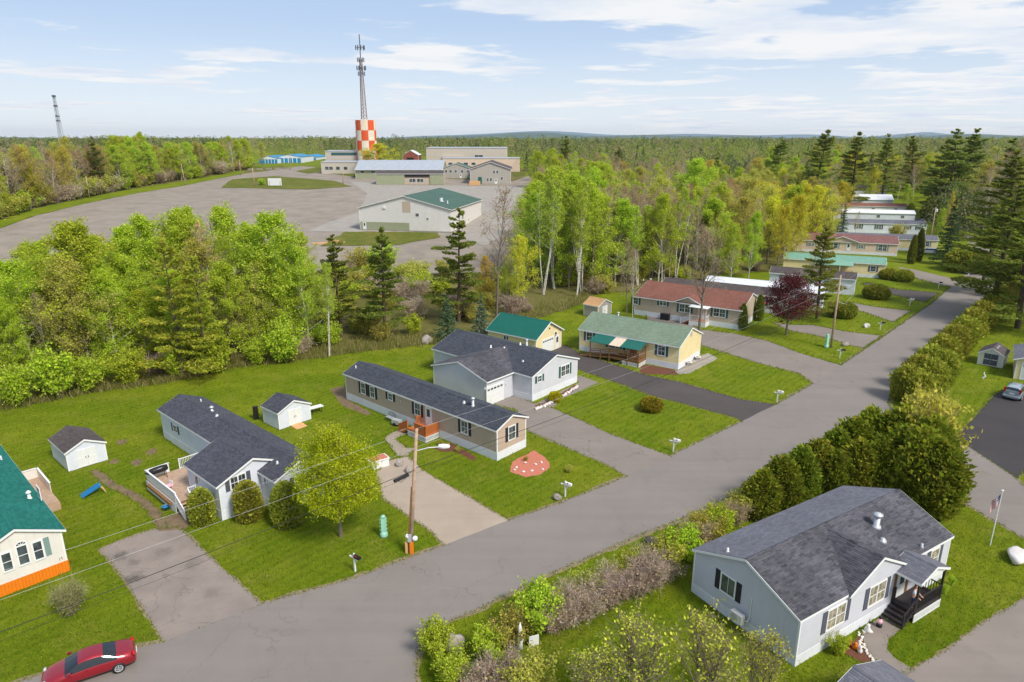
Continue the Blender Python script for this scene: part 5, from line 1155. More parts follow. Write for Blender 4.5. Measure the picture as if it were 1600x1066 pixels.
# flagpole with flag
fp = thing('flagpole', 'white flagpole flying the American flag on the right lawn', 'flagpole', G(1547, 852), R(-25)); fb_ = G(1547, 852); hf = atY(1565, 768, fb_.y).z
MB().tube([(0, 0, 0), (0, 0, hf)], [.045, .03], 8).build('pole', M['trim'], fp); MB().lathe([(0, 0), (.09, .05), (.09, .1), (0, .16)], 8, Matrix.Translation((0, 0, hf))).build('finial', M['trim'], fp)
fw, fh = .95, 1.5; M['flag_red'] = plain('flag_red', S(178, 34, 52), .8, .05); M['flag_blue'] = plain('flag_blue', S(46, 52, 110), .8, .05)
def fpt(u, v): return (-(.03+u*fw*.5), .16*math.sin(u*9+v*2.2)*(u), hf-.2-v*fh*.62-u*fh*.55)
for i in range(13):
    mb = MB(); n = 8; b = 0; u0 = .42 if i < 7 else 0
    for j in range(n+1): u = u0+(1-u0)*j/n; mb.v += [fpt(u, i/13), fpt(u, (i+1)/13)]
    mb.f = [[2*j, 2*j+1, 2*j+3, 2*j+2] for j in range(n)]; mb.uv = [None]*n; mb.build('stripe', M['flag_red' if i % 2 == 0 else 'trim'], fp)
mb = MB()
for j in range(6): u = .42*j/5; mb.v += [fpt(u, 0), fpt(u, 7/13)]
mb.f = [[2*j, 2*j+1, 2*j+3, 2*j+2] for j in range(5)]; mb.uv = [None]*5; cn = mb.build('canton', M['flag_blue'], fp)
mb = MB()
for r_ in range(5):
    for c in range(6):
        for sd_ in (-.006, .006):
            q = Vector(fpt(.42*(c+.5)/6, 7/13*(r_+.5)/5))+Vector((0, sd_, 0)); pts = [(q.x+(.03 if k % 2 == 0 else .012)*math.cos(k*math.pi/5), q.y, q.z+(.03 if k % 2 == 0 else .012)*math.sin(k*math.pi/5)) for k in range(10)]; mb.add(pts, [tuple(range(10))])
mb.build('stars', M['trim'], cn)
# ------------------------------------------------------------------ vehicles
def car(name, label, loc, rz, paint, st, gl, cat='car'):
    """st: stations (x, half-width, belt z, top z, half-width at top)"""
    c = thing(name, label, cat, loc, rz, 'parked cars'); mb = MB(); secs = []
    def sec(s):
        x, w, zb, zt, wt = s; low = .22
        return [(x, w*.86, low), (x, w*.98, low+.18), (x, w, (low+zb)/2+.08), (x, w*.97, zb), (x, wt, zt-.03), (x, wt*.72, zt), (x, 0, zt+.015)]
    for s in st:
        h = sec(s); full = h+[(p[0], -p[1], p[2]) for p in h[-2::-1]]; secs.append(full)
    k = len(secs[0])
    for f in secs: mb.v += f
    for i in range(len(secs)-1):
        for j in range(k-1): mb.f.append([i*k+j, (i+1)*k+j, (i+1)*k+j+1, i*k+j+1]); mb.uv.append(None)
        mb.f.append([i*k+k-1, (i+1)*k+k-1, (i+1)*k, i*k]); mb.uv.append(None)
    mb.f.append(list(range(k))); mb.uv.append(None); mb.f.append([(len(secs)-1)*k+j for j in range(k)][::-1]); mb.uv.append(None)
    tmp = mb.build('body', M[paint], None, True); bm = bmesh.new(); bm.from_mesh(tmp.data); bmesh.ops.recalc_face_normals(bm, faces=bm.faces[:]); bm.to_mesh(tmp.data); bm.free()
    for m_ in ('car_glass', 'car_glass', 'car_glass'): tmp.data.materials.append(M[m_])
    fi = 0
    for i in range(len(secs)-1):
        for j in range(k):
            jj = min(j, k-2-j); idx = 0
            if j < k-1:
                if jj == 3 and i in gl['side']: idx = 1
                elif jj in (4, 5) and i in gl['rear']: idx = 2
                elif jj in (4, 5) and i in gl['front']: idx = 3
                elif jj == 3 and i in gl.get('rear_low', ()): idx = 2
            tmp.data.polygons[fi].material_index = idx; fi += 1
    sub = tmp.modifiers.new('s', 'SUBSURF'); sub.levels = 2; sub.render_levels = 2
    em = bpy.data.meshes.new_from_object(tmp.evaluated_get(bpy.context.evaluated_depsgraph_get())); bpy.data.objects.remove(tmp)
    for idx, nm in ((0, 'body'), (1, 'side_window'), (2, 'rear_window'), (3, 'windshield')):
        bm = bmesh.new(); bm.from_mesh(em); bmesh.ops.delete(bm, geom=[f for f in bm.faces if f.material_index != idx], context='FACES')
        for f in bm.faces: f.material_index = 0
        me = bpy.data.meshes.new(nm); bm.to_mesh(me); bm.free(); o = link(nm, me, M[paint if idx == 0 else 'car_glass'], c)
        if idx == 0: body = o
    return c, body
def wheels(c, xs, half, wr):
    for x in xs:
        for s_ in (-1, 1):
            Mw = Matrix.Translation((x, s_*(half-.1), wr)) @ Matrix.Rotation(R(90*s_), 4, 'X')
            w = MB().lathe([(wr*.6, -.11), (wr*.94, -.11), (wr, -.07), (wr, .07), (wr*.94, .11), (wr*.6, .11)], 24, Mw).build('wheel', M['black'], c, True)
            rim = MB().lathe([(wr*.64, -.1), (wr*.66, -.122), (wr*.60, -.112), (wr*.1, -.10), (0, -.10)], 24, Mw); 
            for i in range(8):
                a = i*math.pi/4; rim.bar(Mw @ Vector((wr*.1*math.cos(a), wr*.1*math.sin(a), -.118)), Mw @ Vector((wr*.6*math.cos(a), wr*.6*math.sin(a), -.122)), .05, .02)
            rim.build('rim', M['metal'], w)
def quadstrip(pairs, name, mat, c, th=0):
    mb = MB()
    for a, b in pairs: mb.v += [tuple(a), tuple(b)]
    mb.f = [[2*i, 2*i+2, 2*i+3, 2*i+1] for i in range(len(pairs)-1)]; mb.uv = [None]*len(mb.f); return mb.build(name, M[mat], c, True)
def carpaint(name, col):
    t = NT(name); t.b.inputs['Coat Weight'].default_value = .8; t.b.inputs['Coat Roughness'].default_value = .06; return t.fin(col, .32, .35, .5)
M['paint_red'] = carpaint('dark_red_car_paint', S(150, 22, 38)); M['paint_silver'] = carpaint('silver_blue_car_paint', S(150, 164, 176)); M['paint_white'] = carpaint('white_car_paint', S(224, 224, 226)); M['paint_dark'] = carpaint('dark_car_paint', S(40, 46, 60))
def gl_car():
    t = NT('tinted_car_glass'); return t.fin(S(28, 34, 38), .05, 0, .8)
M['car_glass'] = gl_car(); M['tail'] = plain('red_tail_lamp', S(180, 20, 24), .25, .05)
SEDG = dict(side=(3, 4, 5, 6), rear=(3,), front=(6,)); SUVG = dict(side=(2, 3, 4, 5), rear=(1,), front=(5,))
# sedan: front at +x
sed = [(-2.38, .62, .62, .74, .45), (-2.3, .80, .78, .98, .62), (-1.9, .90, .90, 1.08, .70), (-1.45, .92, .93, 1.12, .72), (-.75, .92, .93, 1.42, .60), (-.1, .92, .92, 1.46, .60), (.45, .92, .91, 1.40, .60), (1.2, .92, .90, 1.04, .70), (1.75, .90, .80, .93, .66), (2.2, .82, .66, .78, .55), (2.38, .62, .55, .62, .42)]
cpos = G(150, 1052); cpos = G(142, 1054)
car1, body1 = car('parked_car', 'dark red sedan parked at the road edge, lower left', (-24.6, 32.75, .014), R(31+180), 'paint_red', sed, SEDG)
wheels(car1, (-1.42, 1.42), .93, .34)
for s_ in (-1, 1):
    MB().lathe([(.01, 0), (.13, .02), (.15, .1), (.05, .16)], 10, Matrix.Translation((-2.2, s_*.66, .86)) @ Matrix.Rotation(R(-75), 4, 'Y') @ Matrix.Scale(1.5, 4, (0, 1, 0))).build('tail_light', M['tail'], car1, True)
    MB().lathe([(.01, 0), (.13, .02), (.15, .1), (.05, .16)], 10, Matrix.Translation((2.12, s_*.62, .70)) @ Matrix.Rotation(R(70), 4, 'Y')).build('headlight', M['metal'], car1, True)
    MB().box(.85, 1.05, s_*.93, s_*1.08, .98, 1.10).build('mirror', M['paint_red'], car1); MB().box(.05, .22, s_*.925, s_*.945, .86, .885).build('door_handle', M['paint_red'], car1)
boxpart('licence_plate', M['white'], car1, -2.43, -2.40, -.25, .25, .52, .64)
# silver SUV, rear towards the camera
suv = [(-2.15, .70, .85, .95, .62), (-2.1, .86, 1.0, 1.25, .70), (-2.0, .90, 1.05, 1.58, .66), (-1.6, .92, 1.05, 1.70, .66), (-.3, .92, 1.04, 1.72, .66), (.35, .92, 1.03, 1.62, .64), (1.0, .92, 1.02, 1.14, .72), (1.8, .90, .92, 1.04, .68), (2.1, .80, .72, .82, .6), (2.2, .66, .6, .68, .45)]
sv = G(1580, 622); car2, body2 = car('parked_car', 'silver-blue sport utility car on the black driveway', (60.9, 77.3, .012), R(42), 'paint_silver', suv, SUVG); wheels(car2, (-1.35, 1.35), .92, .36)
for s_ in (-1, 1):
    MB().box(-2.16, -2.02, s_*.68, s_*.86, .98, 1.5).build('tail_light', M['tail'], car2); MB().bar((-1.6, s_*.6, 1.76), (.2, s_*.6, 1.74), .04).build('roof_rail', M['black'], car2); MB().box(.7, .85, s_*.93, s_*1.08, 1.06, 1.2).build('mirror', M['paint_silver'], car2)
boxpart('bumper', M['metal'], car2, -2.28, -2.1, -.85, .85, .45, .62); boxpart('licence_plate', M['white'], car2, -2.2, -2.16, -.25, .25, .78, .92)
for (lab, px, py, rz, pm, stn) in (('white car parked beside the tall spruce', 1450, 397, R(150), 'paint_white', suv), ('dark car at the end of the white-roofed home', 1431, 347, R(160), 'paint_dark', sed)):
    c, b = car('parked_car', lab, T(px, py)+Vector((0, 0, .01)), rz, pm, stn, SUVG if stn is suv else SEDG); wheels(c, (-1.38, 1.38), .92, .34)
# ------------------------------------------------------------------ person on the porch
def skin_mesh(name, pts, edges, rad, mat, parent, root=0):
    me = bpy.data.meshes.new(name+'_tmp'); me.from_pydata(pts, edges, []); o = bpy.data.objects.new(name+'_tmp', me); COL.objects.link(o)
    m = o.modifiers.new('skin', 'SKIN'); 
    for i, v in enumerate(me.skin_vertices[0].data): v.radius = rad[i] if isinstance(rad[i], tuple) else (rad[i], rad[i]); v.use_root = (i == root)
    s = o.modifiers.new('sub', 'SUBSURF'); s.levels = 1; s.render_levels = 1
    dg = bpy.context.evaluated_depsgraph_get(); nm = bpy.data.meshes.new_from_object(o.evaluated_get(dg)); bpy.data.objects.remove(o)
    nm.name = name; nm.materials.clear(); nm.polygons.foreach_set('use_smooth', [True]*len(nm.polygons)); return link(name, nm, mat, parent)
M['skin'] = plain('skin', S(206, 158, 132), .6, .04); M['hair'] = plain('brown_hair', S(112, 66, 40), .8, .1); M['shirt'] = plain('pale_shirt', S(206, 216, 228), .85, .06); M['jeans'] = plain('dark_blue_jeans', S(44, 58, 84), .85, .08)
pe = thing('person', 'person in pale shirt and dark jeans leaning on the black porch rail', 'person', po.matrix_basis @ Vector((10.12, -1.16, .8)), P.a+.1)
# facing -y (local), hands on the rail
pts = [(0, 0, .92), (0, -.02, 1.12), (0, -.04, 1.34), (0, -.05, 1.46), (0, -.07, 1.56), (0, -.08, 1.66)]; ed = [(i, i+1) for i in range(5)]; rd = [(.15, .11), (.13, .1), (.16, .1), (.06, .06), (.085, .09), (.075, .085)]
for s_ in (-1, 1):
    b = len(pts); pts += [(s_*.09, 0, .86), (s_*.10, -.02, .47), (s_*.10, .02, .08), (s_*.10, -.13, .04)]; ed += [(0, b), (b, b+1), (b+1, b+2), (b+2, b+3)]; rd += [.085, .06, .042, .035]
    b = len(pts); pts += [(s_*.19, -.05, 1.36), (s_*.25, -.12, 1.10), (s_*.20, -.32, .97), (s_*.19, -.40, .95)]; ed += [(2, b), (b, b+1), (b+1, b+2), (b+2, b+3)]; rd += [.055, .042, .034, .034]
    for f in range(4): q = len(pts); pts += [(s_*(.16+.02*f), -.455, .945), (s_*(.16+.02*f), -.48, .905-.004*f)]; ed += [(b+3, q), (q, q+1)]; rd += [.009, .008]
    q = len(pts); pts += [(s_*.145, -.40, .94), (s_*.13, -.425, .92)]; ed += [(b+3, q), (q, q+1)]; rd += [.01, .009]
skin_mesh('body', pts, ed, rd, M['skin'], pe)
sp2 = [(0, 0, .90), (0, -.02, 1.12), (0, -.04, 1.34), (0, -.05, 1.42)]; se = [(0, 1), (1, 2), (2, 3)]; sr = [(.17, .125), (.15, .115), (.175, .115), (.08, .075)]
for s_ in (-1, 1): b = len(sp2); sp2 += [(s_*.19, -.05, 1.36), (s_*.24, -.11, 1.14)]; se += [(2, b), (b, b+1)]; sr += [.07, .06]
skin_mesh('shirt', sp2, se, sr, M['shirt'], pe)
tp2 = [(0, 0, .96), (0, 0, .9)]; te = [(0, 1)]; tr2 = [(.16, .12), (.165, .125)]
for s_ in (-1, 1): b = len(tp2); tp2 += [(s_*.09, 0, .84), (s_*.10, -.02, .47), (s_*.10, .01, .1)]; te += [(1, b), (b, b+1), (b+1, b+2)]; tr2 += [.1, .075, .062]
skin_mesh('trousers', tp2, te, tr2, M['jeans'], pe)
skin_mesh('hair', [(0, -.05, 1.70), (0, -.01, 1.64), (0, 0, 1.52)], [(0, 1), (1, 2)], [(.085, .085), (.095, .075), (.08, .05)], M['hair'], pe)
for s_ in (-1, 1):
    MB().lathe([(0, -.012), (.012, 0), (0, .012)], 8, Matrix.Translation((s_*.03, -.168, 1.62))).build('eye', M['black'], pe, True)
    MB().bar((s_*.25, -.49, .93), (s_*.25, -.5, .95), .01).build('cuff', M['shirt'], pe) if False else None
# ------------------------------------------------------------------ vegetation
def nrm(a): return a/np.maximum(1e-9, np.linalg.norm(a, axis=-1, keepdims=True))
def leaf_quads(rng, pts, size, flat=0.0, up=None, aspect=.62, jit=.35):
    """small diamond leaves at points, random orientation (flat>0 leans them level)"""
    n = len(pts); d = nrm(rng.normal(size=(n, 3))); d[:, 2] *= (1-flat); d = nrm(d)
    if up is not None: d = nrm(d+np.array([0, 0, up]))
    e = nrm(np.cross(d, nrm(rng.normal(size=(n, 3)))))
    s = size*rng.uniform(1-jit, 1+jit, (n, 1)); a = d*s; b = e*s*aspect
    mid = pts-a*.1
    return np.stack([pts-a, mid+b, pts+a, mid-b], axis=1)
def ribbon_quads(rng, a, b, w):
    d = nrm(b-a); e = nrm(np.cross(d, nrm(rng.normal(size=d.shape))))*np.asarray(w).reshape(-1, 1)
    return np.stack([a-e, a+e, b+e*.4, b-e*.4], axis=1)
def tints(rng, n, cols, var=.18):
    c = np.array([S(*q) for q in cols])[rng.randint(0, len(cols), n)]; return c*(1+var*rng.normal(size=(n, 1))).clip(.45, 1.7)
def curve(rng, p, d, L, n, wander, lift):
    pts = [np.array(p, float)]; d = np.array(d, float)
    for i in range(n):
        d = d+rng.normal(size=3)*wander+np.array([0, 0, lift]); d = d/np.linalg.norm(d); pts.append(pts[-1]+d*L/n)
    return np.array(pts)
def at(pl, t):
    k = len(pl)-1; i = min(int(t*k), k-1); f = t*k-i; return pl[i]*(1-f)+pl[i+1]*f
def broadleaf(seed, H, r0, cb, cr, nl, leaves, lsize, cols, twig_col, dens=1.0, e0=35, e1=72, stems=1, bud=0, twigs=6, spread=.55, topw=.25, fill=0):
    """returns (trunk mesh builder, quads, tints); base at origin"""
    rng = np.random.RandomState(seed); tb = MB(); tip = []; seg_a = []; seg_b = []; seg_w = []
    for s_ in range(stems):
        az = rng.uniform(0, 6.28); ln = 0 if stems == 1 else rng.uniform(.08, .28)
        tr = curve(rng, (0.12*s_*math.cos(az), .12*s_*math.sin(az), 0), (ln*math.cos(az), ln*math.sin(az), 1), H*rng.uniform(.9, 1.0), 9, .035, .02)
        rr = [max(.015, r0*(1-i/9)**.85) for i in range(10)]; tb.tube(tr, rr, 7, False)
        for i in range(nl):
            t = cb+(.97-cb)*((i+rng.uniform(0, .9))/nl); a = 2.4*i+rng.uniform(-.5, .5); k = (t-cb)/(1-cb)
            el = R(e0+(e1-e0)*k+rng.uniform(-10, 10)); prof = (math.sin(math.pi*min(1, .18+.82*k)**.8)*(1-topw)+topw)*(1 if k < .9 else .7)
            L = cr*prof*rng.uniform(.75, 1.15)
            li = curve(rng, at(tr, t), (math.cos(a)*math.cos(el), math.sin(a)*math.cos(el), math.sin(el)), L, 4, .13, .05)
            r1 = max(.018, r0*(1-t)*.55+.012); tb.tube(li, [r1, r1*.8, r1*.6, r1*.42, r1*.2], 4, False)
            for j in range(5):
                tt = .25+.75*(j+rng.uniform(0, 1))/5; dd = nrm(li[-1]-li[0])+rng.normal(size=3)*.55; dd[2] += .15
                se = curve(rng, at(li, tt), dd, L*spread*(1.15-tt*.5), 3, .2, .06)
                for q in range(3): seg_a.append(se[q]); seg_b.append(se[q+1]); seg_w.append(.022-.005*q)
                for q in range(twigs):
                    u = rng.uniform(.15, 1); p = at(se, u); e = p+nrm(rng.normal(size=3)+np.array([0, 0, .5]))*L*.18*rng.uniform(.5, 1.4)
                    seg_a.append(p); seg_b.append(e); seg_w.append(.012); tip.append((p, e))
    sa, sb, sw = np.array(seg_a), np.array(seg_b), np.array(seg_w)
    qs = [ribbon_quads(rng, sa, sb, sw*1.1)]; tn = [tints(rng, len(sa), [twig_col], .12)]
    n = int(leaves*dens)
    if n:
        pa = np.array([x[0] for x in tip]); pb = np.array([x[1] for x in tip]); ix = rng.randint(0, len(pa), n); f = rng.uniform(0, 1.15, (n, 1))
        p = pa[ix]*(1-f)+pb[ix]*f+rng.normal(size=(n, 3))*cr*.045
        qs.append(leaf_quads(rng, p, lsize)); tn.append(tints(rng, n, cols))
    if fill:
        d = nrm(rng.normal(size=(fill, 3))); r = rng.uniform(.35, 1, (fill, 1))**.5; ph = np.arctan2(d[:, 1], d[:, 0]); lump = (1+.10*np.sin(ph*4+d[:, 2]*5)+.08*np.sin(ph*7-d[:, 2]*9))[:, None]
        c = np.array([0, 0, H*(cb+1)/2+.1]); p = c+d*r*lump*np.array([cr*.98, cr*.98, H*(1-cb)/2*1.0]); p[:, 0] += .1*cr*np.sin(p[:, 2]*1.3); keep = (np.sin(p[:, 0]*3.1+seed)*np.sin(p[:, 1]*2.7)*np.sin(p[:, 2]*2.9) < .42); p = p[keep]
        qs.append(leaf_quads(rng, p, lsize)); tn.append(tints(rng, len(p), cols))
    return tb, np.concatenate(qs), np.concatenate(tn)
def pine(seed, H, r0, cb, cr, cols, n_wh=13, gap=.25, lsize=.2, per=70, droop=.05):
    rng = np.random.RandomState(seed); tb = MB(); tr = curve(rng, (0, 0, 0), (0, 0, 1), H, 8, .02, .05); tb.tube(tr, [max(.02, r0*(1-i/8.3)) for i in range(9)], 7, False)
    qs, tn = [], []
    for i in range(n_wh):
        k = i/(n_wh-1); t = cb+(.98-cb)*k; R_ = cr*((1-k)**.75*.95+.10)*rng.uniform(.75, 1.12); nb = rng.randint(3, 6)
        for j in range(nb):
            if rng.uniform() < gap*(1-k): continue
            a = 6.28*j/nb+rng.uniform(-.5, .5); L = R_*rng.uniform(.45, 1.2); el = -.02+.55*k+rng.uniform(-.1, .18)
            li = curve(rng, at(tr, t+rng.uniform(-.02, .02)), (math.cos(a), math.sin(a), math.tan(el)), L, 5, .07, .05-droop)
            tb.tube(li, [.055*(1-q/6)*H/20+.008 for q in range(6)], 4, False)
            n = int(per*L/cr*3.0)+25; u = rng.uniform(.22, 1.03, n)**.8; base = np.array([at(li, min(1, x)) for x in u]); side = np.array([-math.sin(a), math.cos(a), 0]); w = (L*.34)*np.sin(np.clip(u, 0, 1)*2.6)+.12
            p = base+side*(rng.uniform(-1, 1, n)*w)[:, None]+np.array([0, 0, 1])*(rng.normal(size=n)*.10+.10*L*.3)[:, None]
            dirs = nrm(np.array([math.cos(a), math.sin(a), .35])+rng.normal(size=(n, 3))*.6); s = lsize*rng.uniform(.7, 1.5, (n, 1)); e = nrm(np.cross(dirs, rng.normal(size=(n, 3))))*s*.36
            qs.append(np.stack([p-dirs*s*.5, p+e, p+dirs*s, p-e], axis=1)); tn.append(tints(rng, n, cols, .2))
    return tb, np.concatenate(qs), np.concatenate(tn)
def spruce(seed, H, r0, cr, cols, tiers=20, per=26, lsize=.22, cb=.05):
    rng = np.random.RandomState(seed); tb = MB(); tb.tube([(0, 0, 0), (0, 0, H*.5), (0, 0, H)], [r0, r0*.6, .02], 7, False); qs, tn = [], []
    for i in range(tiers):
        k = i/(tiers-1); z = H*(cb+(.99-cb)*k); R_ = cr*(1-k)**.9+.12; nb = 9 if k < .8 else 6
        for j in range(nb):
            a = 6.28*j/nb+rng.uniform(-.4, .4)+i; L = R_*rng.uniform(.7, 1.12); n = int(per*(.35+L/cr)); u = rng.uniform(.1, 1, n); d = np.array([math.cos(a), math.sin(a), 0]); side = np.array([-math.sin(a), math.cos(a), 0])
            zz = z+H*.02*rng.normal()-u*L*.28+u*u*L*.18; p = d*(u*L)[:, None]+side*(rng.uniform(-1, 1, n)*.22*L*(1.1-u))[:, None]; p[:, 2] = zz+rng.normal(size=n)*.05
            dr = nrm(d*1.0+side*rng.uniform(-.8, .8, (n, 1))+np.array([0, 0, -.25])+rng.normal(size=(n, 3))*.3); s = lsize*rng.uniform(.7, 1.4, (n, 1)); e = nrm(np.cross(dr, rng.normal(size=(n, 3))))*s*.4
            qs.append(np.stack([p-dr*s*.5, p+e, p+dr*s, p-e], axis=1)); tn.append(tints(rng, n, cols, .2))
    return tb, np.concatenate(qs), np.concatenate(tn)
def cedar(seed, H, cr, cols, n=5200, shape='egg', lsize=.13, lump_amt=1):
    """dense evergreen: sprays over a lumpy body, filled inside"""
    rng = np.random.RandomState(seed); tb = MB(); tb.tube([(0, 0, 0), (0, 0, H*.7)], [.07, .03], 6, False)
    d = nrm(rng.normal(size=(n, 3))); u = rng.uniform(0, 1, n); u = u**.9; z = u*H; ph = np.arctan2(d[:, 1], d[:, 0])
    if shape == 'egg': prof = np.sin(np.pi*np.clip(.16+.84*u, 0, 1))**.62
    elif shape == 'column': prof = (1-u**2.2)**.55*(.78+.22*np.minimum(1, u*4))
    elif shape == 'ball': prof = np.sqrt(np.clip(1-(2*np.clip(u*.86+.14, 0, 1)-1)**2, 0, 1))
    else: prof = (1-u**5)**.5*(.86+.14*np.minimum(1, u*4))
    lump = 1+.16*np.sin(ph*3+seed)*np.sin(u*7+seed*2)+.12*np.sin(ph*5+u*11+seed)*np.sin(u*17+ph*2) if lump_amt else 1+.05*np.sin(ph*3+seed)*np.sin(u*7+seed*2)
    rr = cr*prof*lump*np.sqrt(rng.uniform(.62, 1.0, n)); p = np.stack([np.cos(ph)*rr, np.sin(ph)*rr, z+rng.normal(size=n)*.03], axis=1)
    out = nrm(np.stack([np.cos(ph), np.sin(ph), np.full(n, .9)], axis=1)+rng.normal(size=(n, 3))*.45); s = lsize*rng.uniform(.6, 1.5, (n, 1)); e = nrm(np.cross(out, rng.normal(size=(n, 3))))*s*.6
    if lump_amt:
        sp = rng.uniform(0, 1, n) < .14; p[sp, :2] *= rng.uniform(1.05, 1.25, (int(sp.sum()), 1)); p[sp, 2] += rng.uniform(0, .09*H, int(sp.sum())); s[sp] *= 1.3
    q = np.stack([p-out*s*.6, p+e, p+out*s, p-e], axis=1); q[:, :, 2] = np.maximum(q[:, :, 2], .02); return tb, q, tints(rng, n, cols, .2)
def bush(seed, H, cr, cols, leaves=2600, lsize=.13, stems=16, twig=(112, 100, 88), dens=1.0, tw=26):
    rng = np.random.RandomState(seed); tb = MB(); sa, sb, sw, tips = [], [], [], []
    for i in range(stems):
        a = rng.uniform(0, 6.28); ln = rng.uniform(.1, 1.0)*cr/H*1.1; st = curve(rng, (.1*math.cos(a), .1*math.sin(a), 0), (ln*math.cos(a), ln*math.sin(a), 1), H*rng.uniform(.7, 1.02), 5, .1, .03); tb.tube(st, [.025, .02, .016, .012, .008, .004], 4, False)
        for j in range(tw):
            t = rng.uniform(.2, 1); p = at(st, t); e = p+nrm(rng.normal(size=3)+np.array([math.cos(a)*.5, math.sin(a)*.5, .7]))*cr*.36*rng.uniform(.4, 1.2); sa.append(p); sb.append(e); sw.append(.009); tips.append((p, e))
    sa, sb, sw = np.array(sa), np.array(sb), np.array(sw); qs = [ribbon_quads(rng, sa, sb, sw)]; tn = [tints(rng, len(sa), [twig], .15)]; n = int(leaves*dens)
    if n:
        ix = rng.randint(0, len(sa), n); f = rng.uniform(.2, 1.1, (n, 1)); p = sa[ix]*(1-f)+sb[ix]*f+rng.normal(size=(n, 3))*cr*.06; p[:, 2] = np.maximum(p[:, 2], .05); qs.append(leaf_quads(rng, p, lsize)); tn.append(tints(rng, n, cols))
    return tb, np.concatenate(qs), np.concatenate(tn)
PROTO = {}
def proto(key, tree, H, bark):
    tb, q, t = tree; H = float(np.percentile(q[:, :, 2], 99.7)); me = npmesh('crown', q, t); me.materials.append(M['leaf']); tm = bpy.data.meshes.new('trunk'); tm.from_pydata(tb.v, [], tb.f); tm.polygons.foreach_set('use_smooth', [True]*len(tb.f)); tm.materials.append(M[bark]); PROTO.setdefault(key, []).append((tm, me, H))
GR = [(180, 200, 54), (194, 208, 64), (162, 190, 48), (204, 210, 90)]
OLV = [(202, 200, 84), (188, 186, 84), (210, 202, 104), (176, 174, 80)]
YLW = [(218, 208, 54), (208, 202, 62), (222, 212, 84), (194, 196, 58)]
BUD = [(196, 164, 122), (200, 174, 128), (182, 170, 104), (188, 146, 114)]
PIN = [(116, 132, 62), (130, 144, 68), (100, 118, 60), (146, 152, 76)]; PINY = [(182, 182, 62), (166, 172, 62), (144, 158, 60), (194, 188, 74)]
SPR = [(82, 104, 70), (96, 116, 82), (72, 92, 62)]; SPB = [(122, 140, 118), (106, 128, 102), (134, 150, 126)]
CED = [(140, 150, 54), (156, 158, 60), (124, 140, 48), (172, 166, 70)]; CEDY = [(164, 164, 58), (146, 154, 52), (178, 172, 74)]
RED = [(108, 58, 58), (122, 70, 64), (92, 52, 54), (136, 86, 74)]
for k in range(4): proto('leafy', broadleaf(10+k, 18, .17, .10, 5.0, 36, 20000, .105, GR, (150, 138, 120), spread=.55, e0=30, e1=70), 18, 'bark_birch' if k % 2 else 'bark')
for k in range(3): proto('olive', broadleaf(20+k, 18, .19, .18, 5.0, 32, 11000, .10, OLV, (170, 158, 138), twigs=8), 18, 'bark')
for k in range(2): proto('yellow', broadleaf(26+k, 16, .19, .16, 4.8, 30, 12000, .105, YLW, (142, 130, 108), twigs=7), 16, 'bark')
for k in range(4): proto('bare', broadleaf(30+k, 18, .18, .28, 4.0, 26, 700, .11, BUD, (178, 164, 146), twigs=11), 18, 'bark' if k % 2 else 'bark_birch')
for k in range(2): proto('birch', broadleaf(40+k, 20, .13, .42, 2.4, 20, 6500, .10, GR, (170, 160, 146), stems=3, spread=.5), 20, 'bark_birch')
for k in range(3): proto('pine', pine(50+k, 22, .32, .16, 5.2, PIN, 18, .3, .23, 150), 22, 'bark_dark')
for k in range(2): proto('pine_gold', pine(56+k, 16, .25, .08, 5.0, PINY, 12, .15, .24, 100), 16, 'bark_dark')
for k in range(2): proto('spruce', spruce(60+k, 16, .22, 3.6, SPR, 22, 34, .26), 16, 'bark_dark')
proto('spruce_blue', spruce(66, 8, .16, 2.7, SPB, 16, 30, .2), 8, 'bark_dark')
for k in range(3): proto('cedar', cedar(70+k, 4.5, 1.6, CED, 7500, 'egg', .14), 4.5, 'bark')
for k in range(2): proto('cedar_hedge', cedar(76+k, 2.8, 1.4, CEDY, 4800, 'round', .13), 2.8, 'bark')
proto('cedar_column', cedar(80, 4.0, .62, CED, 3600, 'column', .11, 0), 4.0, 'bark'); proto('cedar_round', cedar(81, 2.4, .82, CEDY, 4200, 'egg2', .09, 0), 2.4, 'bark')
proto('ball', cedar(82, 1.1, 1.0, CEDY, 3600, 'ball', .09, 0), 1.1, 'bark'); proto('ball_dark', cedar(83, 1.6, 1.5, CED, 4200, 'ball', .12, 0), 1.6, 'bark')
for k in range(3): proto('bush', bush(90+k, 2.6, 1.5, GR, 6000, .078, 20, (112, 100, 88), 1.0, 34), 2.6, 'bark')
for k in range(2): proto('bush_olive', bush(94+k, 2.4, 1.5, OLV, 3600, .072, 20, (140, 126, 108), 1.0, 34), 2.4, 'bark')
for k in range(3): proto('bush_bare', bush(97+k, 2.1, 1.5, [(186, 156, 134), (172, 160, 112), (196, 176, 156)], 900, .07, 30, (200, 184, 168), 1, 60), 2.1, 'bark')
proto('lawn_tree', broadleaf(101, 7.2, .15, .26, 3.0, 34, 14000, .062, [(172, 180, 26), (188, 190, 40), (152, 166, 22), (196, 196, 62)], (130, 116, 96), e0=25, e1=75, spread=.62, twigs=8, topw=.3, fill=24000), 7.2, 'bark')
proto('red_maple', broadleaf(103, 7.6, .14, .22, 3.0, 30, 9000, .085, RED, (84, 62, 58), e0=20, spread=.6, twigs=9, topw=.3, fill=4500), 7.6, 'bark')
proto('big_bare', broadleaf(105, 14, .24, .30, 5.2, 26, 1400, .09, BUD, (166, 154, 138), e0=40, e1=78, twigs=16, spread=.6), 14, 'bark')
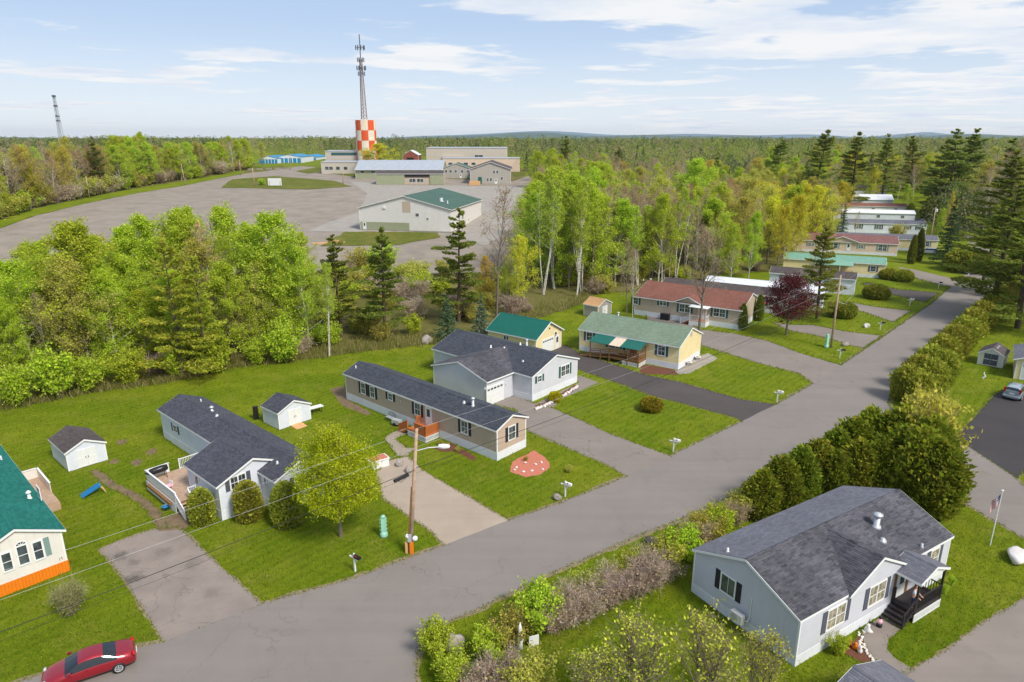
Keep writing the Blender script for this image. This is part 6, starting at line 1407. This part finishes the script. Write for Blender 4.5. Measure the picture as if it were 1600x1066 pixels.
proto('fore_tree', broadleaf(107, 6.4, .09, .2, 2.6, 16, 1150, .08, [(206, 208, 76), (218, 216, 94), (190, 198, 64)], (150, 138, 116), stems=3, e0=50, e1=80, twigs=6), 6.4, 'bark')
TR = random.Random(77); CNT = {}
NAMES = dict(leafy='birch_tree', olive='maple_tree', yellow='maple_tree', bare='bare_tree', birch='birch_tree', pine='pine_tree', pine_gold='pine_tree', spruce='spruce_tree', spruce_blue='spruce_tree', cedar='cedar_tree', cedar_hedge='hedge_cedar', cedar_column='columnar_cedar', cedar_round='clipped_cedar', ball='round_bush', ball_dark='round_bush', bush='leafy_shrub', bush_olive='leafy_shrub', bush_bare='bare_shrub', lawn_tree='lawn_tree', red_maple='red_maple', big_bare='bare_tree', fore_tree='young_tree')
CATS = dict(cedar_hedge='hedge', ball='bush', ball_dark='bush', bush='shrub', bush_olive='shrub', bush_bare='shrub')
def plant(kind, loc, h, label, group=None, wide=1.0, var=None, col=None, rz=None):
    ps = PROTO[kind]; tm, me, H0 = ps[TR.randrange(len(ps)) if var is None else var]; s = h/H0
    e = thing(NAMES[kind], label, CATS.get(kind, 'tree'), loc, TR.uniform(0, 6.28) if rz is None else rz, group); e.scale = (s*wide, s*wide, s)
    a = bpy.data.objects.new('trunk', tm); b = bpy.data.objects.new('crown', me)
    for o in (a, b): COL.objects.link(o); o.parent = e
    b.color = (*(col or (1, 1, 1)), 1); return e
def tree_top(kind, px, ty, Y, label, group=None, **k):   # treetop pixel and forward distance
    p = atY(px, ty, Y); z = terr(p.x, Y); return plant(kind, (p.x, Y, z-.05 if z > 0 else 0), max(1.5, p.z-z), label, group, **k)
def tree_base(kind, bx, by, ty, label, group=None, **k):
    g = T(bx, by); p = atY(bx, ty, g.y); return plant(kind, g, p.z-g.z, label, group, **k)
# named trees and shrubs of the gardens
tree_base('lawn_tree', 533, 838, 669, 'yellow-green round lawn tree before the white home', wide=.98)
tree_base('red_maple', 1228, 524, 428, 'dark red-leaved tree on the lawn up the street', wide=1.1)
tree_base('big_bare', 1092, 518, 352, 'large bare tree before the beige red-roofed home', wide=.85)
tree_base('bare', 978, 503, 372, 'thin bare tree behind the yellow home', wide=.8); tree_base('bare', 988, 498, 385, 'second thin bare tree beside the small beige shed', wide=.7)
tree_base('pine', 1276, 498, 358, 'loose conifer behind the red-leaved tree', col=(1.3, 1.15, .85), wide=1.25)
tree_base('bare', 1262, 478, 372, 'slender bare tree beside the loose conifer', wide=.8)
tree_base('spruce', 1476, 414, 312, 'tall dark spruce on the lawn up the street', wide=1.0); tree_base('spruce', 1315, 366, 318, 'grey-green spruce behind the maroon-roofed home', wide=1.0, col=(1.15, 1.15, 1.1))
for x, y, ty, l in ((1423, 412, 367, 'left of the pair'), (1433, 408, 357, 'right of the pair')): tree_base('cedar_column', x, y, ty, 'tall narrow dark cedar by the maroon-roofed home, '+l, col=(.75, .8, .8), wide=.9)
for x, y, ty, l in ((1159, 515, 474, 'nearer the street'), (1185, 501, 460, 'farther back')): tree_base('cedar_column', x, y, ty, 'dark pointed cedar at the end of the beige home, '+l, col=(.75, .85, .8), wide=1.15)
for x, y, ty, l in ((318, 817, 764, 'beside the deck stairs'), (390, 811, 753, 'under the gable window'), (450, 818, 754, 'at the near corner')): tree_base('cedar_round', x, y, ty, 'clipped rounded cedar before the white home, '+l, 'clipped cedars', wide=1.0)
for x, y, ty, w, kd, l in ((1017, 641, 621, 1.0, 'ball', 'brownish round bush on the garage home lawn'), (867, 627, 612, .8, 'ball', 'bright yellow bush in the flower bed'), (1368, 466, 444, 1.0, 'ball_dark', 'dark round bush between two driveways'), (1315, 495, 471, 1.0, 'ball_dark', 'dark round bush behind the tan utility pole'), (1388, 436, 419, 1.0, 'ball', 'clipped bush at the yellow home corner, left'), (1410, 439, 421, 1.0, 'ball', 'clipped bush at the yellow home corner, right'), (1511, 424, 389, 1.1, 'ball_dark', 'large dark bush beside the tall spruce'), (1308, 1022, 992, .9, 'bush', 'leafy green shrub at the corner of the grey double-wide')):
    tree_base(kd, x, y, ty, l, 'garden bushes', wide=w, col=(1.5, 1.35, .5) if 'yellow bush' in l else (1.0, .8, .7) if 'brownish' in l else None)
for i, (x, y) in enumerate(((476, 806), (1268, 506))): pass
tree_base('bush_bare', 112, 962, 905, 'sparse young shrub on the lawn by the teal-roofed home', wide=.7, col=(.8, 1.0, .6)); 
tree_base('bush_bare', 8, 918, 845, 'thin pinkish shrub before the teal-roofed home', wide=.5)
for i, (x, y) in enumerate(((700, 700), (715, 706), (688, 696))): plant('bush_olive', G(x, y), .6, ('low plant in the bed at the tan home, middle', 'low plant in the bed at the tan home, right', 'low plant in the bed at the tan home, left')[i], 'bed plants', wide=.8)
for i, (x, y) in enumerate(((1430, 930+20), (1478, 915), (1466, 928))): plant('bush', G(x+8, y), .8, ('flowering plant at the porch front', 'flowering plant at the far wall corner', 'flowering plant right of the porch')[i], 'bed plants', wide=.6)
plant('bush_olive', G(822, 720), .5, 'small plant in the red stone bed', 'bed plants'); plant('bush_olive', G(889, 738), .7, 'round flower ring near the white mailbox', 'bed plants')
# hedge along the road: grey twiggy part, green part, cedar part
HG = 'roadside hedge'
def line(p, q, n): return [(p[0]+(q[0]-p[0])*i/(n-1), p[1]+(q[1]-p[1])*i/(n-1)) for i in range(n)]
for i, (x, y) in enumerate(line((862, 985), (1040, 905), 9)): plant('bush_bare', G(x, y), 2.3+.25*math.sin(i*2.1), 'grey twiggy shrub in the roadside hedge', HG, wide=1.15)
for i, (x, y) in enumerate(line((858, 962), (1010, 888), 6)): plant('bush_bare' if i % 2 else 'bush_olive', G(x, y), 2.0, 'greenish twiggy shrub on the road side of the hedge', HG, wide=1.1, col=(.9, 1, .7))
for i, (x, y) in enumerate(line((1045, 888), (1165, 808), 7)): plant(('bush_olive', 'bush', 'bush_bare')[i % 3], G(x, y), 2.4+.2*math.sin(i), 'mixed green shrub in the hedge behind the grey double-wide', HG, wide=1.15, col=(.95, .95, .75))
for i, (x, y) in enumerate(line((1075, 850), (1175, 785), 5)): plant('bush_olive', G(x, y), 1.8, 'low olive shrub at the road edge of the hedge', HG, wide=1.1)
for i, (x, y, ty) in enumerate(((1188, 806, 735), (1215, 795, 715), (1245, 782, 700), (1272, 770, 690), (1300, 755, 672), (1325, 745, 655), (1350, 735, 640), (1375, 742, 648), (1300, 780, 705), (1335, 775, 690), (1370, 778, 690), (1400, 772, 668), (1425, 792, 672), (1450, 800, 690), (1440, 770, 655), (1400, 745, 640))):
    tree_base('cedar', x, y, ty, 'olive cedar in the tall clump behind the grey double-wide', 'cedar clump', wide=1.0+.1*math.sin(i*3), col=(.78, .86, .62) if i % 3 else (.95, .98, .7))
tree_base('bush_olive', 1440, 745, 612, 'pale twiggy shrub topping the cedar clump', 'cedar clump', wide=.7, col=(1.1, 1.1, .9)); tree_base('bush_olive', 1462, 690, 618, 'loose pale shrub at the side street corner', wide=.7)
for i, (x, y, ty) in enumerate(((1415, 624, 572), (1436, 634, 584), (1433, 608, 556), (1452, 590, 540), (1470, 573, 524), (1487, 557, 509), (1503, 541, 495), (1518, 526, 482), (1532, 513, 471), (1545, 501, 462), (1450, 614, 562), (1468, 596, 548))): tree_base('cedar_hedge', x, y, ty, 'yellow-green hedge cedar along the upper road', 'upper cedar hedge', wide=.85)
tree_base('bush_olive', 1445, 650, 612, 'low spreading shrub at the hedge corner', wide=1.1)
# shrubs at the street corner and the foreground tree
for i, (x, y, ty, kd, l) in enumerate(((680, 1025, 978, 'bush', 'bright shrub left of the pinkish boulder'), (705, 1066, 1020, 'bush', 'leafy shrub below the pinkish boulder'), (762, 1030, 985, 'bush', 'leafy shrub right of the pinkish boulder'), (795, 1005, 955, 'bush_olive', 'olive shrub beside the white ornament'), (838, 985, 922, 'bush', 'yellow-green shrub at the end of the grey hedge'), (780, 1075, 1020, 'bush_bare', 'grey twiggy shrub at the bottom edge'), (830, 1090, 1030, 'bush_olive', 'loose shrub at the bottom edge, right'), (740, 1095, 1050, 'bush_bare', 'twiggy shrub at the bottom edge, left'))): tree_base(kd, x, y, ty, l, 'corner shrubs', wide=1.1)
for x, y, ty, w, l in ((1000, 1130, 966, 1.1, 'left'), (1105, 1140, 968, 1.1, 'middle'), (1180, 1125, 992, .9, 'right'), (930, 1150, 1022, 1.1, 'far left')): tree_base('fore_tree', x, y, ty, 'young yellow-green tree at the bottom edge, '+l, 'foreground trees', wide=w)
# belt of trees behind the gardens
BG = 'trees in the belt behind the gardens'
for (x, ty, Y, kd, w) in ((-40, 380, 84, 'leafy', 1), (15, 405, 83, 'leafy', 1.0), (84, 346, 87, 'leafy', 1.2), (137, 366, 90, 'leafy', 1.0), (181, 353, 95, 'leafy', 1.1), (219, 338, 97, 'leafy', 1.0), (265, 328, 98, 'leafy', 1.0), (292, 324, 101, 'leafy', 1.0), (342, 323, 101, 'leafy', 1.0), (378, 350, 98, 'leafy', 1.0), (419, 331, 98, 'leafy', 1.15), (469, 384, 97, 'leafy', 1.0), (110, 400, 84, 'olive', 1), (55, 430, 86, 'leafy', 1), (160, 420, 86, 'leafy', 1), (390, 405, 95, 'olive', 1.0), (440, 420, 96, 'leafy', .9), (350, 410, 92, 'leafy', 1), (205, 400, 91, 'leafy', 1.1), (-5, 440, 92, 'leafy', 1.1), (310, 375, 95, 'olive', 1), (60, 375, 98, 'leafy', 1.1), (490, 415, 99, 'olive', 1)):
    tree_top(kd, x, ty, Y, 'bright green birch in the belt behind the white home' if kd == 'leafy' else 'olive half-leafed tree in the belt behind the white home', BG, wide=w*1.08)
tree_top('bare', 325, 345, 97, 'whitish bare tree among the green belt trees', None, wide=1.0, col=(1.35, 1.3, 1.25))
tree_top('pine_gold', 255, 378, 84, 'golden-green pine with tiered branches, left', BG, wide=1.0); tree_top('pine_gold', 300, 400, 86, 'golden-green pine with tiered branches, right', BG, wide=.9)
tree_base('birch', 514, 557, 412, 'white-trunked birch at the lawn edge', wide=.75)
for (x, ty, Y, w, l) in ((522, 368, 103, 1.0, 'left of the two before the warehouse'), (592, 358, 103, .95, 'right of the two before the warehouse'), (713, 328, 112, .95, 'tallest, right of the warehouse')): tree_top('pine', x, ty, Y, 'white pine with open branches, '+l, BG, wide=w*1.35, col=(1.15, 1.12, .9))
tree_base('spruce_blue', 700, 533, 462, 'dark spruce beside the boulder', wide=1.1, col=(.75, .78, .6)); tree_base('spruce_blue', 752, 533, 462, 'blue-grey spruce beside the teal-roofed garage', wide=1.0)
tree_base('bare', 776, 498, 290, 'tall bare tree behind the teal-roofed garage', wide=.95); tree_top('bare', 820, 300, 170, 'bare tree at the lot edge right of the warehouse', wide=1.2)
tree_top('yellow', 818, 368, 118, 'yellow-green tree behind the garage', BG, wide=.85); tree_top('olive', 795, 385, 122, 'olive tree left of the birches', BG, wide=.8); tree_top('yellow', 760, 400, 125, 'orange-tinged tree left of the bare tree', BG, wide=.9, col=(1.05, .85, .8))
for i in range(64):
    x = TR.uniform(-300, 480); f = TR.random(); y0 = np.interp(x, [-300, 0, 150, 300, 480], [690, 626, 596, 576, 548]); g = T(x, y0-4-f*105); kd = TR.choice(['leafy', 'leafy', 'leafy', 'olive', 'bare'])
    plant(kd, g, TR.uniform(10, 15.5), {'leafy': 'bright green birch in the belt behind the white home', 'olive': 'olive half-leafed tree in the belt behind the white home', 'bare': 'grey bare tree in the belt behind the white home'}[kd], BG, wide=TR.uniform(.9, 1.2))
# understorey shrubs of the belt
for i in range(70):
    x = TR.uniform(-30, 830); f = TR.random(); y0 = np.interp(x, [-60, 0, 150, 300, 480, 640, 830], [652, 636, 606, 586, 556, 538, 498]); y = y0-2-f*70
    g = T(x, y); kd = TR.choice(['bush', 'bush', 'bush_olive', 'bush_olive', 'bush_bare']); plant(kd, g, TR.uniform(1.6, 4.2), 'wild shrub in the undergrowth behind the gardens', 'undergrowth shrubs', wide=TR.uniform(.9, 1.3))
for (x, y, ty) in ((95, 622, 545), (140, 612, 555), (200, 602, 545), (337, 582, 520), (447, 566, 502), (30, 634, 570), (280, 590, 545), (400, 570, 528)): tree_base('bush', x, y, ty, 'bright green sapling clump at the lawn edge', 'edge saplings', wide=.9)
for i in range(26):
    x = TR.uniform(470, 830); g = T(x, TR.uniform(420, 500)); plant(TR.choice(['bush_olive', 'bush', 'bush_bare']), g, TR.uniform(2.5, 5.5), 'scrub in the gap before the warehouse', 'scrub before the lot', wide=1.2)
# woods beyond the gardens, centre and right
WG = 'trees of the woods beyond the homes'
LAB = dict(leafy='bright green birch in the woods beyond the homes', olive='olive half-leafed tree in the woods beyond the homes', yellow='yellow-green maple in the woods beyond the homes', bare='grey bare tree in the woods beyond the homes', birch='white-trunked birch in the woods beyond the homes', pine='dark pine rising from the woods beyond the homes', spruce='dark spruce in the woods beyond the homes')
for (x, ty, Y, kd, w) in ((850, 285, 132, 'birch', 1.2), (870, 262, 137, 'birch', 1.3), (893, 268, 136, 'leafy', 1.1), (915, 280, 134, 'birch', 1.2), (838, 300, 140, 'leafy', 1.1), (880, 290, 146, 'leafy', 1.2), (930, 262, 150, 'leafy', 1.0), (905, 300, 130, 'birch', 1.0), (1082, 248, 205, 'leafy', 1.7), (1197, 290, 172, 'olive', 1.2), (1245, 305, 165, 'yellow', 1.2), (1225, 320, 155, 'yellow', 1.0), (1180, 330, 150, 'leafy', .9), (1150, 350, 146, 'leafy', 1.0), (1120, 340, 150, 'olive', 1.0), (1040, 345, 142, 'bare', 1.0)):
    tree_top(kd, x, ty, Y, LAB[kd], WG, wide=w*.85)
def in_woods(X, Y): return Y > np.interp(X, [-10, 17, 40, 60, 90, 110], [150, 136, 146, 160, 196, 235]) and X > 3+(Y-130)*.05 and X < 40+Y*.42
n = 0; tries = 0; pos = []
while n < 280 and tries < 12000:
    tries += 1; Y = 132+(TR.random()**1.5)*190; X = TR.uniform(0, 120)
    if not in_woods(X, Y) or any((X-a)**2+(Y-b)**2 < (2.4 if Y < 165 else 4.0)**2 for a, b in pos): continue
    pos.append((X, Y)); n += 1
    f = X/Y; r = TR.random()
    if f < .14: kd = 'birch' if r < .3 else 'leafy' if r < .75 else 'bare'
    elif f < .27: kd = 'bare' if r < .5 else 'birch' if r < .62 else 'olive' if r < .85 else 'leafy'
    elif f < .36: kd = 'bare' if r < .35 else 'olive' if r < .75 else 'leafy'
    else: kd = 'yellow' if r < .3 else 'olive' if r < .6 else 'leafy' if r < .8 else 'bare'
    h = TR.uniform(15.5, 20.5) if Y < 200 else TR.uniform(13, 18); plant(kd, (X, Y, terr(X, Y)), h, LAB[kd], WG, wide=TR.uniform(1.0, 1.4), col=(1.05, .86, .78) if kd in ('olive', 'bare') and TR.random() < .22 else None)
for i in range(40):
    Y = TR.uniform(130, 160); X = TR.uniform(8, 60)
    if in_woods(X, Y+4): plant(TR.choice(['bush', 'bush_olive', 'bush_bare']), (X, Y, terr(X, Y)), TR.uniform(2, 4.5), 'shrub under the edge of the woods', 'undergrowth shrubs', wide=1.2)
for i in range(46):
    X = TR.uniform(17, 46); Y = float(np.interp(X, [17, 40, 46], [139, 148, 151]))+TR.uniform(0, 14); plant('bare', (X, Y, terr(X, Y)), TR.uniform(15, 20), 'slender grey bare trunk at the front edge of the woods', 'bare trees at the woods edge', wide=TR.uniform(.4, .65))
# right side: pines on the skyline and at the edge
PG = 'tall pines on the right skyline'
for (x, ty, Y, w) in ((1220, 214, 300, 1.0), (1281, 199, 270, .9), (1343, 202, 280, .95), (1393, 205, 300, .8), (1437, 208, 310, .8), (1500, 198, 255, 1.0), (1521, 197, 262, 1.0), (1480, 215, 270, .9), (1590, 212, 250, 1.1), (882, 208, 330, .9), (968, 226, 320, .7), (1120, 232, 310, .8)): tree_top('pine', x, ty+5, Y, 'tall dark pine standing above the far trees', PG, wide=w*1.55, col=(1.2, 1.15, 1.0))
for (x, ty, Y, w, l) in ((1592, 290, 118, 1.15, 'at the right edge, nearest'), (1560, 318, 135, 1.0, 'at the right edge, left one'), (1600, 235, 170, 1.1, 'at the right edge, tallest behind'), (1630, 330, 108, 1.1, 'cut off by the right edge')): tree_top('pine', x, ty, Y, 'large pine reaching over the road '+l, 'pines at the right edge', wide=w*1.6, col=(1.25, 1.2, .95))
for (x, by, ty, w) in ((1508, 352, 312, 1.0), (1528, 358, 308, 1.1), (1545, 366, 318, 1.0), (1535, 330, 300, 1.0), (1450, 345, 308, .9), (1420, 345, 318, .8)): tree_base('cedar', x, by, ty, 'dark rounded cedar beside the far road', 'far cedars', wide=w, col=(.6, .66, .6))
tree_base('olive', 1478, 385, 300, 'pale weeping tree beside the tall spruce', wide=.5, col=(1.2, 1.2, .9))
RG = 'trees around the far homes'
n = 0; tries = 0; pos = []
while n < 150 and tries < 8000:
    tries += 1; Y = TR.uniform(212, 420); X = TR.uniform(85, 330); f = X/Y
    if f < .36 or f > .82: continue
    if any((X-a)**2+(Y-b)**2 < 5.5**2 for a, b in pos): continue
    if 130 < X < 175 and Y < 262 and abs(X-(110+(Y-150)*.55)) < 14: continue
    if Y < 285 and f < .60: continue
    pos.append((X, Y)); n += 1; kd = TR.choice(['olive', 'olive', 'bare', 'leafy', 'leafy', 'yellow', 'olive', 'bare', 'pine']); plant(kd, (X, Y, terr(X, Y)), TR.uniform(12, 18), LAB[kd].replace('in the woods beyond the homes', 'around the far homes').replace('rising from the woods beyond the homes', 'around the far homes'), RG, wide=TR.uniform(.9, 1.25))
for (x, ty, Y, kd) in ((1575, 400, 150, 'olive'), (1600, 420, 128, 'bush_olive'), (1585, 440, 112, 'olive'), (1555, 260, 215, 'bare'), (1575, 235, 225, 'bare'), (1540, 250, 235, 'olive'), (1600, 210, 235, 'bare'), (1422, 288, 285, 'leafy'), (1362, 285, 290, 'leafy'), (1300, 280, 250, 'olive'), (1285, 300, 225, 'yellow'), (1335, 290, 285, 'olive')):
    tree_top(kd, x, ty, Y, LAB.get(kd, 'loose shrub under the right-hand pines').replace('in the woods beyond the homes', 'around the far homes'), RG if kd != 'bush_olive' else None, wide=1.0)
# left woods beyond the lot
LG = 'trees along the far side of the lot'
edge = [(-200, 400), (-60, 358), (0, 345), (54, 327), (147, 307), (218, 294), (286, 284), (340, 275), (381, 267)]
ex = [q[0] for q in edge]; ey = [q[1] for q in edge]
for i in range(230):
    x = TR.uniform(-170, 395); d = TR.random()**1.5*12; y = float(np.interp(x, ex, ey))-2-d; g = T(x, y)
    if g.y > 700: continue
    r = TR.random(); left = x < 180
    kd = ('bare' if r < .56 else 'olive' if r < .82 else 'leafy' if r < .92 else 'pine') if left else ('leafy' if r < .45 else 'olive' if r < .75 else 'bare' if r < .92 else 'pine')
    plant(kd, g, TR.uniform(15, 23) if x < 250 else TR.uniform(12, 18), LAB[kd].replace('in the woods beyond the homes', 'along the far side of the lot').replace('rising from the woods beyond the homes', 'along the far side of the lot'), LG, wide=TR.uniform(.9, 1.25), col=(1.0, .86, .78) if left and TR.random() < .4 else None)
for i in range(110):
    x = TR.uniform(-120, 395); y = float(np.interp(x, ex, ey))-1-TR.random()*4; g = T(x, y)
    if g.y < 700:
        kd = TR.choice(['bush', 'bush_olive', 'bush_bare']); plant(kd, g, TR.uniform(3, 8), 'tall shrub along the far side of the lot', 'shrubs along the far side of the lot', wide=1.3)
for (x, y, ty, kd, w, l) in ((410, 290, 279, 'bush', 1.2, 'small bush in the grass island'), (700, 250, 232, 'olive', 1.0, 'small tree before the pale factory'), (835, 268, 238, 'leafy', 1.2, 'green tree beside the lot entrance road'), (410, 262, 222, 'olive', 1.2, 'tree before the blue storage units')): tree_base(kd, x, y, ty, l, 'lot trees', wide=w)
tree_top('yellow', 592, 224, 380, 'broad yellow-green tree before the water tower', 'lot trees', wide=2.8); tree_top('olive', 575, 240, 372, 'lower olive tree at the foot of the water tower', 'lot trees', wide=2.2)
for (x, y, ty, kd, l) in ((1290, 402, 345, 'olive', 'olive tree between the green and maroon roofs'), (1335, 372, 330, 'bare', 'bare tree behind the maroon roof'), (1468, 372, 325, 'leafy', 'green tree right of the white home row'), (1400, 378, 350, 'bush_olive', 'shrub between the far homes')): tree_base(kd, x, y, ty, l, RG if kd != 'bush_olive' else None, wide=.9)
# ------------------------------------------------------------------ far woods as one mass
def far_woods():
    rng = np.random.RandomState(3); qs, tn = [], []; pal = np.array([S(*c) for c in ((156, 168, 78), (166, 168, 96), (176, 162, 124), (142, 156, 80), (104, 122, 78), (168, 156, 120), (158, 170, 76), (122, 138, 84))])
    def add(X, Y, h, n, big, dark=False):
        z = terr(X, Y); pi_ = int((.5+.5*math.sin(X*.013+2)*math.sin(Y*.011+X*.004+1))*5.99+rng.normal()*1.3); c = pal[max(0, min(len(pal)-1, pi_))]*rng.uniform(.62, 1.0); con = rng.uniform() < .13
        if con: c = pal[4]*rng.uniform(.8, 1.2)
        r = h*(.2 if con else .40)*rng.uniform(.8, 1.3); u = rng.uniform(.12, 1, n); pr = (1-u)*.95+.06 if con else np.sin(np.pi*np.clip(.15+.83*u, 0, 1))**.7
        ph = rng.uniform(0, 6.28, n); rr = r*pr*np.sqrt(rng.uniform(.3, 1, n)); p = np.stack([X+np.cos(ph)*rr, Y+np.sin(ph)*rr, z+u*h+rng.normal(size=n)*.3], axis=1)
        qs.append(leaf_quads(rng, p, big, 0, .15)); tn.append(c*(1+.12*rng.normal(size=(n, 1))).clip(.6, 1.4))
    k = 0
    while k < 5600:                       # woods close behind what is built singly, thinning in detail with distance
        Y = 215+900*rng.uniform()**1.7; X = rng.uniform(-1.1, 1.0)*Y
        f = X/Y
        if f < -.40: lim = 250
        elif f < -.235: lim = 560
        elif f < .02: lim = 475
        elif f < .12: lim = 330
        elif f < .36: lim = 300
        elif f < .62: lim = 330
        else: lim = 215
        if f < -.35 and Y < 250+(-f-.35)*0+max(0, (f+.75))*420: continue
        if Y < lim: continue
        und = .5+.5*math.sin(X*.021+1.3)*math.sin(Y*.017+X*.006); add(X, Y, rng.uniform(8.5, 13.5)+4.5*und*rng.uniform(.4, 1), 170 if Y < 420 else 75, .36 if Y < 420 else .6); k += 1
    for i in range(3800):
        Y = 1000+3400*rng.uniform()**1.2; X = rng.uniform(-.95, .95)*Y; add(X, Y, rng.uniform(7, 10.5), 14, 2.4)
    me = npmesh('far_woods', np.concatenate(qs), np.concatenate(tn)); o = link('far_woods', me, M['leaf']); tag(o, 'mass of mixed woods reaching to the horizon', 'woods', None, 'stuff')
far_woods()
# tall dry grass at the edge of the lawns
def tall_grass():
    rng = np.random.RandomState(8); P0 = []
    ex_ = [-60, 0, 60, 150, 230, 300, 370, 480, 560, 640, 700, 770, 830, 905, 930]; ey_ = [654, 641, 631, 612, 603, 592, 574, 562, 550, 542, 537, 538, 500, 477, 458]
    for i in range(2600):
        x = rng.uniform(-40, 930); y = np.interp(x, ex_, ey_)+rng.normal()*1.2-abs(rng.normal())*9; g = T(x, y)
        for j in range(9): P0.append((g.x+rng.normal()*.3, g.y+rng.normal()*.3, g.z))
    a = np.array(P0); n = len(a); d = nrm(np.array([0, 0, 1.0])+rng.normal(size=(n, 3))*.35); L = rng.uniform(.35, 1.1, (n, 1)); q = ribbon_quads(rng, a, a+d*L, np.full(n, .03))
    me = npmesh('tall_grass', q, tints(rng, n, [(168, 150, 104), (150, 142, 84), (118, 130, 48), (134, 140, 56), (176, 160, 120)], .18)); tag(link('tall_grass', me, M['leaf']), 'tall dry grass along the edge of the lawns', 'grass', None, 'stuff')
tall_grass()
def inside(px_, py_, poly):
    r = np.zeros(len(px_), bool); x1, y1 = poly[-1]
    for x2, y2 in poly:
        c = ((y1 > py_) != (y2 > py_)) & (px_ < (x2-x1)*(py_-y1)/(y2-y1+1e-12)+x1); r ^= c; x1, y1 = x2, y2
    return r
def lawn_blades():
    rng = np.random.RandomState(21); hard = [p for nm, p in SHEETS if nm in ('road', 'side_road', 'driveway', 'walkway', 'footpath', 'dirt_path', 'gravel_strip', 'stone_mulch_bed', 'flower_bed', 'woodland_floor')]
    foot = []
    for h in (A, B, C, D, E, Fg, Gh, P, Q, s1, s2, s3, s4, Yg, Hh, I1, I2, J):
        m = Matrix.Rotation(h.a, 2); foot.append(np.array([tuple(m @ Vector(q)+Vector((h.o.x, h.o.y))) for q in ((0, 0), (h.L, 0), (h.L, h.W), (0, h.W))]))
    N = 150000; px_ = rng.uniform(-20, 1620, N); py_ = 440+640*rng.uniform(0, 1, N)**.9; v = 533-py_; fw = F*cP+v*sP; dn = F*sP-v*cP; k = CAMH/dn; X, Y = k*(px_-800), k*fw
    bad = np.zeros(N, bool)
    for p in hard+foot: bad |= inside(X, Y, p)
    X, Y = X[~bad], Y[~bad]
    ex1, ey1 = [], []                     # ragged fringe along every paved edge
    for nm, p in SHEETS:
        if nm not in ('road', 'side_road', 'driveway', 'walkway', 'footpath', 'dirt_path'): continue
        for i in range(len(p)):
            a, b = p[i], p[(i+1) % len(p)]; L = np.hypot(*(b-a))
            if L > 3 or a[1] > 150 or a[1] < 28: continue
            n = int(L*22); t = rng.uniform(0, 1, n); nr = np.array([-(b-a)[1], (b-a)[0]])/max(L, 1e-6); o = rng.normal(size=n)*.13
            ex1 += list(a[0]+(b-a)[0]*t+nr[0]*o); ey1 += list(a[1]+(b-a)[1]*t+nr[1]*o)
    ex1, ey1 = np.array(ex1), np.array(ey1); bad = np.zeros(len(ex1), bool)
    grow = [p for nm, p in SHEETS if nm in ('road', 'side_road')]
    for nm, p in SHEETS:
        if nm in ('road', 'side_road', 'driveway'):
            c = p.mean(axis=0); 
            q = np.array([tuple(z) for z in offset_poly([Vector(z) for z in p], -.16)]); bad |= inside(ex1, ey1, q)
    ex1, ey1 = ex1[~bad], ey1[~bad]
    nl_ = len(X); X = np.concatenate([X, ex1]); Y = np.concatenate([Y, ey1]); n = len(X); a = np.stack([X, Y, np.zeros(n)], axis=1)
    d = nrm(np.array([0, 0, .8])+rng.normal(size=(n, 3))*np.array([.6, .6, .2])); L = rng.uniform(.06, .17, (n, 1))*(.6+Y[:, None]/90); q = ribbon_quads(rng, a, a+d*L, np.full(n, .022)*(.5+Y/75))
    cl = tints(rng, n, [(108, 131, 24), (132, 144, 34), (94, 117, 20), (152, 152, 56), (118, 135, 30)], .2); me = npmesh('lawn_grass', q, cl); tag(link('lawn_grass', me, M['leaf']), 'mown green lawn grass with ragged edges', 'grass', None, 'stuff')
lawn_blades()
# distant hills; blue of the distance haze is put into their base colours
def hills():
    rng = np.random.RandomState(5)
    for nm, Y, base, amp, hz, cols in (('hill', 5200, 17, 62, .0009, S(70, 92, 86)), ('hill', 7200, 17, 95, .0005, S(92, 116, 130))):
        xs = np.linspace(-1.1*Y, 1.1*Y, 160); v = []; f = []
        for i, x in enumerate(xs):
            t = x/Y; h = amp*(.35+.35*math.sin(x*hz*1.7+1.1)+.2*math.sin(x*hz*4.1+2)+.1*math.sin(x*hz*9))*(.25+.75*sst(-.3, .15, t)); h = max(4, h)
            if Y > 6000: h += 62*math.exp(-((t-.58)/.045)**2)
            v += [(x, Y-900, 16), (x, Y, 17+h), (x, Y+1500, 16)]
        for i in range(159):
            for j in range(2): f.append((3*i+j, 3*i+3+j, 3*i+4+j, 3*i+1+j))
        me = bpy.data.meshes.new(nm); me.from_pydata(v, [], f); me.polygons.foreach_set('use_smooth', [True]*len(f)); tag(link(nm, me, plain('hazed_wooded_hill', cols, .95, .25, .006)), kind='structure')
hills()

# ------------------------------------------------------------------ thin summer haze
def haze():
    mb = MB().box(-9600, 9600, -460, 13800, -1.0, 165); m = bpy.data.materials.new('thin_haze'); m.use_nodes = True; nt = m.node_tree; nt.nodes.clear()
    o = nt.nodes.new('ShaderNodeOutputMaterial'); v = nt.nodes.new('ShaderNodeVolumePrincipled'); v.inputs['Color'].default_value = (.88, .93, 1, 1); v.inputs['Density'].default_value = 4e-5; v.inputs['Anisotropy'].default_value = .2
    nt.links.new(v.outputs[0], o.inputs['Volume']); h = mb.build('haze', m); h['kind'] = 'stuff'; tag(h, 'thin pale haze over the distance', 'haze')
haze()
